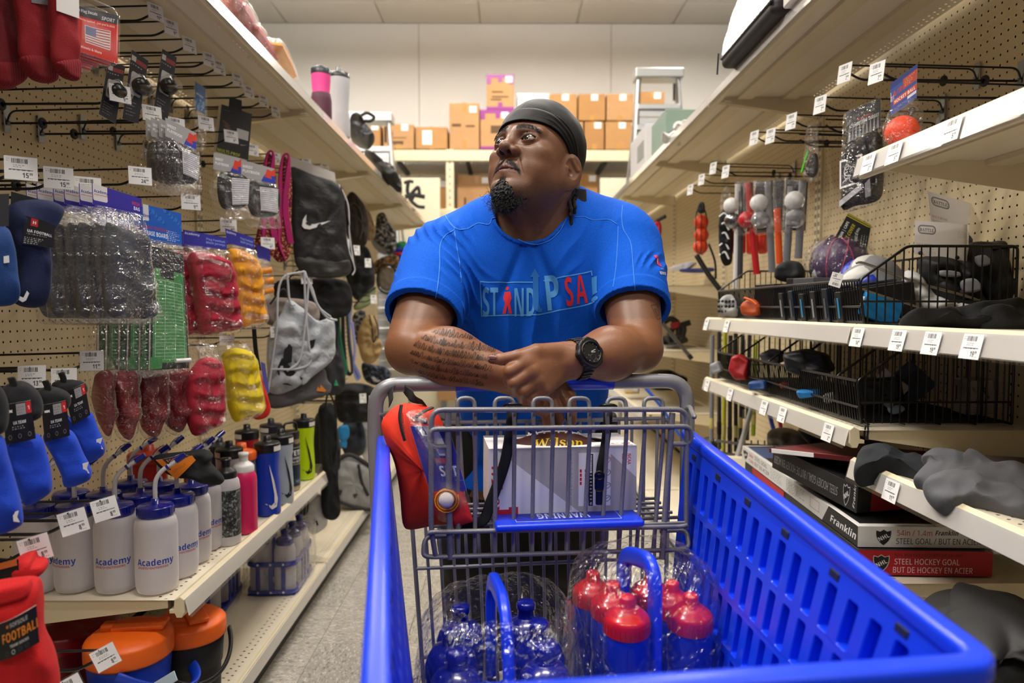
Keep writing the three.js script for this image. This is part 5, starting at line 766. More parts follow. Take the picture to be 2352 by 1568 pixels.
{
const hd=flashA('jersey',260,90,(g,w,h)=>{fill(g,'#3a35a0',0,0,w,h);txt(g,'Academy',10,20,22,'#dfe2f4',{sx:.9});txt(g,'Flag Football',250,36,22,'#8fb0e6',{align:'right',sx:.85});txt(g,'Mesh Jerseys',250,60,22,'#8fb0e6',{align:'right',sx:.85});});
const folds=(n,a)=>(u,v)=>{const t=v*n/PI+.5*nz(u*12,v*9),f=t-Math.floor(t);return a*(1-f)*smoothstep(f,0,.16);};
const mk=(q,H,C,B,col,label,group)=>{const t=thing('jersey_pack',label,'package',group);if(H)part(t,'header_card',card(q,H,hd),PA.mat);part(t,'folded_jersey',puff(q,C,.045,{wob:.15,k:16,n:60,fold:folds(78,.016)}),cloth(col));part(t,'clear_bag',puff(q,B,.07,{wob:.45,freq:34,sharp:.01}),M.clear);return seat(t,pp(q,(H??B)[0][0],(H??B)[0][1]));};
const q=plX(490,660,-.79,50);
{const i=0,S=(l)=>l;const jt=mk(q,S([[420,527],[520,546],[521,573],[421,560]]),S([[436,584],[470,578],[528,604],[545,690],[552,752],[510,762],[462,766],[448,690]]),S([[421,560],[521,573],[535,640],[554,750],[548,766],[500,772],[456,770],[440,680]]),0xa81430,'red mesh jersey pack with purple header, front one right of the field board','red jersey packs');stack(jt,.05,['red mesh jersey pack with purple header, behind the front one']);}
mk(plX(565,660,-.78,48),[[517,524],[583,546],[584,573],[521,558]],[[524,574],[548,572],[592,602],[602,680],[606,738],[580,744],[548,752],[534,660]],[[521,558],[584,573],[598,640],[609,738],[600,754],[560,758],[544,752],[530,650]],0xe59a10,'golden yellow jersey pack with purple header beside the red one');
const low=[[472,900,[[434,860],[470,820],[506,830],[512,890],[508,970],[480,986],[446,1000],[430,950]],[[440,782],[498,790],[514,860],[511,975],[478,990],[447,1004],[430,940]],0xb02038,-.78,'red jersey in a clear bag, lower row in front of the bottles'],[552,880,[[506,826],[530,800],[580,812],[596,880],[602,945],[560,960],[540,968],[520,900]],[[500,782],[558,782],[590,830],[604,945],[590,958],[545,970],[516,900]],0xe8cc08,-.77,'bright yellow jersey in a clear bag, lower row']];
for(const[x,y,C,B,col,X,label]of low)mk(plX(x,y,X,46),null,C,B,col,label);
{const q3=plX(598,890,-.80,40),t=thing('orange_bag','orange red bag with black strap hanging behind the yellow jersey pack','bag');part(t,'pouch',puff(q3,[[564,820],[584,812],[596,850],[614,910],[621,940],[612,958],[585,962],[570,900]],.03,{}),std(0xd82a10,.75));part(t,'strap',[sweep(smooth(line3(q3,[[580,750],[584,800],[592,850]],.012),16),.0015,.008,6)],M.black);part(t,'purple_card',card(q3,[[596,830],[606,834],[616,900],[606,905]],PA.plain,{lift:.01}),std(0x5a57a8,.6));seat(t,pp(q3,580,800));}
[[216,905,262],[258,930,318],[312,920,384],[366,900,440]].forEach(([a,,b],i)=>{const q4=plX((a+b)/2,930,-.90+i*.02,50),top=850,bot=[1010,1018,1012,1000][i],m=(a+b)/2;const t=thing('jersey_pack',`dark red jersey in a clear bag under field boards, ${['leftmost', 'second from left', 'third from left', 'rightmost'][i]}`,'package','dark red jersey packs in the shade');part(t,'folded_jersey',puff(q4,[[a+6,top+10],[b-12,top],[b-4,940],[m+10,bot-8],[a+22,bot-20],[a+6,940]],.05,{wob:.4}),cloth(0x7e0f1e));part(t,'clear_bag',puff(q4,[[a,top-30],[b-14,top-34],[b,940],[b-8,bot-20],[m+8,bot],[a+18,bot-10],[a,930]],.06,{wob:.45,freq:36}),M.clear);seat(t,pp(q4,a,top));});
const w=plX(606,610,-.80,42),t=thing('whistle_pack','small pack of orange and white whistles with purple card','package');part(t,'header_card',card(w,[[588,560],[620,572],[621,602],[590,592]],PA.plain),std(0x3a35a0,.5));[[608,622],[612,645],[612,668]].forEach(([x,y])=>{part(t,'whistle',rod(pp(w,x-12,y+2,.01),pp(w,x+12,y-2,.01),.0105,12),std(0xe08a1a,.5));part(t,'whistle_tip',rod(pp(w,x-17,y+3,.012),pp(w,x-11,y+2,.012),.009,12),M.white);});part(t,'clear_bag',puff(w,[[590,592],[621,602],[626,660],[624,682],[598,686],[592,640]],.035,{wob:.3}),M.clear);seat(t,pp(w,604,565));
}
{
const q=plX(695,790,-.78,38),silver=std(0xaab0b6,.45,{sheen:.3,bumpMap:rep(T.crinkle,3),bumpScale:.006}),cordM=std(0xb7bac0,.7),t=thing('drawstring_bag','light grey crumpled drawstring bag with black swoosh and long cords','bag');
part(t,'sack',puff(q,[[620,760],[646,720],[662,688],[690,704],[730,736],[764,730],[769,780],[764,824],[720,862],[690,884],[640,906],[620,900],[614,850]],.06,{wob:.7,freq:20,n:60,k:10}),silver);part(t,'loose_flap',puff(shift(q,.02),[[676,790],[700,782],[760,816],[764,824],[730,850],[694,884],[684,850],[674,818]],.03,{wob:.6,freq:22}),silver);
for(const l of[[[628,846],[640,820],[668,850],[688,868],[664,884],[640,880]],[[650,790],[664,788],[662,830],[640,838],[646,800]],[[700,782],[716,778],[712,796],[704,800]]])part(t,'black_print',patch(q,l,.034,.002),M.black);
for(const p of[[[690,624],[640,640],[626,760],[612,862],[606,900]],[[690,624],[692,700],[700,790],[704,830],[680,844],[612,846]],[[690,624],[720,700],[744,730],[764,735]],[[650,628],[660,700],[668,700]],[[700,640],[690,760],[676,830],[650,850]],[[690,630],[706,660],[722,704],[750,728]]])part(t,'cord',cord(q,p,.0042,.04),cordM);seat(t,pp(q,690,630));
const heather=std(0xffffff,.9,{map:rep(noiseTex(128,(u,v)=>{const k=.33+.25*tileN(u,v,60,2);return[k,k*.98,k];},true),10)});
const g=shift(q,-.02),t2=thing('drawstring_bag','flecked grey bag with orange triangle mark, under the light grey bag','bag');part(t2,'sack',puff(g,[[612,906],[650,892],[690,880],[744,846],[752,872],[761,884],[756,902],[700,922],[630,938],[612,930]],.05,{wob:.25}),heather);part(t2,'emblem',patch(g,[[720,896],[724,886],[728,892],[730,882],[742,894],[740,898]],.027,.001),std(0xd8822a,.7));seat(t2,pp(g,690,880));
for(const[label,out,col,X]of[['folded pale taupe bag behind the light grey cords',[[606,690],[660,684],[728,700],[730,740],[700,760],[610,740]],0x8d7f78,-.86],['charcoal bag with green triangle mark right of the light grey bag',[[730,692],[772,690],[776,780],[792,860],[786,900],[752,906],[744,850],[736,760]],0x2d2d33,-.80],['black bag hanging behind the swoosh sack',[[632,650],[700,640],[800,650],[802,720],[740,730],[640,700]],0x101013,-.92]]){const h=plX(out[0][0]+40,out[0][1],X,38),b=thing('drawstring_bag',label,'bag');part(b,'sack',puff(h,out,.045,{wob:.3}),cloth(col));part(b,'strap',cord(h,[[out[0][0]+10,out[0][1]+8],[out[1][0]-14,out[1][1]-20],[out[1][0],out[1][1]+4]],.0035,.02),M.black);if(col===0x2d2d33)part(b,'emblem',patch(h,[[762,884],[766,870],[772,884]],.026,.001),std(0x2aa070,.6));seat(b,pp(h,out[0][0],out[0][1]));}
}
{
const cd=flashA('uateam',230,260,(g,w,h)=>{fill(g,'#131316',0,0,w,h);fill(g,'#9c9a98',104,10,76,74);fill(g,'#d02a2c',184,6,40,76);txt(g,'1',204,46,38,'#f0e0de',{align:'center'});lines(g,112,30,60,3,18,6,'#55555a',3);g.strokeStyle='#ededed';g.lineWidth=9;g.beginPath();g.arc(48,30,26,.5,2.6);g.stroke();g.beginPath();g.arc(48,72,26,3.7,5.8);g.stroke();txt(g,'UA TEAM',70,130,28,'#e4e4e4',{sx:.85});lines(g,60,152,110,2,14,7,'#9a9a9a',5);for(let k=0;k<3;k++){g.strokeStyle='#8c8c8c';g.lineWidth=3;g.beginPath();g.ellipse(40+k*74,218,11,14,0,0,7);g.stroke();}});
const bl=cloth(0x0a3fc0),top=cloth(0x0e0f14),mk=(X,C,S,Hd,label,i)=>{const q=plX(C[0][0]+40,C[0][1]+60,X,32),t=thing('sock_pair',label,'sock','royal blue team socks on the left wall');part(t,'sock',puff(q,S,.05,{wob:.2,n:52}),bl);part(t,'heel_top',puff(shift(q,-.006),Hd,.05,{wob:.2}),top);part(t,'label_card',card(q,C,cd,{lift:.027,bow:.005}),PA.mat);if(i!==2)part(t,'emblem',patch(q,[[S[3][0]-22,S[3][1]-26],[S[3][0]-8,S[3][1]-30],[S[3][0]-12,S[3][1]-16],[S[3][0]-6,S[3][1]-4],[S[3][0]-20,S[3][1]-6]],.0255,.001),M.white);part(t,'hanger',[sweep(smooth(line3(q,[[Hd[0][0]+20,Hd[0][1]-26],[Hd[0][0]+26,Hd[0][1]-10],[Hd[0][0]+24,Hd[0][1]+8]],.012),10),.003,.006,6)],M.black);seat(t,pp(q,Hd[0][0],Hd[0][1]));};
mk(-.80,[[148,896],[194,877],[207,948],[166,972]],[[158,960],[205,944],[226,984],[242,1030],[236,1046],[200,1062],[184,1030],[160,990],[140,940]],[[120,880],[160,872],[196,880],[200,900],[150,920],[122,905]],'royal blue sock pair with black card, right one of the four',0);
mk(-.77,[[96,926],[152,915],[161,994],[104,1009]],[[100,998],[160,986],[192,1040],[211,1084],[206,1100],[150,1118],[140,1090],[122,1050]],[[84,898],[120,888],[160,905],[158,935],[100,950]],'royal blue sock pair with black card, second from right',1);
mk(-.75,[[10,924],[73,914],[84,1000],[16,1015]],[[8,1008],[86,996],[108,1040],[120,1122],[112,1134],[60,1160],[40,1120],[16,1050]],[[6,890],[50,874],[92,905],[98,950],[80,965],[10,950]],'royal blue sock pair with black card, third from right',2);
mk(-.72,[[-70,930],[-6,920],[0,1000],[-60,1015]],[[-70,1005],[0,998],[20,1050],[54,1192],[48,1206],[-10,1226],[-70,1180]],[[-70,900],[-10,880],[18,920],[12,990],[-20,1000],[-70,980]],'royal blue sock pair at the left picture edge',3);
}
{
const bd=flashA('sofsole',300,200,(g,w,h)=>{fill(g,'#161517',0,0,w,h);fill(g,'#d8741c',0,0,16,h);txt(g,'SOFSOLE',120,34,30,'#d8d4d0',{weight:'normal'});g.fillStyle='#d8741c';g.beginPath();g.arc(104,34,9,0,7);g.fill();txt(g,'FOOTBALL',56,92,70,'#e8861c',{sx:.74});txt(g,'TEAM SOCKS',110,142,21,'#d8d4d0');for(let k=0;k<4;k++){g.strokeStyle=k===1?'#e0dcd8':'#4a484a';g.lineWidth=3;g.beginPath();g.arc(84+k*46,176,11,0,7);g.stroke();}});
const rd=std(0xc40c10,.85,{sheen:.3,sheenColor:new THREE.Color(0xe05050),bumpMap:rep(T.cloth,12),bumpScale:.0008});
const q=plX(60,1420,-.62,24),t=thing('sock_pair','bright red football socks with black and orange paper band','sock');part(t,'sock',puff(q,[[-60,1350],[0,1340],[60,1326],[90,1332],[98,1370],[100,1440],[118,1490],[134,1540],[130,1600],[60,1640],[-60,1640]],.06,{wob:.15}),rd);part(t,'fold',puff(shift(q,.012),[[-40,1352],[40,1330],[70,1330],[74,1360],[20,1380],[-40,1388]],.04,{}),rd);part(t,'paper_band',card(q,[[0,1412],[96,1366],[103,1448],[8,1492]],bd,{lift:.034,bow:.008}),PA.mat);seat(t,pp(q,40,1340));
const q2=plX(70,1310,-.70,24),t2=thing('sock_pair','bright red rolled socks with black card above the banded red socks','sock');part(t2,'sock',puff(q2,[[20,1300],[54,1276],[76,1272],[84,1284],[106,1288],[110,1300],[96,1316],[70,1334],[30,1340]],.06,{wob:.2}),rd);part(t2,'card',card(q2,[[-20,1262],[54,1268],[56,1328],[-20,1352]],PA.plain,{lift:.032}),M.black);part(t2,'orange_tab',card(q2,[[12,1276],[50,1266],[52,1280],[12,1290]],PA.plain,{lift:.034}),std(0xc8682a,.6));seat(t2,pp(q2,50,1280));
const q3=plX(430,1065,-.80,20),t3=thing('sock_pair','black socks with black and orange paper band lying on top of clear bottles','sock');part(t3,'sock',puff(q3,[[352,1050],[376,1042],[420,1038],[470,1032],[490,1044],[484,1060],[516,1100],[506,1112],[470,1110],[440,1098],[410,1096],[380,1084]],.06,{wob:.3}),M.blackCloth);part(t3,'paper_band',card(q3,[[362,1050],[440,1034],[452,1050],[408,1094]],flashA('sof2',160,120,(g,w,h)=>{fill(g,'#e07a14',0,0,w,h);fill(g,'#2b2b2e',30,0,130,40);txt(g,'FOOTBALL',40,20,24,'#e8861c',{sx:.9});txt(g,'SOFSOLE',20,84,20,'#b05c10');}),{lift:.034,bow:.006}),PA.mat);seat(t3,pp(q3,430,1090));
}
// ---------- bottles, coolers and carriers on the left shelves ----------
{
const H0=.507,onDeck=(px,d,y=H0)=>{const p=at(px,708,d);return V(p.x,y,-d);};
const acC=document.createElement('canvas');acC.width=512;acC.height=150;{const g=acC.getContext('2d');txt(g,'Academy',12,60,110,'#1d3aa6',{sx:1.0});txt(g,'SPORTS+OUTDOORS',15,127,38,'#c2464a',{sx:1.12});}const acT=new THREE.CanvasTexture(acC);acT.colorSpace=THREE.SRGBColorSpace;const acMat=new THREE.MeshPhysicalMaterial({map:acT,transparent:true,roughness:.5});
const bot=(label,bend)=>{const t=thing('water_bottle',label,'bottle','clear plastic bottles with straws');part(t,'body',lathe([[0,.002],[.034,0],[.044,.004],[.0485,.018],[.0495,.05],[.0495,.165],[.047,.18],[.040,.19],[.037,.192]],36),frost);
part(t,'print',decalStrip([0,0,1,1],.0499,.068,.098,-1.0,.9),acMat);const lid=part(t,'lid',lathe([[.036,.189],[.042,.19],[.043,.193],[.043,.212],[.040,.216],[.010,.219],[.009,.232],[0,.232]],32),blueLid);part(lid,'lid_ribs',[...Array(36)].map((_,i)=>{const a=i/36*2*PI;return rbox(.0014,.016,.0014,.0004,Math.cos(a)*.043,.203,Math.sin(a)*.043);}),blueLid);
const st=smooth([V(0,.225,0),V(0,.262,0),V(.004,.282,0),V(.016,.299,0),V(.05,.322,0)],24),straw=part(t,'straw',sweep(st,.0055,.0055,10),std(0xd9d6d6,.4,{transmission:.25}));part(straw,'straw_cap',[rod(V(.048,.3207,0),V(.07,.335,0),.0072,14),rod(V(.026,.306,0),V(.031,.309,0),.0066,12),sweep(smooth([V(.028,.31,0),V(.04,.33,.006),V(.058,.338,0)],12),.0012,.0012,5)],blueLid);return t;};
const src=bot('clear bottle with blue straw lid standing at the front shelf corner nearest the camera');src.scale.setScalar(.94);src.position.copy(onDeck(346,1.62));src.rotation.y=.45;
const spots=[[397,1.715,.85,'second along the front edge'],[430,1.81,.95,'third along the front edge'],[459,1.905,1.0,'fourth along the front edge'],[252,1.625,.35,'second row, nearest the camera'],[312,1.72,.6,'second row, second from the camera'],[356,1.83,.9,'second row, third from the camera'],[158,1.63,-.3,'third row, nearest the camera'],[226,1.73,.9,'third row, second from the camera'],[290,1.85,.4,'third row, third from the camera'],[66,1.62,.5,'fourth row, nearest the camera'],[150,1.74,.8,'fourth row, second from the camera']];
for(const[px,d,a,w]of spots)copy(src,onDeck(px,d),a,`clear bottle with blue straw lid, ${w}`);
const bottle=(label,px,d,y,parts,rot=1.2)=>{const t=thing('sport_bottle',label,'bottle');for(const[n,g,m]of parts)part(t,n,g,m);t.position.copy(onDeck(px,d,y));t.rotation.y=rot;return t;};
const camo=noiseTex(64,(u,v,x,y)=>{const q=(s,z)=>tileN(Math.floor(u*32)/32,Math.floor(v*32)/32,s,z);const k=q(7,1)+.5*q(15,4);return k>.22?[.52,.54,.52]:k>.02?[.24,.25,.26]:k>-.2?[.10,.11,.125]:[.36,.37,.36];},true);camo.magFilter=camo.minFilter=THREE.NearestFilter;
const blackLid=std(0x101114,.35),whiteP=std(0xdcdad8,.35),pull=(y,r,m)=>[['lid',lathe([[r,y],[r+.001,y+.002],[r+.001,y+.016],[r-.004,y+.022],[.014,y+.03],[.0125,y+.032],[.0125,y+.046],[.0145,y+.048],[.0145,y+.056],[0,y+.058]]),m]];
bottle('bottle with grey digital camouflage print and black push lid',512,1.95,H0,[['body',lathe([[0,0],[.034,0],[.037,.004],[.037,.022],[.0365,.16],[.034,.178],[.028,.188]]),frost],['camouflage_print',lathe([[.0372,.026],[.0372,.156]],36),new THREE.MeshPhysicalMaterial({map:rep(camo,3,1.6),roughness:.5})],...pull(.186,.028,blackLid)]);
bottle('hot pink bottle with white push lid',553,2.05,H0,[['body',lathe([[0,0],[.034,0],[.037,.004],[.037,.15],[.036,.166],[.031,.178],[.028,.182]]),std(0xc81a58,.35)],...pull(.181,.029,whiteP)]);
bottle('light blue bottle with bright orange screw lid',549,2.18,H0,[['body',lathe([[0,0],[.036,0],[.039,.004],[.039,.16],[.037,.182],[.037,.188]]),std(0x5f9fd8,.35)],['lid',lathe([[.038,.186],[.044,.188],[.045,.192],[.045,.21],[.04,.216],[.018,.22],[.015,.225],[.014,.24],[0,.242]]),std(0xe0601a,.4)],['side_tab',rbox(.012,.02,.004,.0015,.046,.196,0),std(0x5f9fd8,.4)]]);
const swooshAt=(r,y0,y1,m,mir=1)=>{const pts=[[-.012,1],[.004,.62],[.017,.22],[.012,.06],[-.004,.02],[-.026,.16],[-.006,.10],[.004,.16],[.004,.34],[-.004,.66]];const g=extr(pts.map(([a,b])=>[a,lerp(y0,y1,b)]),.0006);return warp(g,(v)=>{const a=v.x*mir/r,R_=r+v.z;v.set(Math.sin(a)*R_,v.y,Math.cos(a)*R_);});};
const nike=(c,lidc,sw)=>[['body',lathe([[0,0],[.037,0],[.040,.005],[.040,.06],[.038,.10],[.036,.13],[.037,.16],[.0395,.19],[.039,.205]],32),std(c,.32)],['lid',lathe([[.0395,.203],[.041,.205],[.041,.228],[.039,.233],[.016,.236],[.012,.24],[.011,.254],[0,.256]]),lidc],['lid_band',decalStrip(PA.plain,.0413,.208,.224,.1,1.1),whiteP],['swoosh',swooshAt(.0405,.02,.17,sw),sw]];
bottle('royal blue bottle with white swoosh and black lid',608,2.23,H0,nike(0x0c34a8,blackLid,whiteP),.75);
bottle('pale grey bottle with black swoosh behind the royal blue one',640,2.36,H0,nike(0x9fa8b4,blackLid,M.black),.9);
const yr=flashA('yeti',150,220,(g,w,h)=>{fill(g,'#14263a',0,0,w,h);fill(g,'#0f1c2c',0,0,w,116);fill(g,'#a89a6a',0,18,w,4);fill(g,'#a89a6a',0,106,w,4);txt(g,'YETI',40,48,38,'#f0f0ee',{sx:.95});txt(g,'RAMBLER',46,76,17,'#d8d8d4');txt(g,'18oz BOTTLE',40,94,17,'#d8d8d4',{sx:.9});g.strokeStyle='#9fb0bf';g.strokeRect(66,186,56,24);txt(g,'YETI',72,198,18,'#9fb0bf',{sx:1.1});});
bottle('navy insulated steel bottle with black loop lid and gold banded label',662,2.53,H0,[['body',lathe([[0,0],[.03,0],[.033,.004],[.033,.178],[.030,.19]]),metal(0xb5aa9a,.35)],['paint',lathe([[.0333,.018],[.0336,.02],[.0336,.12],[.0333,.122]]),std(0x13283c,.5)],['label',decalStrip(yr,.0338,.02,.172,-1.4,1.4),PA.mat],['lid',lathe([[.031,.188],[.033,.19],[.033,.214],[.028,.218],[0,.22]]),blackLid],['lid_loop',wire([V(-.027,.214,0),V(-.025,.246,0),V(.025,.246,0),V(.027,.214,0)],.0045,.012),blackLid]],.9);
bottle('lime yellow bottle with black swoosh at the shelf end',694,2.70,H0,nike(0xb4d400,blackLid,M.black),.7);
bottle('red bottle with black lid and white band, back row',445,2.05,H0,nike(0xa8141c,blackLid,M.black),-1.4);bottle('dark navy bottle with clear snout lid, back row',497,2.2,H0,nike(0x1a2a6a,std(0x24262e,.25),M.black),-1.4);bottle('pale bottle with black lid, back row',520,2.14,H0,nike(0xb9b9c2,blackLid,M.black),-1.4);bottle('red bottle with tall black snout lid, back row',562,2.45,H0,nike(0xb01a22,blackLid,M.black),-1.2);bottle('grey bottle with black snout lid, back row',618,2.58,H0,nike(0x7f868e,std(0x24262e,.3),M.black),-1);bottle('orange lidded red jug in the dark, back row',330,2.1,H0,[['body',lathe([[0,0],[.05,0],[.055,.005],[.055,.19],[.05,.2]]),std(0xa0180f,.35)],['lid',lathe([[.051,.198],[.056,.2],[.056,.222],[.05,.23],[.02,.235],[.018,.25],[0,.252]]),std(0xb02a0c,.35)]]);
solo('shelf_divider','small grey metal end fence on the bottle shelf beside the lime bottle','shelf fence',[rbox(.10,.036,.003,.001).translate(...onDeck(705,2.79,H0+.018)),rbox(.003,.036,.07,.001).translate(...onDeck(730,2.755,H0+.018))],metal(0x9a958e,.4));
const jug=(label,px,d,s,bodyM,lowM,labelM,rot)=>{const t=thing('cooler_jug',label,'cooler'),orange=std(0xec6410,.45);part(t,'body',lathe([[0,0],[.068,0],[.072,.006],[.075,.13],[.077,.14],[.081,.2],[.082,.212],[.078,.215]],40),lowM);part(t,'upper_band',lathe([[.0775,.14],[.079,.141],[.0835,.2],[.0838,.214],[.08,.216]],40),bodyM);const lid=part(t,'lid',lathe([[.082,.213],[.0885,.214],[.0895,.218],[.0895,.25],[.086,.256],[.07,.268],[.03,.271],[0,.271]],40),orange);part(lid,'spout_flap',[rbox(.05,.012,.11,.005,.01,.274,.02),rbox(.03,.02,.03,.006,.01,.272,-.045)],orange);
const hd=[];for(let i=0;i<=24;i++){const a=i/24*PI;hd.push(V(Math.cos(a)*.096,.21-Math.sin(a)*.07,.01+Math.sin(a)*.125));}part(t,'bail_handle',sweep(hd,.0055,.014,10,false,V(0,.7,.7).normalize()),bodyM);part(t,'handle_label',rbox(.0035,.095,.022,.0017).applyMatrix4(new THREE.Matrix4().makeRotationFromEuler(new THREE.Euler(1.05,-.45,0)).setPosition(-.082,.176,.082)),labelM);t.position.copy(onDeck(px,d,.136));t.scale.setScalar(s);t.rotation.y=rot;return t;};
jug('black insulated jug with orange lid and grey label strip on the base deck',420,1.74,.96,std(0x17181a,.6),std(0x151618,.65),std(0x8a8a8e,.5),.6);jug('blue insulated jug with orange lid standing left of the black jug',277,1.60,1.06,std(0x0d3ab4,.45),std(0x16181c,.6),std(0xa9bccb,.5),1.7);
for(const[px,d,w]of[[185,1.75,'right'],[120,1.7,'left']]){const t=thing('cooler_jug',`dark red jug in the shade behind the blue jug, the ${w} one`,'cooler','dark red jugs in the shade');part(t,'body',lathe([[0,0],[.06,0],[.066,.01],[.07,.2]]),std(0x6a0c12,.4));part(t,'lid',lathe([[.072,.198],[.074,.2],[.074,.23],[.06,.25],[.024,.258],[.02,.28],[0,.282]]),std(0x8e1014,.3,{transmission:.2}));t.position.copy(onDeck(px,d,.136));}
{const t=thing('bucket','blue plastic bucket with wire handle left of the blue jug','bucket');part(t,'pail',lathe([[0,.004],[.07,0],[.08,.15],[.086,.152],[.086,.16],[.08,.161],[.066,.01],[0,.01]],32),std(0x0c2aa4,.35));part(t,'handle',wire([V(-.084,.15,0),V(-.06,.21,.05),V(.06,.21,.05),V(.084,.15,0)],.003,.03),M.zinc);t.position.copy(onDeck(165,1.5,.136));}
const band=std(0x0d2799,.35,{clearcoat:.3}),carrier=(label)=>{const t=thing('bottle_carrier',label,'bottle carrier','blue carriers with frosted bottles on the left base deck');const ring=(y)=>sweep(bent([V(-.09,y,-.135),V(.09,y,-.135),V(.09,y,.135),V(-.09,y,.135)],.045,6,true),.003,.010,8,true,V(0,1,0));part(t,'upper_ring',ring(.115),band);part(t,'lower_ring',ring(.012),band);part(t,'post',[[-.045,.136],[.045,.136],[.0,.136],[-.045,-.136],[.045,-.136],[.091,.045],[.091,-.045],[.091,0],[-.091,.045],[-.091,-.045]].map(([x,z])=>rbox(Math.abs(z)>.1?.016:.005,.11,Math.abs(z)>.1?.005:.016,.002,x,.063,z)),band);part(t,'arch_handle',sweep(bent([V(0,.06,-.1),V(0,.26,-.08),V(0,.26,.08),V(0,.06,.1)],.04,6),.009,.006,10,false,V(1,0,0)),band);part(t,'stud',[[-.045,.139],[.045,.139],[0,.139]].flatMap(([x,z])=>[.115,.014].map((y)=>ball(.004,x,y,z,8))),M.white);part(t,'tray',rbox(.17,.004,.26,.002,0,.004,0),band);
return t;};
const fr=(label)=>{const t=thing('frosted_bottle',label,'bottle','frosted bottles in the blue carriers');part(t,'body',lathe([[0,0],[.034,0],[.038,.005],[.038,.14],[.034,.162],[.027,.17]]),frost);part(t,'print',decalStrip([0,0,1,1],.0383,.085,.107,-.8,.8),acMat);part(t,'lid',lathe([[.026,.168],[.031,.17],[.031,.184],[.028,.19],[.015,.198],[.0125,.2],[.0125,.212],[.0145,.214],[.0145,.224],[0,.226]]),blueLid);return t;};
const c1=carrier('blue carrier holding six frosted bottles at the base deck edge');c1.position.copy(onDeck(636,2.6,.136));c1.rotation.y=.05;const c2=copy(c1,onDeck(462,2.42,.136),.1,'blue carrier holding frosted bottles behind the black jug');
let f0=null;for(const[c,nm]of[[c1,'front carrier'],[c2,'rear carrier']])for(let k=0;k<6;k++){const x=k%2?.044:-.044,z=.088-Math.floor(k/2)*.088,l=`frosted bottle with blue lid in the ${nm}, ${['near', 'near', 'middle', 'middle', 'far', 'far'][k]} ${k % 2 ? 'right' : 'left'} place`,p=c.position.clone().add(V(x,.007,z));if(!f0){f0=fr(l);f0.position.copy(p);f0.rotation.y=.5;}else copy(f0,p,.5,l);}
{const c=c1.position;solo('plastic_wrap','clear plastic wrap around the frosted bottles on the left base deck','plastic wrap',nets((x,y,z)=>{const qx=Math.abs(x-c.x)-.072,qz=Math.abs(z-c.z)-.118,qy=Math.abs(y-c.y-.1)-.09,d=Math.hypot(Math.max(qx,0),Math.max(qy,0),Math.max(qz,0))+Math.min(Math.max(qx,qy,qz),0)-.027;return Math.max(d+.006*nz(x*40,y*26,z*40)-.001,c.y+.012-y);},V(c.x-.13,c.y,c.z-.18),V(c.x+.13,c.y+.25,c.z+.18),.0075,null,1),M.clear);}
}
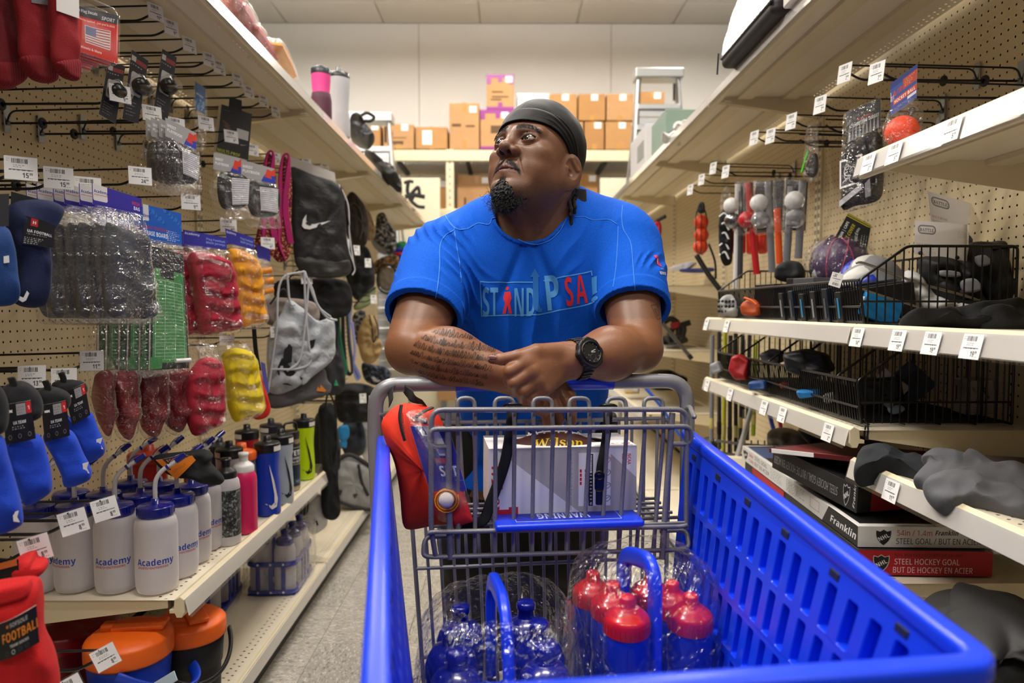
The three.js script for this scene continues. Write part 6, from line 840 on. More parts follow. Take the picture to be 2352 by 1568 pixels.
// ---------- far half of the left wall, and things on the left top shelf ----------
{
const item=(name,label,cat,q,parts,basePx)=>{const t=thing(name,label,cat);for(const[n,g,m]of parts)part(t,n,g,m);return seat(t,basePx?pp(q,...basePx):q.p.clone());};
const camoT=(a,b,c,s)=>new THREE.MeshPhysicalMaterial({color:0xffffff,roughness:.85,map:rep(noiseTex(128,(u,v)=>{const k=tileN(u,v,9,s)+.6*tileN(u,v,21,s+2);return k>.16?a:k>-.08?b:c;},true),5)});
const greyCamo=camoT([.62,.6,.58],[.36,.35,.36],[.16,.16,.18],1),navyCamo=camoT([.30,.34,.42],[.08,.10,.17],[.03,.04,.08],5),brownCamo=camoT([.55,.36,.18],[.30,.26,.14],[.14,.13,.08],8);
let q=plX(735,1060,-.77,30);
item('long_bag','long black strap bag standing below the lime bottle shelf','bag',q,[['bag',puff(q,[[736,930],[765,928],[772,1010],[776,1120],[780,1180],[766,1194],[744,1186],[738,1100],[734,1000]],.06,{wob:.3}),M.blackCloth],['strap',cord(q,[[742,934],[750,900],[764,930],[768,1000]],.004,.03),M.black]],[756,1192]);
q=plX(725,1180,-.80,26);item('glove_bag','white fabric bag with black triangle mark on the base deck','bag',q,[['bag',puff(q,[[704,1150],[730,1130],[738,1136],[752,1190],[748,1208],[716,1226],[700,1200]],.07,{wob:.2}),std(0xcfcdc9,.8)],['emblem',patch(q,[[716,1198],[724,1188],[728,1200]],.037,.001),M.black]],[725,1224]);
q=plX(700,1150,-.84,30);item('glove_bag','grey bag with three black stripes behind the white bag','bag',q,[['bag',puff(q,[[676,1170],[690,1130],[722,1108],[728,1150],[708,1190],[684,1192]],.06,{wob:.2}),std(0x8d8b88,.8)],['stripe',[684,692,700].map((x)=>patch(q,[[x,1180],[x+4,1180],[x+6,1146],[x+2,1146]],.033,.001)),M.black]],[700,1190]);
q=plX(815,1110,-.80,18);
item('backpack','grey backpack with black trim standing at the far left base deck','backpack',q,[['pack',puff(q,[[772,1058],[790,1044],[840,1060],[862,1080],[868,1176],[820,1172],[770,1152],[766,1100]],.14,{wob:.12,flat:8}),std(0x8f9190,.75,{bumpMap:T.cloth,bumpScale:.001})],['trim',[cord(q,[[768,1140],[810,1156],[866,1164]],.009,.07),cord(q,[[820,1060],[828,1100],[842,1130]],.008,.07),cord(q,[[772,1050],[800,1040],[856,1070]],.012,.05)],std(0x2a2b2d,.8)],['zip_pull',patch(q,[[846,1144],[854,1140],[856,1150],[848,1152]],.08,.003),std(0xd84a30,.6)],['print',[patch(q,[[776,1116],[784,1118],[780,1130],[774,1128]],.073,.001),patch(q,[[808,1126],[818,1126],[812,1136],[806,1134]],.073,.001)],std(0x2a2b2d,.7)]],[820,1172]);
q=plX(846,1000,-.86,20);item('baseball_hat','light grey ball cap hanging above the grey backpack','cap',q,[['crown',puff(q,[[822,990],[826,972],[846,964],[864,976],[868,1004],[862,1024],[842,1030],[826,1020]],.1,{wob:.1}),std(0xa9adad,.85)],['visor',puff(shift(q,.03),[[830,1030],[846,1024],[868,1020],[870,1040],[852,1060],[836,1054]],.012,{}),std(0xb9bcbb,.85)]],[846,966]);
q=plX(800,1000,-.9,20);item('glove_pair','bright blue gloves hanging among dark gear on the far left','gloves',q,[['glove',[puff(q,[[778,980],[798,976],[802,1000],[790,1014],[776,1006]],.04,{}),puff(q,[[784,1010],[796,1012],[794,1028],[780,1022]],.03,{})],std(0x1f86c8,.6)]],[790,976]);
q=plX(822,500,-.86,24);item('face_mask_hood','dark brown fleece hood with face opening hanging under far left shelf','hood',q,[['hood',puff(q,[[796,452],[808,440],[830,462],[842,486],[846,540],[836,566],[812,560],[794,530],[788,490]],.10,{wob:.2}),cloth(0x2a2118)],['opening_edge',cord(q,[[800,520],[792,486],[806,470],[820,480],[828,520],[822,552]],.006,.05),cloth(0x3c3122)]],[812,440]);
q=plX(852,500,-.88,24);item('face_mask_hood','tan hood hanging behind the dark brown hood','hood',q,[['hood',puff(q,[[838,478],[850,490],[862,530],[858,548],[846,552],[840,520]],.06,{wob:.3}),cloth(0x8a7350)]],[848,480]);
q=plX(884,530,-.9,22);item('bucket_hat','grey camouflage hat hanging at the far end of left shelf','hat',q,[['hat',puff(q,[[868,492],[880,488],[888,506],[904,528],[911,556],[906,578],[894,586],[874,566],[856,552],[862,526]],.12,{wob:.35}),greyCamo],['brim',puff(shift(q,.02),[[852,548],[880,556],[906,580],[880,584],[858,566]],.012,{}),std(0x8c8a8c,.8)]],[876,488]);
q=plX(920,580,-.84,16);item('cap_stack','stack of striped blue and red caps at the far left','caps',q,[['cap_layer',[0,1,2,3].map((k)=>puff(q,[[902,570+k*9],[934,568+k*9],[934,578+k*9],[902,581+k*9]],.16,{sharp:.01})),std(0x17329c,.8)],['red_layer',[0,1].map((k)=>puff(shift(q,.004),[[902,580+k*20],[934,578+k*20],[934,588+k*20],[904,591+k*20]],.165,{sharp:.01})),std(0xb01c28,.8)],['green_top',puff(q,[[908,562],[920,554],[932,556],[933,570],[910,572]],.1,{}),std(0x1c7a4c,.8)]],[918,606]);
q=plX(888,640,-.88,14);item('net_hat','round mesh head net with black wire hoop on the far left','hat',q,[['hoop',cord(q,[[866,640],[876,612],[896,610],[912,632],[908,660],[890,674],[872,664]],.008,.02,40,true),M.black],['net',puff(q,[[868,640],[878,616],[896,614],[908,634],[904,658],[890,668],[874,660]],.03,{wob:.3}),std(0x6e6558,.9)],['brown_top',puff(shift(q,-.02),[[858,606],[880,590],[914,588],[918,616],[890,612],[862,630]],.08,{wob:.4}),brownCamo]],[888,600]);
q=plX(845,680,-.84,20);item('sun_visor','sage green curved cap brim hanging below the nets','cap',q,[['brim',puff(q,[[812,704],[830,682],[862,660],[861,680],[846,702],[816,712]],.03,{}),std(0x7f8a62,.7)],['edge',cord(q,[[812,704],[830,682],[862,660]],.005,.015),std(0x2c2e26,.8)]],[836,690]);
q=plX(848,780,-.86,18);item('drawstring_pouch','tan hat with black cords hanging on the far left','hat',q,[['pouch',puff(q,[[822,768],[836,730],[852,722],[866,744],[868,772],[878,790],[874,812],[856,834],[836,832],[824,800]],.09,{wob:.3}),cloth(0xa58a5c)],['cord',[cord(q,[[846,722],[852,750],[856,786],[862,770]],.004,.05),cord(q,[[856,724],[866,752],[866,776]],.004,.05)],M.black]],[850,724]);
q=plX(866,850,-.88,18);item('neck_gaiter','navy camouflage cap with pale oval patch, under the tan hat','cap',q,[['cloth',puff(q,[[832,834],[860,838],[884,842],[898,856],[886,880],[860,884],[838,872]],.1,{wob:.2}),navyCamo],['patch',puff(shift(q,.045),[[852,868],[866,862],[880,868],[866,878]],.008,{}),std(0xb9b9b6,.7)]],[866,838]);
q=plX(826,740,-.93,18);item('camo_cloth','grey camouflage cloth hanging behind the tan hat','cloth',q,[['cloth',puff(q,[[812,722],[836,712],[838,770],[828,800],[816,780]],.06,{wob:.3}),greyCamo]],[824,716]);
for(const[label,p,c,X]of[['green looped cord bag strap',[[774,700],[778,770],[786,820],[794,850],[788,864],[780,860],[782,830]],0x1f7a50,-.80],['lavender looped cord bag strap',[[804,700],[800,770],[808,830],[824,868],[820,872],[812,850],[814,800],[808,740]],0x8088c0,-.82],['black looped cord bag straps',[[786,700],[788,790],[798,858],[806,860],[800,780],[794,700]],0x111114,-.84]]){const h=plX(p[0][0],p[0][1],X,30);item('bag_strap',label+' hanging right of the charcoal bag','strap',h,[['strap',[sweep(smooth(line3(h,p,0),36),.003,.007,8),sweep(smooth(line3(h,p.map(([a,b])=>[a+5,b-2]),-.02),36),.003,.007,8)],cloth(c)]],p[0]);}
for(const[label,out,c,X]of[['dark bundle of hanging bags under the brown hood',[[790,560],[840,566],[856,600],[858,660],[820,690],[796,640]],0x15161a,-.95],['grey and white net bag bundle hanging on the far left',[[826,580],[840,590],[852,628],[858,664],[840,668],[820,630]],0xa7abad,-.88],['dark gear bundle above the grey cap',[[776,890],[830,880],[870,900],[872,960],[820,970],[778,966]],0x17181c,-.92],['black cargo bag beside the lime bottle',[[728,950],[760,944],[776,990],[776,1080],[730,1080]],0x0e0e11,-.86],['dark slate jacket bundle above the backpack',[[790,970],[826,960],[836,1040],[800,1050],[786,1030]],0x272c38,-.93]]){const h=plX(out[0][0]+20,out[0][1],X,22);item('gear_bundle',label,'gear',h,[['bundle',puff(h,out,.09,{wob:.7,freq:16}),cloth(c)]],out[0]);}
pegRow([[830,900],[852,905],[870,900],[790,545],[815,560],[842,590],[855,674]],-.78,'far left row by caps',{w:.035,h:.05,yaw:25,seed:2});
const top=1.957,red=cloth(0xb83a48),gold=cloth(0xe09a1c),onTop=(px,X,y=top)=>{const d=depthOnX(px,X);return V(X,y,-d);};
const pack=(label,px,py,l,h,m,rz)=>{const X=-.79,d=depthOnX(px,X),y=at(px,py,d).y,t=thing('jersey_pack',label,'package');part(t,'folded_jersey',cushion(l,h,h*.9,16,12,(u,v,s)=>.006*nz(u*7,v*5,s)).rotateX(PI/2).rotateY(PI/2),m);part(t,'clear_bag',cushion(l*1.12,h*1.14,h*1.05,22,18,(u,v,s)=>.009*nz(u*9,v*9,s+3)+.006*Math.abs(nz(u*21,v*17,s))).rotateX(PI/2).rotateY(PI/2),M.clear);t.position.set(X,Math.max(y,top+h*.5),-d);t.rotation.set(rz??0,.1,-.1);};
pack('pink red jersey pack topmost of the pile on the left top shelf',545,20,.26,.085,red,.1);pack('pink red jersey pack second of the pile on the left top shelf',568,60,.24,.08,red,-.05);pack('pink red jersey pack lowest on the left top shelf edge',598,105,.26,.08,red);pack('golden jersey pack lying on the left top shelf edge',650,140,.24,.075,gold,-.1);
const gear=(n,label,cat,px,py0,py1,X,build)=>{const d=depthOnX(px,X),t=thing(n,label,cat);const h=at(px,py0,d).y-at(px,py1,d).y;build(t,h);t.position.set(X,top,-d);};
gear('sport_bottle','pink bottle with black grip on the left top shelf','bottle',744,200,290,-.80,(t,h)=>{part(t,'body',lathe([[0,0],[.04,0],[.043,.006],[.043,.08],[.036,.13],[.040,.18],[.041,.21]]),std(0xd84a90,.3));part(t,'grip',lathe([[.0435,.02],[.044,.03],[.044,.1],[.039,.13],[.037,.12]]),std(0x4a1c34,.6));part(t,'lid',lathe([[.041,.208],[.042,.21],[.042,.232],[.03,.24],[.014,.25],[0,.256]]),std(0x2a2a30,.35));});
gear('sport_bottle','tall pale grey bottle with dark lid on the left top shelf','bottle',784,200,320,-.78,(t,h)=>{part(t,'body',lathe([[0,0],[.047,0],[.05,.006],[.05,.07],[.043,.13],[.047,.2],[.05,.25],[.048,.27]]),std(0xb4b4ba,.35));part(t,'lid',lathe([[.049,.268],[.05,.27],[.05,.29],[.03,.298],[.012,.302],[.012,.32],[0,.322]]),std(0x24242a,.35));});
const lump=(label,name,cat,X,out,th,m,extra=[])=>{const h=plX(out[0][0]+20,out[0][1]+20,X,14);item(name,label,cat,h,[['bag',puff(h,out,th,{wob:.35,freq:18}),m],...extra.map(([n,f,mm])=>[n,f(h),mm])],out[out.length-1]);};
lump('black bag with stitched label and straps slumped on the left top shelf','gear_bag','bag',-.82,[[806,268],[820,262],[838,282],[856,306],[860,324],[846,342],[826,336],[806,316]],.18,std(0x141418,.55),[['handle',(h)=>cord(h,[[828,272],[842,266],[858,276],[850,284],[836,284]],.009,.06),M.black],['label',(h)=>patch(h,[[814,312],[826,306],[838,326],[826,330]],.092,.002),std(0x2f2f34,.7)]]);
lump('dark grey bag draped on the far left top shelf','gear_bag','bag',-.80,[[838,346],[870,366],[900,392],[918,412],[922,440],[900,426],[870,396],[842,366]],.2,std(0x2a2929,.8));lump('dark flecked duffel further along the left top shelf','gear_bag','bag',-.84,[[876,372],[896,378],[912,396],[922,420],[922,446],[908,432],[884,400]],.16,greyCamo);
{const h=plX(945,440,-.80,8);item('bike_rack','black folding stand with clamps on the far end of left top shelf','stand',h,[['frame',[cord(h,[[928,420],[940,416],[950,418]],.014),cord(h,[[938,416],[936,440],[944,462]],.016),cord(h,[[930,452],[950,448],[976,452]],.02),cord(h,[[944,462],[960,474],[976,476]],.016),cord(h,[[944,446],[960,430],[964,450]],.016),cord(h,[[944,462],[952,446]],.016)],M.black]],[950,476]);}
}
// ---------- right wall ----------
pegRow([[1948,140],[2022,136],[1891,214],[1824,255],[1776,290],[1738,296],[1672,376],[1643,369],[1616,396],[1590,420],[1571,432],[1557,445]].map((a)=>[a[0],a[1],'7.99']).slice(0,10),.88,'under right top shelf',{w:.042,h:.05,yaw:-68,stop:true});
pegRow([[2060,175,null],[1900,265,null],[1840,300,null]],.90,'right board, carrying packs',{});
const itemR=(name,label,cat,q,parts,base,group)=>{const t=thing(name,label,cat,group);for(const[n,g,m]of parts)part(t,n,g,m);return seat(t,base?pp(q,...base):q.p.clone());};
{
const hd=flash('hockeyball',200,210,(g,w,h)=>{fill(g,'#36509c',0,0,w,h);fill(g,'#22387f',0,0,w,40);fill(g,'#b8452f',96,30,104,66);txt(g,'A/R',50,82,46,'#c8402e',{align:'center',italic:true});g.strokeStyle='#dfe3ee';g.lineWidth=3;for(let i=0;i<4;i++){g.beginPath();g.moveTo(4,92+i*9);g.lineTo(30,92+i*9);g.stroke();}fill(g,'#e8e6e8',2,60,4,60);lines(g,110,40,80,5,10,4,'#d9a090',3);fill(g,'#c44a36',20,118,180,36);txt(g,'HOCKEY BALL',28,137,28,'#f2e9e6',{sx:.88});fill(g,'#dcdee6',130,158,66,18);txt(g,'\u2605',40,186,14,'#c9d2ea');txt(g,'\u2605',100,190,14,'#c9d2ea');});
const q=plX(2075,240,.90,-46),orange=std(0xf4430e,.42),t=thing('ball_pack','orange hockey ball in clear bag with blue and red header card','ball pack');part(t,'header_card',card(q,[[2045,193],[2107,146],[2105,225],[2046,267]],hd,{at:PB}),PB.mat);const c=pp(q,2072,303),rr=36*c.z/-1600;part(t,'ball',ball(Math.abs(rr),c.x,c.y,c.z,32),orange);part(t,'clear_bag',puff(q,[[2046,266],[2105,226],[2116,284],[2109,330],[2080,352],[2042,346],[2033,306]],.088,{wob:.35,n:60}),M.clear);seat(t,pp(q,2076,170));
}
{
const hd=flash('target',220,190,(g,w,h)=>{fill(g,'#202124',0,0,w,h);g.fillStyle='#8f9092';for(let i=0;i<9;i++){g.beginPath();g.moveTo(6+i*23,h);g.lineTo(18+i*23,100);g.lineTo(26+i*23,h);g.fill();}fill(g,'#7a1e22',70,72,90,16);txt(g,'SHOOTING TARGET',40,104,30,'#d2d2d2',{sx:.62});});
const pic=flash('targetpic',150,160,(g,w,h)=>{fill(g,'#e3e1df',0,0,w,h);fill(g,'#3a3a3c',12,12,w-24,h-24);g.strokeStyle='#cfcfcf';g.lineWidth=5;for(let i=0;i<5;i++){g.beginPath();g.arc(50+(i*37)%70,50+(i*23)%70,14+i*3,0,6);g.stroke();}g.beginPath();g.moveTo(20,130);g.lineTo(130,60);g.stroke();});
const q=plX(1985,350,.92,-52),t=thing('target_pack','black and silver hockey target pack hanging beside the orange ball','package');part(t,'header_card',card(q,[[1944,259],[2023,224],[2023,290],[1945,328]],hd,{at:PB}),PB.mat);part(t,'folded_net',puff(q,[[1942,345],[1980,318],[2018,306],[2024,360],[2025,440],[2012,462],[1960,474],[1938,482],[1938,420]],.05,{wob:.25}),M.blackCloth);part(t,'picture',card(q,[[1940,373],[1991,356],[1991,420],[1940,437]],pic,{lift:.027,at:PB}),PB.mat);part(t,'white_strap',patch(q,[[1940,478],[1940,464],[1988,426],[1992,436]],.027,.002),std(0xb9b9bb,.6));part(t,'buckle_strap',patch(q,[[1998,400],[2010,396],[2012,452],[2000,456]],.026,.004),std(0x77787c,.5));part(t,'clear_bag',puff(q,[[1943,258],[2024,222],[2026,340],[2028,446],[2016,468],[1938,490],[1936,400]],.062,{wob:.35,n:60,sharp:.012}),M.clear);seat(t,pp(q,1984,240));
}
{const q=plX(1860,350,.92,-60),t=thing('accessory_pack','narrow clear pack with neon green strip beside the target pack','package');part(t,'green_strip',patch(q,[[1846,398],[1850,396],[1865,346],[1860,350]],.012,.004),std(0x46c81c,.5));part(t,'dark_gear',puff(q,[[1852,398],[1864,356],[1874,352],[1876,396],[1866,408]],.02,{}),M.black);part(t,'clear_bag',puff(q,[[1858,290],[1870,280],[1876,330],[1880,400],[1866,416],[1846,406],[1854,350]],.03,{wob:.4}),M.clear);seat(t,pp(q,1866,282));}
{
const cardM=std(0x141416,.5),stick=(t,nm,q,a,b,w,m)=>part(t,nm,sweep(line3(q,[a,[(a[0]+b[0])/2,(a[1]+b[1])/2],b],.016),.008,w,8),m),wht=std(0xd6d5d2,.4),gry=std(0x77777b,.4),red=std(0xb8161e,.4),org=std(0xe0521a,.4);
const pr=flash('stickprint',30,260,(g,w,h)=>{fill(g,'#77777b',0,0,w,h);txt(g,'FRANKLIN',15,252,30,'#e4e4e4',{rot:-PI/2,italic:true,sx:1.2});});
const set=(label,px,X,C,balls,sticks)=>{const q=plX(px,480,X,-34),t=thing('hockey_set',label,'hockey set','packs of hockey sticks and balls');part(t,'backing_card',card(q,C,PA.plain,{t:.004}),cardM);for(const[x,y,r,m]of balls)part(t,'ball',ball(.032,...pp(q,x,y,.022),20),m);for(const[a,b,w,m]of sticks)stick(t,'stick',q,a,b,w,m);part(t,'clear_shell',puff(shift(q,.02),[[C[0][0]-4,C[0][1]-6],[C[1][0]+4,C[1][1]-4],[C[2][0]+3,C[2][1]+6],[C[3][0]-3,C[3][1]+6]],.07,{wob:.3,sharp:.01}),M.clear);seat(t,pp(q,C[0][0]+10,C[0][1]));};
set('hockey set with grey stick and two balls, middle of the pack row',1756,.94,[[1734,420],[1784,412],[1784,528],[1738,536]],[[1747,468,12,wht],[1750,506,12,gry]],[[[1766,416],[1776,626],.013,gry]]);
set('hockey set with two grey sticks, nearest the camera of the pack row',1828,.96,[[1806,412],[1856,418],[1850,530],[1800,528]],[[1828,463,12,wht],[1830,503,12,gry]],[[[1846,415],[1836,594],.013,gry],[[1820,430],[1809,600],.013,gry]]);
set('hockey set with white stick, farthest of the pack row',1700,.92,[[1694,420],[1714,416],[1712,534],[1696,538]],[[1684,474,12,wht],[1686,508,11,metal(0x8a8c90,.2)]],[[[1698,424],[1692,662],.011,wht],[[1706,440],[1702,640],.011,std(0x3a3b40,.4)]]);
set('hockey set with red stick beside the white stick set',1722,.93,[[1714,420],[1730,418],[1730,528],[1716,532]],[[1719,506,11,red]],[[[1720,420],[1741,630],.013,red]]);
set('hockey set with orange stick between the two grey sets',1792,.95,[[1782,416],[1802,414],[1800,528],[1784,530]],[],[[[1788,480],[1793,606],.012,org]]);
const q=plX(1720,555,1.02,-30);for(const[a,b,c,w]of[[1683,1712,0xe0203c,'pink red'],[1715,1742,0xe8351a,'orange red'],[1742,1762,0xd83018,'deep orange']])itemR('practice_ball_bag',`${w} neon pack behind the hockey sticks`,'package',q,[['pack',puff(q,[[a,530],[b,528],[b,582],[a,584]],.06,{sharp:.01,wob:.2}),std(c,.5)]],[a+10,530]);
const q2=plX(1666,545,.92,-28);itemR('ball_bag','black and white laced gear bag hanging left of the hockey sticks','bag',q2,[['bag',puff(q2,[[1656,490],[1668,480],[1680,500],[1682,560],[1678,606],[1664,610],[1654,580],[1652,530]],.07,{wob:.4}),M.blackCloth],['laces',[0,1,2,3,4].map((k)=>cord(q2,[[1656,500+k*22],[1668,492+k*22],[1678,508+k*22]],.004,.036)),M.white],['clear_top',puff(q2,[[1664,430],[1672,428],[1680,490],[1656,492]],.02,{wob:.4}),M.clear]],[1668,480]);
const q3=plX(1610,540,.96,-24),net=[];for(let k=0;k<6;k++)net.push(cord(q3,[[1611,470],[1597+k*5.4,490],[1596+k*5.6,540],[1598+k*4.8,576],[1610,584]],.0022,k%2?.036:-.034));const tb=thing('ball_net','black net with three orange street hockey balls','ball net');[[1611,510],[1611,540],[1609,567]].forEach((p)=>part(tb,'ball',ball(.0365,...pp(q3,...p),24),std(0xe0430c,.5)));part(tb,'net',net,M.black);part(tb,'hook_tab',puff(q3,[[1606,466],[1616,464],[1618,488],[1604,488]],.02,{}),std(0x2a2826,.6));seat(tb,pp(q3,1611,466));
const q4=plX(1620,620,.9,-24);itemR('hockey_stick','black stick blade leaning up behind the upper wire basket','stick',q4,[['blade',sweep(smooth(line3(q4,[[1600,586],[1612,606],[1630,634],[1656,668]]),16),.012,.026,8,false,q4.n),M.black],['shaft',sweep(smooth(line3(q4,[[1628,560],[1642,600],[1644,640]]),8),.005,.005,6),M.black]],[1640,650]);
const q5=plX(1512,520,.9,-18);itemR('red_bag','red gear bag with black handle behind his shoulder','bag',q5,[['bag',puff(q5,[[1490,520],[1510,508],[1518,512],[1516,552],[1506,564],[1492,556]],.08,{}),std(0xb01624,.6)],['handle',sweep(smooth(line3(q5,[[1496,516],[1514,504],[1530,496]]),8),.012,.012,6),M.black]],[1504,508]);
}
function wireBasket(label,y,x0,z0,z1,dividers){
const t=thing('wire_basket',label,'wire basket'),xb=1.18,prof=(x)=>x<x0+.11?lerp(.10,.178,(x-x0)/.11):.178,r=.0019;
const endRim=(z)=>wire([V(x0+.012,y,z),V(x0,y+.1,z),V(x0+.11,y+.178,z),V(xb,y+.178,z),V(xb,y,z)],.0034,.012);
part(t,'rim',[endRim(z0),endRim(z1),wire([V(x0,y+.1,z0),V(x0,y+.1,z1)],.0038),wire([V(xb,y+.178,z0),V(xb,y+.178,z1)],.0034),wire([V(x0+.004,y+.038,z0),V(x0+.004,y+.038,z1)],.003),wire([V(x0+.012,y+.002,z0),V(x0+.012,y+.002,z1)],.003),wire([V(xb,y,z0),V(xb,y,z1)],.003),...[z0,z1].map((z)=>wire([V(x0+.006,y+.05,z),V(xb,y+.05,z)],.0026))],M.wireBlack);
const L=Math.abs(z1-z0),n=Math.round(L/.0128),fg=wire([V(x0,y+.1,0),V(x0+.012,y,0),V(xb,y,0)],r,.01,5),bg=wire([V(xb,y,0),V(xb,y+.178,0)],r,.01,5);
for(let i=1;i<n;i++){part(t,'front_wire',fg,M.wireBlack).position.z=lerp(z0,z1,i/n);if(i%3===0)part(t,'back_wire',bg,M.wireBlack).position.z=lerp(z0,z1,i/n);}
const m=Math.round((xb-x0)/.02);for(const z of[z0,z1])for(let i=1;i<m;i++){const x=lerp(x0,xb,i/m);part(t,'end_wire',wire([V(x,y,z),V(x,y+prof(x),z)],r,.01,5),M.wireBlack);}
for(const z of dividers){part(t,'divider',[endRim(z),...[...Array(9)].map((_,i)=>{const x=lerp(x0,xb,(i+1)/10);return wire([V(x,y,z),V(x,y+prof(x),z)],r,.01,5);})],M.wireBlack);}
part(t,'floor_wire',[...Array(5)].map((_,i)=>wire([V(lerp(x0+.03,xb,i/4),y-.002,z0),V(lerp(x0+.03,xb,i/4),y-.002,z1)],.0022)),M.wireBlack);
return seat(t,V(x0,y,z0));
}
wireBasket('black wire basket on the upper right shelf with the volleyball inside',1.136,.815,-2.70,-1.615,[]);
wireBasket('black wire basket on the lower right shelf full of small boxes',.901,.815,-2.70,-1.615,[-2.46,-2.18,-2.02,-1.72]);
{
const B=(name,label,cat,x,y,z,w,h,d,m,ry=0,extra=[],rz=0,group)=>{const t=thing(name,label,cat,group);part(t,'carton',rbox(w,h,d,.002,0,h/2,0),m);for(const[n,g,mm]of extra)part(t,n,g,mm);t.position.set(x,y,z);t.rotation.set(0,ry,rz);return t;};
const U=1.139,L=.904;
const vb=thing('volleyball','blue and white volleyball in the upper wire basket','ball'),seg=(th0,th1,ph0,ph1,r)=>new THREE.SphereGeometry(r,18,14,ph0,ph1-ph0,th0,th1-th0),R=.092,bl=std(0x0f2fb4,.35),wh=std(0xdcdbd6,.4),vp=new THREE.Quaternion();
part(vb,'core',ball(R-.002,0,0,0,32),std(0x8a8a90,.6));
for(let f=0;f<6;f++)for(let k=-1;k<=1;k++){const g=surf(10,6,(u,v)=>{const a=(u-.5)*.96*2,b=(k+(v-.5)*.94)*2/3,p=V(a,b,1);const e=Math.pow(Math.max(0,1-Math.pow(Math.abs(2*v-1),6))*Math.max(0,1-Math.pow(Math.abs(2*u-1),14)),.3);p.x=Math.tan(a*PI/4);p.y=Math.tan(b*PI/4);return p.normalize().multiplyScalar(R-.003+.003*e);});const q=new THREE.Quaternion().setFromEuler(new THREE.Euler(...[[0,0,0],[0,PI,0],[0,PI/2,PI/2],[0,-PI/2,PI/2],[PI/2,PI/2,0],[-PI/2,PI/2,0]][f]));part(vb,'panel',g.applyQuaternion(q),k===0?bl:(f%2?wh:k<0?wh:bl));}
vb.position.set(1.035,U+R,-1.99);vb.rotation.set(1.1,.5,-.5);
{const q=pl(1920,606,2.15,-30),t=thing('wrapped_ball','purple ball with pink stripes in crinkled clear bag in the upper basket','ball');const c=pp(q,1928,606);part(t,'ball',ball(.085,c.x,c.y,c.z,32),std(0x3a1a4a,.6));const st=[];for(const k of[-.5,.1,.8])st.push(new THREE.TorusGeometry(.0852,.0018,6,40).applyMatrix4(new THREE.Matrix4().makeRotationFromEuler(new THREE.Euler(.6+k,1.1+k*.8,.3)).setPosition(c.x,c.y,c.z)));part(t,'pink_stripe',st,std(0xb03058,.5));part(t,'clear_bag',nets((x,y,z)=>Math.hypot((x-c.x)*.9,y-c.y,z-c.z)-.094+.012*nz(x*30,y*30,z*30)+.008*Math.abs(nz(x*60,y*60,z*60)),V(c.x-.13,c.y-.12,c.z-.12),V(c.x+.13,c.y+.12,c.z+.12),.0058),M.clear);seat(t,V(c.x,U,c.z));}
{const r=flash('helmetcover',250,150,(g,w,h)=>{fill(g,'#121210',0,0,w,h);fill(g,'#c8b81c',w-22,0,6,h);fill(g,'#c8b81c',w-10,0,6,h);txt(g,'GUARDIAN | CAPS',12,26,24,'#e9e9e4',{sx:.9});txt(g,'HELMET COVER',16,62,28,'#c8b81c',{italic:true,sx:.9});txt(g,'the Impact of Hits',40,96,20,'#d8d8d4',{sx:.9});lines(g,60,118,110,3,10,4,'#8f8f8a',2);});const q=pl(1955,530,2.1,-24);itemR('helmet_cover_pack','black card pack with yellow lettering tilted behind the purple ball','package',q,[['backing_card',card(q,[[1907,565],[1948,489],[2001,517],[1989,584]].map((a)=>a),r,{at:PB,t:.003}),PB.mat],['dark_cover',puff(shift(q,-.04),[[1860,600],[1890,560],[1912,540],[1930,580],[1920,640],[1866,640]],.1,{wob:.3}),std(0x1c1c1e,.8)],['white_plastic',puff(shift(q,-.01),[[1876,596],[1900,566],[1912,580],[1900,640],[1866,640]],.05,{wob:.5}),std(0xb9b8b2,.5)]],[1950,640]);}
{const q=pl(1806,610,2.25,-30);itemR('baseball_hat','black cap lying in the far part of the upper basket','cap',q,[['crown',puff(q,[[1782,640],[1786,612],[1806,600],[1836,602],[1848,624],[1844,646]],.12,{}),M.blackCloth]],[1810,646]);}
B('small_box','grey and black carton in the far part of the upper basket','box',.90,U+.045,-2.06,.08,.075,.1,std(0x4a4a4e,.5),.3,[['black_end',rbox(.082,.076,.03,.002,0,.038,-.05),M.black]]);
B('small_box','black carton with white emblem under the grey carton','box',.90,U,-2.3,.12,.11,.11,M.black,.2,[['emblem',rbox(.02,.014,.001,.0004,-.02,.07,.056),M.white]]);
for(let i=0;i<11;i++)B('slim_pack',`black slim package standing on edge in upper basket, ${nth[i] ?? 'last'} from the volleyball`,'package',.915+(i%2)*.012,U,-1.72-i*.036,.19,.085+(i%3)*.005,.026,[M.black,std(0x16171b,.4),std(0x101c2a,.4)][i%3],.06,[['edge_strip',rbox(.0015,.05,.006,.0005,-.096,.045,0),std([0x2a88b8,0x8f9093,0x5a5b60][i%3],.5)]],.14,'black slim packages in the upper basket');
B('slim_pack','bright blue package leaning beside the slim black packages','package',.9,U,-1.70,.1,.062,.016,std(0x1a7ab8,.4),.1,[['white_label',rbox(.0012,.03,.01,.0004,-.051,.03,0),M.white]],-.35);
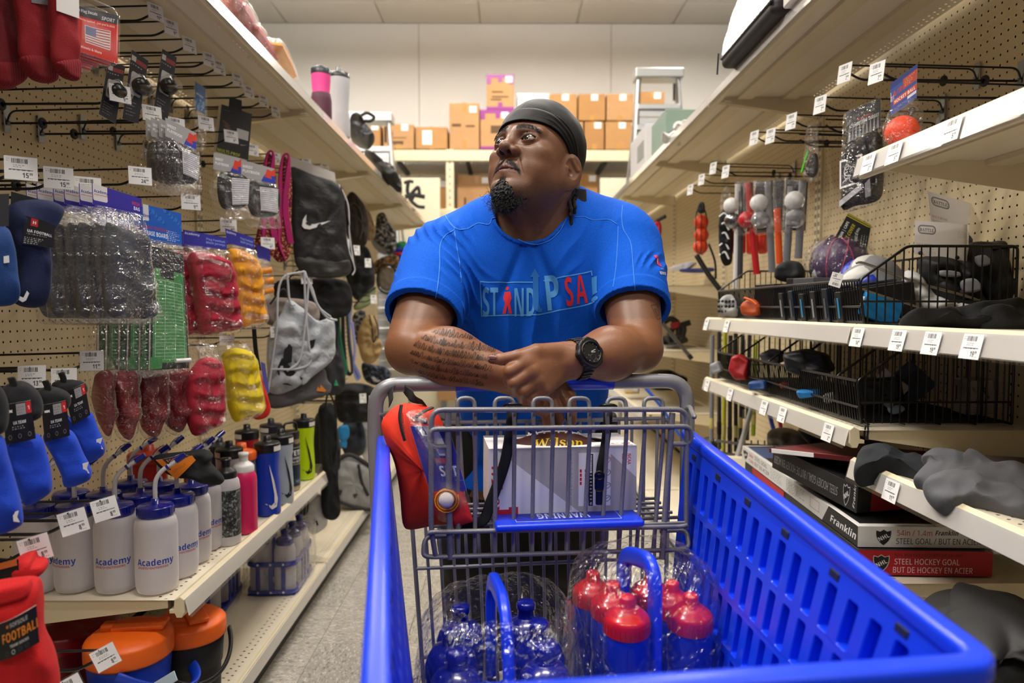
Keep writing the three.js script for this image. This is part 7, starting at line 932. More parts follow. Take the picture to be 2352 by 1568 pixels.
{const q=pl(1680,700,2.55,-40);itemR('mesh_gear','white mesh gear with dark holes at the far end of the upper basket','gear',q,[['shell',puff(q,[[1658,690],[1676,676],[1700,690],[1706,724],[1660,726]],.1,{wob:.2}),std(0x9a9a98,.5)],['holes',[...Array(14)].map((_,i)=>ball(.006,...pp(q,1664+(i%5)*8,692+Math.floor(i/5)*11,.05),8)),M.black]],[1680,726]);const q2=pl(1730,702,2.3,-40);itemR('orange_pad','orange and grey pad in the upper basket','gear',q2,[['pad',puff(q2,[[1706,700],[1726,686],[1752,706],[1748,722],[1708,722]],.07,{}),std(0xa8440f,.6)],['cord',cord(q2,[[1720,684],[1736,690],[1748,700]],.004,.04),std(0xd8601a,.5)]],[1730,722]);}
{const q=pl(2110,680,1.78,-30);itemR('shoulder_liner','white padded liner lying right of the volleyball','gear',q,[['liner',puff(q,[[2052,722],[2070,650],[2080,622],[2110,628],[2140,664],[2190,694],[2240,704],[2220,722],[2120,734]],.12,{wob:.35}),std(0xcac9c6,.65)]],[2120,734]);}
const bt=flash('battle',460,260,(g,w,h)=>{fill(g,'#e3dfdb',0,0,w,h);g.strokeStyle='#1c1c1e';g.lineWidth=5;g.beginPath();g.roundRect(26,34,128,60,26);g.stroke();g.lineWidth=2;g.beginPath();g.roundRect(33,41,114,46,20);g.stroke();txt(g,'BATTLE',90,66,32,'#1c1c1e',{align:'center',font:'serif',sx:.82});txt(g,'BACK',14,178,22,'#c8807c',{weight:'normal'});txt(g,'BONE',72,178,22,'#8d8a88',{weight:'normal'});lines(g,14,204,150,5,10,3,'#aaa6a2',5);lines(g,320,56,110,5,10,3,'#b9b4b0',7);fill(g,'#c86a66',406,34,20,12);});
const fold=(label,q,c,base,pad)=>{const t=thing('pad_pack',label,'package'),k=c.map((p)=>pp(q,p[0],p[1]));part(t,'folded_card',sheet(14,6,(u,v)=>{const p=k[3].clone().lerp(k[2],Math.min(1,u/.9)).lerp(k[0].clone().lerp(k[1],Math.min(1,u/.9)),v),a=Math.max(0,(u-.86)/.14)*PI*.9;return p.addScaledVector(q.n,.010*(Math.cos(a)-1)*1.2+.004*Math.sin(u*3));},bt,.001,PB.plain),PB.mat);part(t,'rivet',[[.1,.06],[.78,.06]].map(([u,v])=>{const p=k[3].clone().lerp(k[2],u).lerp(k[0].clone().lerp(k[1],u),v);return ball(.005,p.x+q.n.x*.004,p.y,p.z+q.n.z*.004,10);}),M.black);part(t,'back_card',card(shift(q,-.03),c,PB.plain,{at:PB}),PB.mat);part(t,'pad',puff(shift(q,-.015),pad,.1,{wob:.4}),std(0x0e0e10,.6));seat(t,pp(q,...base));};
const qa=pl(2160,560,1.74,-8),qb=pl(2200,500,1.86,-4,-8);
fold('white folded card pack with oval black logo, lower and nearer one',qa,[[2102,506],[2226,516],[2224,600],[2100,584]],[2160,720],[[2116,594],[2200,600],[2222,640],[2220,710],[2150,716],[2126,660]]);
fold('white folded card pack with oval black logo, upper one tilted behind',qb,[[2130,438],[2252,474],[2264,558],[2140,520]],[2200,700],[[2160,540],[2262,552],[2270,640],[2250,700],[2170,690]]);
{const q=pl(2270,620,1.76,-10);itemR('shoulder_pads','black football back pads with light plates filling the near end of upper basket','pads',q,[['pad',[puff(q,[[2226,560],[2270,556],[2310,552],[2338,580],[2336,640],[2320,700],[2250,712],[2222,660]],.14,{wob:.4,freq:14}),puff(shift(q,.03),[[2128,640],[2180,628],[2230,650],[2250,700],[2200,716],[2140,690]],.1,{wob:.4,freq:16})],std(0x0d0d0f,.6)],...[[[2240,590],[2262,586],[2276,604],[2250,612]],[[2206,646],[2240,640],[2254,664],[2216,672]],[[2158,622],[2204,626],[2206,634],[2160,632]]].map((l)=>['plate',puff(shift(q,.09),l,.02,{}),std(0x8d8f93,.5)])],[2270,712]);}
{const q=pl(2100,660,1.66,-10);itemR('peg_hook','loose steel peg hook with upturned tag lying across the upper basket','hook',q,[['label_arm',[cord(q,[[1966,604],[1974,602],[1990,606],[2110,650],[2232,684],[2252,694],[2250,698]],.0032),cord(q,[[1952,654],[2060,690],[2170,722]],.003)],metal(0x9a9488,.35)],['back_plate',puff(q,[[2236,690],[2252,688],[2254,700],[2238,704]],.006,{}),M.zinc],['price_tag',(()=>{const r=priceTag('20.00',1);return card(q,[[1910,624].map((a)=>a),[1936,630],[1926,662],[1900,654]],[r[2],r[3],r[0],r[1]],{lift:.01});})(),PA.mat]],[2100,700]);}
{const q=pl(2210,735,1.5,-14,30);itemR('folded_clothing','black folded clothing hanging over the upper right shelf edge','clothing',q,[['cloth',[puff(q,[[2066,738],[2082,724],[2140,724],[2200,706],[2280,700],[2360,700],[2360,762],[2260,758],[2160,746],[2096,758],[2072,752]],.06,{wob:.6,freq:20}),puff(shift(q,.02),[[2250,716],[2300,706],[2380,706],[2380,762],[2262,758]],.05,{wob:.5,freq:18})],cloth(0x0b0c0f)]],[2210,758]);}
B('shoe_box','white carton standing on its corner in the lower basket','box',1.02,L+.033,-1.80,.075,.075,.035,std(0xbdbab6,.6),-.5,[['label',rbox(.03,.016,.001,.0004,-.004,.045,.018),std(0x6a6a6a,.6)]],PI/4+.1);B('shoe_box','black and dark blue carton beside the white one in the lower basket','box',1.08,L+.04,-1.80,.085,.085,.05,std(0x13243c,.5),-.5,[['band',rbox(.087,.03,.051,.001,0,.045,0),M.black]],PI/4);
const ox=flash('oxygen',200,200,(g,w,h)=>{fill(g,'#b3aaa2',0,0,w,h);txt(g,'OXYGEN',30,30,24,'#2a2826',{rot:1.2,italic:true});g.strokeStyle='#2a2826';g.lineWidth=4;g.beginPath();g.ellipse(130,60,26,12,1,0,7);g.stroke();txt(g,'BATTLE',112,40,18,'#2a2826',{rot:1});lines(g,20,130,150,6,11,3,'#6a625c',3);});
{const q=pl(2240,915,1.78,-12);itemR('shoe_box','beige printed carton with oval logo in the lower basket','box',q,[['carton',puff(q,[[2192,962],[2216,900],[2196,868],[2260,866],[2292,905],[2276,964]],.1,{sharp:.006,flat:16}),std(0xa89f97,.6)],['print',card(q,[[2204,870],[2258,868],[2274,960],[2212,960]],ox,{lift:.051,at:PB}),PB.mat]],[2240,964]);}
for(const[label,out,d,th,c]of[['red pack in the far end of the lower basket',[[1674,850],[1682,818],[1700,812],[1726,826],[1718,872],[1690,872]],2.4,.07,0x9c1418],['grey beanie in the lower basket',[[1746,812],[1770,800],[1800,806],[1800,832],[1756,836]],2.3,.1,0x55565a],['black fabric pile in the middle of the lower basket',[[1800,810],[1850,800],[1900,812],[1920,850],[1860,872],[1806,850]],2.0,.12,0x17171a],['bright blue carton in the lower basket',[[1828,896],[1884,894],[1888,908],[1836,914]],1.9,.06,0x1470b0],['white carton in the lower basket',[[1890,905],[1916,900],[1920,922],[1896,926]],1.85,.06,0xb9b7b2],['blue and white pack in the lower basket',[[1720,876],[1758,872],[1764,892],[1722,896]],2.2,.06,0x20427a],['orange pack in the lower basket',[[1790,878],[1814,880],[1812,892],[1796,892]],2.1,.05,0xc4481a],['grey clamp gear in the lower basket far corner',[[1632,836],[1650,828],[1662,850],[1640,860]],2.6,.06,0x8a8b8e],['black long pack along the lower basket',[[1960,870],[2070,860],[2080,920],[1980,930]],1.85,.1,0x0e0e10],['pale blue curved pack near the lower basket end',[[2036,934],[2070,930],[2082,940],[2060,950],[2042,948]],1.72,.05,0x8fa6b8]]){const q=pl(out[0][0]+20,out[0][1],d,-30);itemR('basket_item',label,'package',q,[['pack',puff(q,out,th,{wob:.2,flat:12,sharp:.008,k:9}),std(c,.55)]],out[out.length-1]);}
{const q=pl(1988,985,1.58,-20);itemR('cable_tie','black cable tie hanging from the lower basket corner','cable tie',q,[['loop',cord(q,[[1984,962],[1992,972],[1993,998],[1990,1006],[1986,1002],[1988,978]],.0022),M.black],['tie_head',rbox(.008,.008,.006,.001).translate(...pp(q,1990,1006)),M.black]],[1990,1006]);}
}
// ---------- lower right shelf, right top shelf, far right shelves ----------
{
const shield=(g,x,y,s)=>{g.save();g.translate(x,y);g.scale(s,s);g.fillStyle='#17181a';g.beginPath();g.moveTo(-22,-24);g.lineTo(-10,-20);g.lineTo(0,-27);g.lineTo(10,-20);g.lineTo(22,-24);g.quadraticCurveTo(26,10,0,28);g.quadraticCurveTo(-26,10,-22,-24);g.fill();g.strokeStyle='#c8c8c8';g.lineWidth=2.4;g.stroke();g.rotate(-.5);txt(g,'NHL',0,0,19,'#e6e6e6',{align:'center',sx:.9});g.restore();};
const endW=flash('goalend',520,96,(g,w,h)=>{fill(g,'#d9d7d4',0,0,w,h);shield(g,100,50,1.35);txt(g,'54in / 1.4m',150,30,34,'#c03a2c',{weight:'normal',sx:.8});txt(g,'Franklin',296,28,30,'#17181a',{italic:true,sx:.75});txt(g,'STEEL GOAL / BUT EN ACIER',148,68,36,'#1e1f22',{weight:'normal',sx:.72});});
const endR=flash('goalendr',520,110,(g,w,h)=>{fill(g,'#a81422',0,0,w,h);shield(g,90,58,1.35);txt(g,'NHL HOCKEY / HOCKEY DE LA LNH',140,20,18,'#5a0c14',{sx:.9});txt(g,'STEEL HOCKEY GOAL',140,50,34,'#e6dad8',{weight:'normal',italic:true,sx:.8});txt(g,'BUT DE HOCKEY EN ACIER',134,86,34,'#e6dad8',{weight:'normal',italic:true,sx:.78});});
const sideW=flash('goalside',900,96,(g,w,h)=>{fill(g,'#d4d2cf',0,0,w,h);shield(g,40,50,1.2);txt(g,'54in',80,30,30,'#c03a2c',{sx:.75});txt(g,'1.4m',80,66,30,'#c03a2c',{sx:.75});txt(g,'STEEL GOAL',140,28,34,'#26272a',{weight:'normal',sx:.7});txt(g,'BUT EN ACIER',140,66,34,'#26272a',{weight:'normal',sx:.7});lines(g,300,20,120,6,11,4,'#8a8a8a',3);lines(g,440,16,150,7,10,4,'#8a8a8a',4);g.strokeStyle='#a0403a';g.lineWidth=2;g.strokeRect(620,20,60,50);g.fillStyle='#17181a';g.beginPath();g.moveTo(740,0);g.lineTo(900,0);g.lineTo(900,96);g.lineTo(700,96);g.fill();txt(g,'Franklin',746,54,50,'#e9e9e9',{italic:true,sx:.72});});
const sideD=flash('goalsided',900,90,(g,w,h)=>{fill(g,'#232325',0,0,w,h);g.save();g.translate(w/2,h/2);g.rotate(PI);txt(g,'STEEL HOCKEY GOAL / BUT DE HOCKEY EN ACIER',-270,-4,40,'#9a9a9a',{weight:'normal',sx:.8});g.restore();shield(g,800,46,1.3);txt(g,'Franklin',872,80,26,'#d8d8d8',{rot:-PI/2,italic:true});});
const goalBox=(label,N,far,th,W,L,top,side,end,o={})=>{
const t=thing('goal_box',label,'box'),dl=far.clone().sub(N).normalize(),r=V(-dl.z,0,dl.x).normalize(),up=r.clone().cross(dl).normalize(),m=new THREE.Matrix4().makeBasis(r,up,dl.clone().negate()).setPosition(N);
const put=(n,g,mt)=>part(t,n,g.applyMatrix4(m),mt);put('carton',rbox(W,th,L,.0015,W/2,-th/2,-L/2),std(top,.5));if(side)put('side_print',surf(1,1,(u,v)=>V(-.0006,-th*(1-v),-L*(1-u)),side),PB.mat);if(end)put('end_print',surf(1,1,(u,v)=>V(u*W,-th*(1-v),.0006),end),PB.mat);for(const[n,g,mt]of o.more??[])put(n,g,mt);return seat(t,N.clone().setY(N.y-th));};
const N1=onY(1971,1208,.692),F1=onY(1719,1032,.700);
goalBox('red flat hockey goal box at the bottom of the stack',onY(1972,1262,.6435),onY(1722,1066,.650),.055,.285,.86,0x1d1c1e,null,endR,{more:[['red_edge',rbox(.002,.02,.3,.0006,-.001,-.012,-.62),std(0xb01a22,.5)],['top_print',rbox(.27,.001,.8,.0004,.142,.0003,-.43),std(0x232326,.5)]]});
goalBox('white flat steel goal box on top of the red one',N1,F1,.046,.29,.86,0xd6d4d0,sideW,endW,{more:[['top_print',rbox(.27,.001,.82,.0004,.147,.0006,-.43),std(0x18191b,.4)],['top_image',rbox(.12,.001,.16,.0004,.07,.0011,-.74),std(0x4a5a88,.5)]]});
goalBox('dark flat hockey goal box tilted on top of the white one',onY(1972,1118,.765),onY(1800,1034,.79),.062,.27,.34,0x1b1b1d,sideD,null,{more:[['end_red',rbox(.24,.058,.001,.0004,.155,-.031,.0006),std(0x8e101c,.5)],['end_black',rbox(.035,.058,.001,.0004,.018,-.031,.0006),M.black]]});
goalBox('thin red and white box lying topmost behind the dark goal box',onY(1990,1052,.83),onY(1778,1030,.80),.012,.2,.3,0x5e1015,null,null,{more:[['white_edge',rbox(.002,.011,.14,.0006,-.001,-.006,-.22),M.white]]});
{const q=pl(1790,1000,2.5,-30);itemR('grey_pack','crumpled grey brown pack behind the goal boxes','package',q,[['pack',puff(q,[[1766,990],[1800,984],[1850,1000],[1870,1020],[1770,1030]],.12,{wob:.3}),std(0x57534c,.6)],['black_bag',puff(shift(q,.08),[[1834,984],[1900,980],[1990,1006],[2060,1024],[1960,1036],[1860,1016]],.1,{wob:.3}),std(0x0d0d0f,.7)]],[1800,1030]);}
const gr=cloth(0x56575b),nv=cloth(0x15191f),f2=(k)=>(u,v)=>.026*(.25-Math.abs(nz(u*12+v*5,v*9-u*3,k)))+.012*(.25-Math.abs(nz(u*26-v*9,v*20+u*6,k+2)))+.003*Math.sin(u*60+v*40+5*nz(u*9,v*9,k));
{const q=planeAt(V(.92,.845,-1.35),-40,62);itemR('shirt','charcoal shirt folded on the near right shelf, behind the grey one','clothing',q,[['cloth',puff(q,[[1964,1100],[1970,1052],[1982,1036],[2040,1040],[2110,1056],[2160,1084],[2130,1110],[2060,1080],[2000,1084]],.055,{k:16,n:70,fold:f2(1)}),nv]],[1990,1090]);}
{const q=planeAt(V(.86,.85,-1.25),-44,56);itemR('shirt','grey crumpled shirt draped over the lip of the near right shelf','clothing',q,[['cloth',[puff(q,[[2098,1106],[2130,1070],[2116,1054],[2150,1038],[2220,1052],[2230,1040],[2290,1070],[2370,1080],[2370,1204],[2330,1196],[2280,1172],[2200,1166],[2160,1176],[2138,1150],[2120,1122]],.05,{k:22,n:110,fold:f2(5)}),puff(shift(q,.03),[[2120,1120],[2180,1090],[2300,1110],[2370,1150],[2370,1200],[2240,1160],[2160,1170]],.045,{k:18,n:80,fold:f2(9)})],gr]],[2200,1180]);}
{const q=planeAt(V(1.02,.84,-1.3),-20,60);itemR('flat_carton','brown grey flat carton behind the grey shirt','box',q,[['carton',puff(q,[[2240,1052],[2370,1062],[2370,1110],[2250,1100]],.03,{sharp:.004,flat:14}),std(0x4a4038,.7)]],[2300,1110]);}
{const q=pl(2300,1480,1.12,-25);itemR('gear_bag','large dark round bag low at the right picture edge','bag',q,[['bag',puff(q,[[2120,1420],[2180,1390],[2280,1384],[2380,1400],[2460,1480],[2440,1640],[2260,1700],[2160,1600],[2130,1500]],.3,{wob:.12,freq:8,flat:3}),std(0x0d0d0f,.6)],['top_flap',puff(shift(q,.03),[[2140,1440],[2200,1400],[2290,1392],[2380,1410],[2400,1450],[2260,1440],[2190,1470]],.26,{wob:.2,flat:3}),std(0x131315,.6)]],[2280,1560]);}
{const y=1.992,t=thing('cooler_bag','large silver sided cooler bag with dark base overhanging the right top shelf','bag'),z0=-2.45,z1=-1.98;part(t,'silver_side',(()=>{const g=surf(26,14,(u,v)=>{const zz=lerp(z0,z1,u),b=Math.sin(PI*v)*.02;return V(.735-b+.13*v+.006*nz(u*9,v*4,1)+.003*nz(u*30,v*8,2),y+.03+v*.36,zz);});return g;})(),metal(0xd8dadc,.34,{side:THREE.DoubleSide,bumpMap:rep(T.crinkle,1),bumpScale:.01}));part(t,'base',rbox(.36,.05,z1-z0,.02,.915,y+.026,(z0+z1)/2,3),std(0x1c1a1b,.6));part(t,'body',rbox(.26,.33,z1-z0-.02,.04,.98,y+.20,(z0+z1)/2,3),std(0x2a2a2e,.6));part(t,'piping',wire([V(.735,y+.034,z1),V(.735,y+.034,z0),V(.87,y+.39,z0)],.005,.02),M.black);part(t,'zip_pull',rod(V(.73,y+.06,z0-.006),V(.728,y-.01,z0-.012),.003),M.hook);seat(t,V(.885,y,(z0+z1)/2));}
{const t=thing('carton','white carton overhanging the right top shelf in front of the cooler bag','box');part(t,'carton',rbox(.26,.22,.5,.006,.888,2.104,-1.71),std(0xd9d4cf,.55));part(t,'flap',rbox(.262,.003,.20,.001,.888,2.216,-1.8),std(0xcfcac4,.55));seat(t,V(.888,1.992,-1.71));}
{const y=1.992;const b=(label,x,z,w,h,d,c,ex)=>{const t=thing('carton',label,'box');part(t,'carton',rbox(w,h,d,.004,0,h/2,0),std(c,.6));for(const[n,g,m]of ex)part(t,n,g,m);t.position.set(x,y,z);};
b('sage green carton with round white mark on the far right top shelf',.93,-3.76,.26,.19,.34,0x7f9488,[['mark',cyl(.03,.03,.002).rotateX(PI/2).translate(-.06,.1,.171),M.white]]);b('white carton with dark picture print at the far end of the right top shelf',.93,-4.35,.26,.25,.5,0xc6c4c6,[['picture',rbox(.08,.09,.002,.0006,-.05,.17,.251),std(0x4a4a44,.6)],['picture_edge',rbox(.03,.12,.002,.0006,.08,.12,.251),std(0x9a7a6a,.6)],['side_print',rbox(.002,.1,.2,.0006,-.131,.12,.1),std(0x8d8f8c,.6)]]);
const q=plX(1560,300,.84,-20);itemR('plastic_sheet','crumpled white plastic sheet on the right top shelf edge','plastic',q,[['sheet',puff(q,[[1518,322],[1550,300],[1576,276],[1604,262],[1612,280],[1580,306],[1548,334]],.16,{wob:.7}),std(0xdddedd,.4,{transmission:.3})]],[1560,330]);}
const F=(name,label,cat,px,py,d,yaw,parts,base)=>{const q=pl(px,py,d,yaw);return itemR(name,label,cat,q,parts(q),base);};
F('flat_pack','white and blue flat pack on the far right upper shelf','package',1570,612,4.2,-20,(q)=>[['pack',puff(q,[[1536,618],[1592,600],[1600,604],[1580,620],[1546,622]],.1,{}),std(0xb9bbc4,.5)],['blue_edge',puff(shift(q,.04),[[1560,620],[1600,616],[1640,616],[1640,622],[1562,624]],.05,{}),std(0x23306e,.5)]],[1570,622]);
F('trap_gear','red and black metal gear on the far right middle shelf','gear',1550,750,4.2,-20,(q)=>[['frame',[cord(q,[[1524,740],[1540,732],[1556,742],[1560,770]],.02),cord(q,[[1560,748],[1586,740]],.02),cord(q,[[1536,770],[1550,750],[1570,752],[1566,778]],.018)],M.black],['red_part',puff(q,[[1540,742],[1562,738],[1560,752],[1544,756]],.06,{}),std(0x96141c,.5)],['base',puff(q,[[1516,776],[1570,770],[1580,784],[1520,790]],.2,{wob:.5}),std(0x1a1a1c,.6)]],[1550,788]);
F('grey_pole','grey metal pole leaning across the far right middle shelf','pole',1555,780,3.85,-10,(q)=>[['pole',rod(pp(q,1520,740),pp(q,1586,820),.011,10),metal(0x6d6c6a,.4)],['tip',rod(pp(q,1582,815),pp(q,1589,824),.013,10),M.black]],[1588,824]);
F('clear_packs','pale crumpled packs lying on the far right middle shelf','package',1560,800,4.4,-14,(q)=>[['pack',puff(q,[[1500,806],[1530,792],[1600,796],[1632,804],[1610,812],[1520,814]],.2,{wob:.7}),std(0x9a978e,.5)]],[1560,812]);
F('dark_gear','black gear pile on the far right lower shelf','gear',1530,865,4.3,-14,(q)=>[['pile',puff(q,[[1476,872],[1500,852],[1540,850],[1562,862],[1580,870],[1560,892],[1490,890]],.2,{wob:.8}),std(0x121214,.7)]],[1530,890]);
F('small_carton','small white and yellow carton on the far right lower shelf','box',1451,888,4.6,-6,(q)=>[['carton',puff(q,[[1434,880],[1468,879],[1468,900],[1435,902]],.1,{sharp:.006,flat:16}),std(0xb9b7b0,.6)],['yellow_band',puff(q,[[1435,896],[1468,895],[1468,902],[1435,903]],.104,{sharp:.003,flat:16}),std(0xc89a2a,.6)]],[1451,902]);
F('hockey_stick','bright blue stick leaning diagonally beside the lower right shelf','stick',1520,940,3.3,-10,(q)=>[['shaft',sweep(line3(q,[[1473,878],[1520,935],[1562,1002]]),.008,.018,8,false,q.n),std(0x1a56c4,.4)],['print',patch(q,[[1490,900],[1500,908],[1504,914],[1494,906]],.01,.001),M.white]],[1562,1002]);
const sticks=[[1636,770,1634,1012,0x77787c,'grey and yellow'],[1652,750,1652,1030,0x2a2a2c,'black'],[1666,760,1662,1036,0xa8a81c,'yellow edged black'],[1678,770,1676,1040,0x1a1a1c,'black taped'],[1690,764,1690,1036,0x141416,'thick black'],[1708,780,1706,960,0x6f7074,'slim grey'],[1736,780,1730,1000,0x8a9a1c,'olive yellow'],[1722,768,1716,1010,0x3a3b3f,'dark grey'],[1706,770,1700,1010,0x242426,'dark'],[1768,952,1780,1000,0x1c3ca8,'blue'],[1790,956,1796,1000,0x9c1a20,'red'],[1806,960,1812,1000,0x1c3ca8,'second blue']];
sticks.forEach(([x0,y0,x1,y1,c,w],i)=>{const q=pl(x0,900,2.95+(i%3)*.06,-14),t=thing('hockey_stick',`${w} hockey stick shaft standing in the floor rack under the right shelves`,'stick');part(t,'shaft',sweep(line3(q,[[x0,y0],[(x0+x1)/2,(y0+y1)/2],[x1,y1]]),.009,.017,8,false,q.n),std(c,.45));part(t,'tape',sweep(line3(q,[[lerp(x0,x1,.78),lerp(y0,y1,.78)],[lerp(x0,x1,.88),lerp(y0,y1,.88)]]),.0102,.0182,8,false,q.n),i%2?M.black:std(0xb9b06a,.5));seat(t,pp(q,x1,y1));});
F('hockey_stick','white stick shaft leaning to the left of the goal boxes','stick',1710,1000,2.75,-14,(q)=>[['shaft',sweep(line3(q,[[1728,932],[1708,1000],[1690,1058]]),.010,.019,8,false,q.n),std(0xb6b6b4,.5,{map:T.mottle})]],[1690,1058]);
F('helmet','black round helmet under the lower right shelves','helmet',1630,1024,3.0,-10,(q)=>[['shell',puff(q,[[1612,1030],[1618,1010],[1634,1004],[1650,1016],[1652,1036],[1636,1050],[1616,1044]],.2,{flat:2.6}),std(0x1a1a1c,.4)],['rim',cord(q,[[1614,1040],[1634,1050],[1652,1038]],.006,.06),M.black]],[1632,1050]);
{const q=pl(1710,1040,2.85,-14),t=thing('floor_rack','wire floor rack holding the hockey sticks','rack');for(const y of[1014,1040,1066])part(t,'rail',cord(q,[[1640,y-8],[1700,y],[1770,y+6]],.006,.05),metal(0x77777a,.4));for(let k=0;k<8;k++)part(t,'rack_wire',rod(pp(q,1648+k*15,1006,.05),pp(q,1648+k*15,1076,.05),.0035),metal(0x77777a,.4));seat(t,pp(q,1700,1070));}
}
// ---------- stockroom rack, cartons and ladders at the back ----------
{
const Z=-8.15,k=(px,py,d=-Z)=>at(px,py,d),cream=std(0xd9cfae,.5),kraft=[0xb98a54,0xb4844e,0xbd9060,0xaf7f4a].map((c)=>std(c,.8,{map:rep(T.card,1)}));
const rack=thing('stock_rack','cream steel stockroom rack with wire decks across the back wall','rack'),yT=k(1000,347).y,yB=k(1000,372).y,L=k(860,360).x-.5,R=k(1470,360).x+.4;
for(const x of[k(1034,400).x,k(1034,400).x+2.5,k(1034,400).x-2.2]){const p=part(rack,'upright',rbox(.09,yT+.02,.06,.004,x,yT/2,Z+.02),cream);part(p,'rear_upright',rbox(.09,yT,.06,.004,x,yT/2,Z-.7),cream);part(p,'slots',[...Array(30)].map((_,i)=>rbox(.012,.03,.002,.0006,x,yT-.06-i*.08,Z+.051)),std(0x6a6454,.7)).userData.kind='stuff';}
for(const[y,h]of[[(yT+yB)/2,yT-yB],[k(1000,493).y,.12]])for(const[z,nm]of[[Z+.04,'beam'],[Z-.72,'rear_beam']])part(rack,nm,rbox(R-L,h,.05,.006,(L+R)/2,y,z),cream);
for(let i=0;i<5;i++){const x0=lerp(L,R,i/5)+.03,x1=lerp(L,R,(i+1)/5)-.03,g=[];for(let a=0;a<=14;a++)g.push(rod(V(lerp(x0,x1,a/14),yB+.03,Z),V(lerp(x0,x1,a/14),yB+.03,Z-.7),.004,5));for(let a=0;a<=12;a++)g.push(rod(V(x0,yB+.024,Z-.7*a/12),V(x1,yB+.024,Z-.7*a/12),.004,5));part(rack,'wire_deck',g,M.zinc);part(rack,'deck_support',rbox(.05,.05,.72,.004,x1+.02,yB+.0,Z-.35),std(0x2a2c2c,.5));}
seat(rack,V((L+R)/2,0,Z));
const tape=std(0xb07f3c,.35),purple=std(0x8a2a7e,.4),lab=M.white;
const cart_=(label,x0,y0,x1,y1,o={})=>{const d=o.d??(8.12),a=k(x0,y1,d),b=k(x1,y0,d),w=b.x-a.x,h=b.y-a.y,D=o.D??.4,t=thing('cardboard_box',label,'box');part(t,'carton',rbox(w-.006,h-.004,D,.006,0,h/2,-D/2),kraft[o.k??0]);part(t,'tape',[rbox(.05,h*.22,.002,.0006,o.tx??0,h*.89,.0012),rbox(.05,.002,D,.0006,o.tx??0,h,-D/2),rbox(.05,h*.2,.002,.0006,o.tx??0,h*.1,.0012)],o.purple?purple:tape);if(o.purple)part(t,'purple_band',[rbox(w,.04,.002,.0006,0,h-.02,.0016),...[-1,1].map((s)=>rbox(.05,.10,.002,.0006,s*(w/2-.03),h-.06,.002)),rbox(w,.03,.002,.0006,0,.015,.0016)],purple);part(t,'shipping_label',rbox(o.lw??.08,o.lh??.07,.002,.0006,o.lx??w*.2,o.ly??h*.86,.0022),lab);if(o.mark)part(t,'print',o.mark.map(([x,y,ww,hh])=>rbox(w*ww,h*hh,.0015,.0005,w*x,h*y,.001)),std(0x5a4028,.8));t.position.set((a.x+b.x)/2,a.y,-d);return t;};
const rows=[['yellow taped carton at the left end of the back rack',832,283,874,342,{k:1}],['carton with dark round print at the left of the back rack',880,285,951,342,{mark:[[-.25,.6,.12,.2],[-.1,.25,.5,.14],[0,.45,.5,.03]],k:2}],['low carton with large white label on the back rack',954,291,1028,342,{lw:.11,lh:.16,lx:-.05,ly:.13,k:0}],['tall carton with black wordmark on the back rack',1032,236,1101,343,{mark:[[-.26,.52,.3,.06],[.2,.5,.3,.04]],lx:.1,k:2}],['purple taped carton behind the head wrap on the back rack',1103,252,1184,342,{purple:true,mark:[[0,.5,.4,.2]],k:2}],['purple taped carton topmost of the stack on the back rack',1117,171,1181,251,{purple:true,mark:[[-.1,.5,.4,.04],[0,.36,.6,.04],[-.15,.28,.4,.04]],lx:.1,k:2}]];
for(const r of rows)cart_(...r);
const nm=['first','second','third','fourth'];
[[1259,1326],[1328,1391],[1393,1456]].forEach(([a,b],i)=>cart_(`plain brown carton in the upper row right of his head, ${nm[i]} from left`,a,215,b,277,{k:i,lx:.03}));[[1262,1340],[1342,1388],[1390,1452]].forEach(([a,b],i)=>cart_(`plain brown carton in the lower row right of his head, ${nm[i]} from left`,a,279,b,343,{k:(i+2)%4,lx:.04}));cart_('plain brown carton seen between the ladder rails, upper row',1470,210,1527,280,{k:1});cart_('plain brown carton seen between the ladder rails, lower row',1456,280,1524,343,{k:3});
{const a=k(1187,342),t=thing('white_carton','white carton beside the purple taped stack on the back rack','box');part(t,'carton',rbox(.36,.62,.4,.006,.19,.31,-.2),std(0xdad9d6,.6));part(t,'lid',rbox(.37,.05,.41,.006,.19,.60,-.2),std(0xd2d1ce,.6));t.position.set(a.x,a.y,-8.12);}
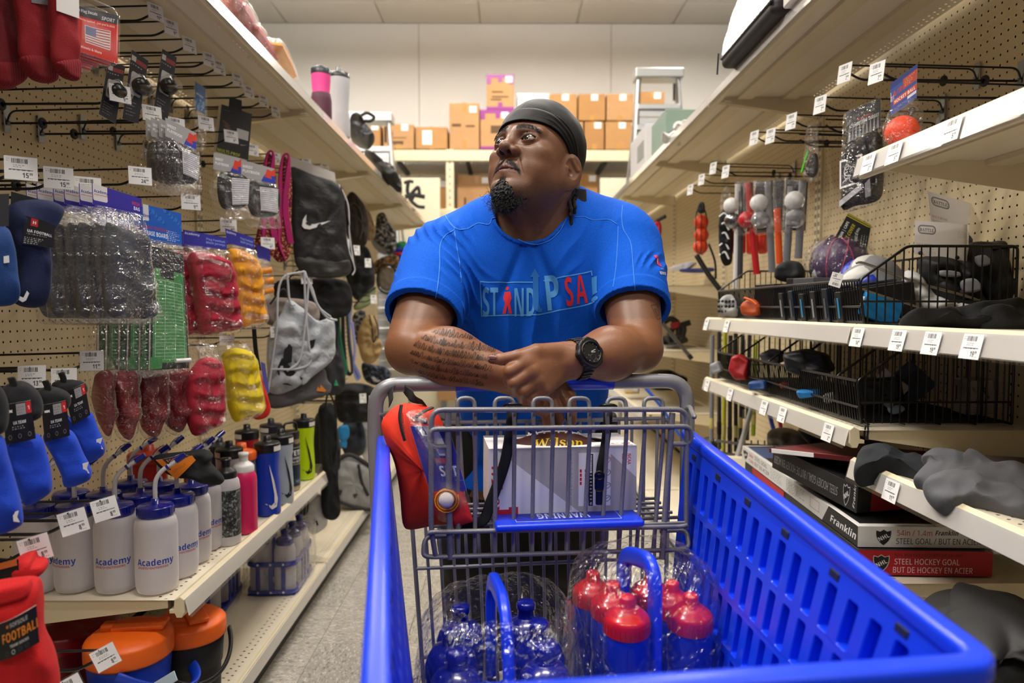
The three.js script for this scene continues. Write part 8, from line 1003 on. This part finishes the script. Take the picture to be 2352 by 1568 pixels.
cart_('tall brown carton under the rack behind his left shoulder',990,412,1032,486,{d:8.3,k:1,lx:.04});cart_('wide brown carton under the rack behind his beard',1050,402,1142,488,{d:8.3,k:2,mark:[[-.3,.3,.05,.2]]});cart_('brown carton under the rack right of his ear',1330,400,1374,470,{d:8.3,k:1});cart_('brown carton far down the aisle behind his waist',1004,880,1046,920,{d:7.6,k:2,D:.3});
struct('wall_partition',rbox(.95,2.62,.05,.004),std(0xe2d8bc,.6)).position.set(k(922,400).x,1.31,-7.85);struct('wall_partition',rbox(.42,2.62,.05,.004),std(0xe6dcc2,.6)).position.set(k(1412,400).x,1.31,-7.85);
const ladder=(label,xl,xr,xlb,xrb,yTop,d,dy)=>{const t=thing('stepladder',label,'ladder'),al=metal(0xc9cbcc,.42),P=(x,y)=>k(x,y,d),tl=P(xl,yTop),tr=P(xr,yTop),bl=P(xlb,440),br=P(xrb,440),sl=(bl.x-tl.x)/(tl.y-bl.y),sr=(br.x-tr.x)/(tr.y-br.y),H=tl.y;for(const[x,s]of[[tl.x,sl],[tr.x,sr]]){part(t,'rail',sweep([V(x,H,-d),V(x+s*H*.98,.02,-d+H*.1)],.022,.042,10,false,V(0,0,1)),al);part(t,'rear_rail',sweep([V(x,H-.04,-d-.02),V(x+s*H*.9,.02,-d-H*.28)],.014,.03,8,false,V(0,0,1)),al);part(t,'foot',rbox(.06,.04,.09,.008,x+s*H*.98,.02,-d+H*.1),M.black);}part(t,'top_cap',rbox(tr.x-tl.x+.09,.09,.2,.012,(tl.x+tr.x)/2,H,-d-.02),al);
for(let i=0;i<12;i++){const y=H-.32-i*.2;if(y<.15)break;const xa=tl.x+sl*(H-y),xb=tr.x+sr*(H-y),st=part(t,'step',rbox(xb-xa,.05,.11,.006,(xa+xb)/2,y,-d+(H-y)*.1),al);part(st,'step_front',[0,1].map((j)=>rbox(xb-xa-.03,.07,.012,.003,(xa+xb)/2,y-.055-j*.075,-d+(H-y)*.1+.02)),al);}part(t,'lock_strap',rbox(.02,.16,.02,.006,tr.x-.03,H-.16,-d),M.black);return seat(t,V((tl.x+tr.x)/2,0,-d));};
ladder('tall aluminium stepladder standing beyond the right shelves',1468,1556,1448,1568,172,6.75);ladder('aluminium stepladder standing beyond the left shelves',812,892,800,908,272,7.1);
}
PA.tex.needsUpdate=PB.tex.needsUpdate=true;
renderer.render(scene,camera);
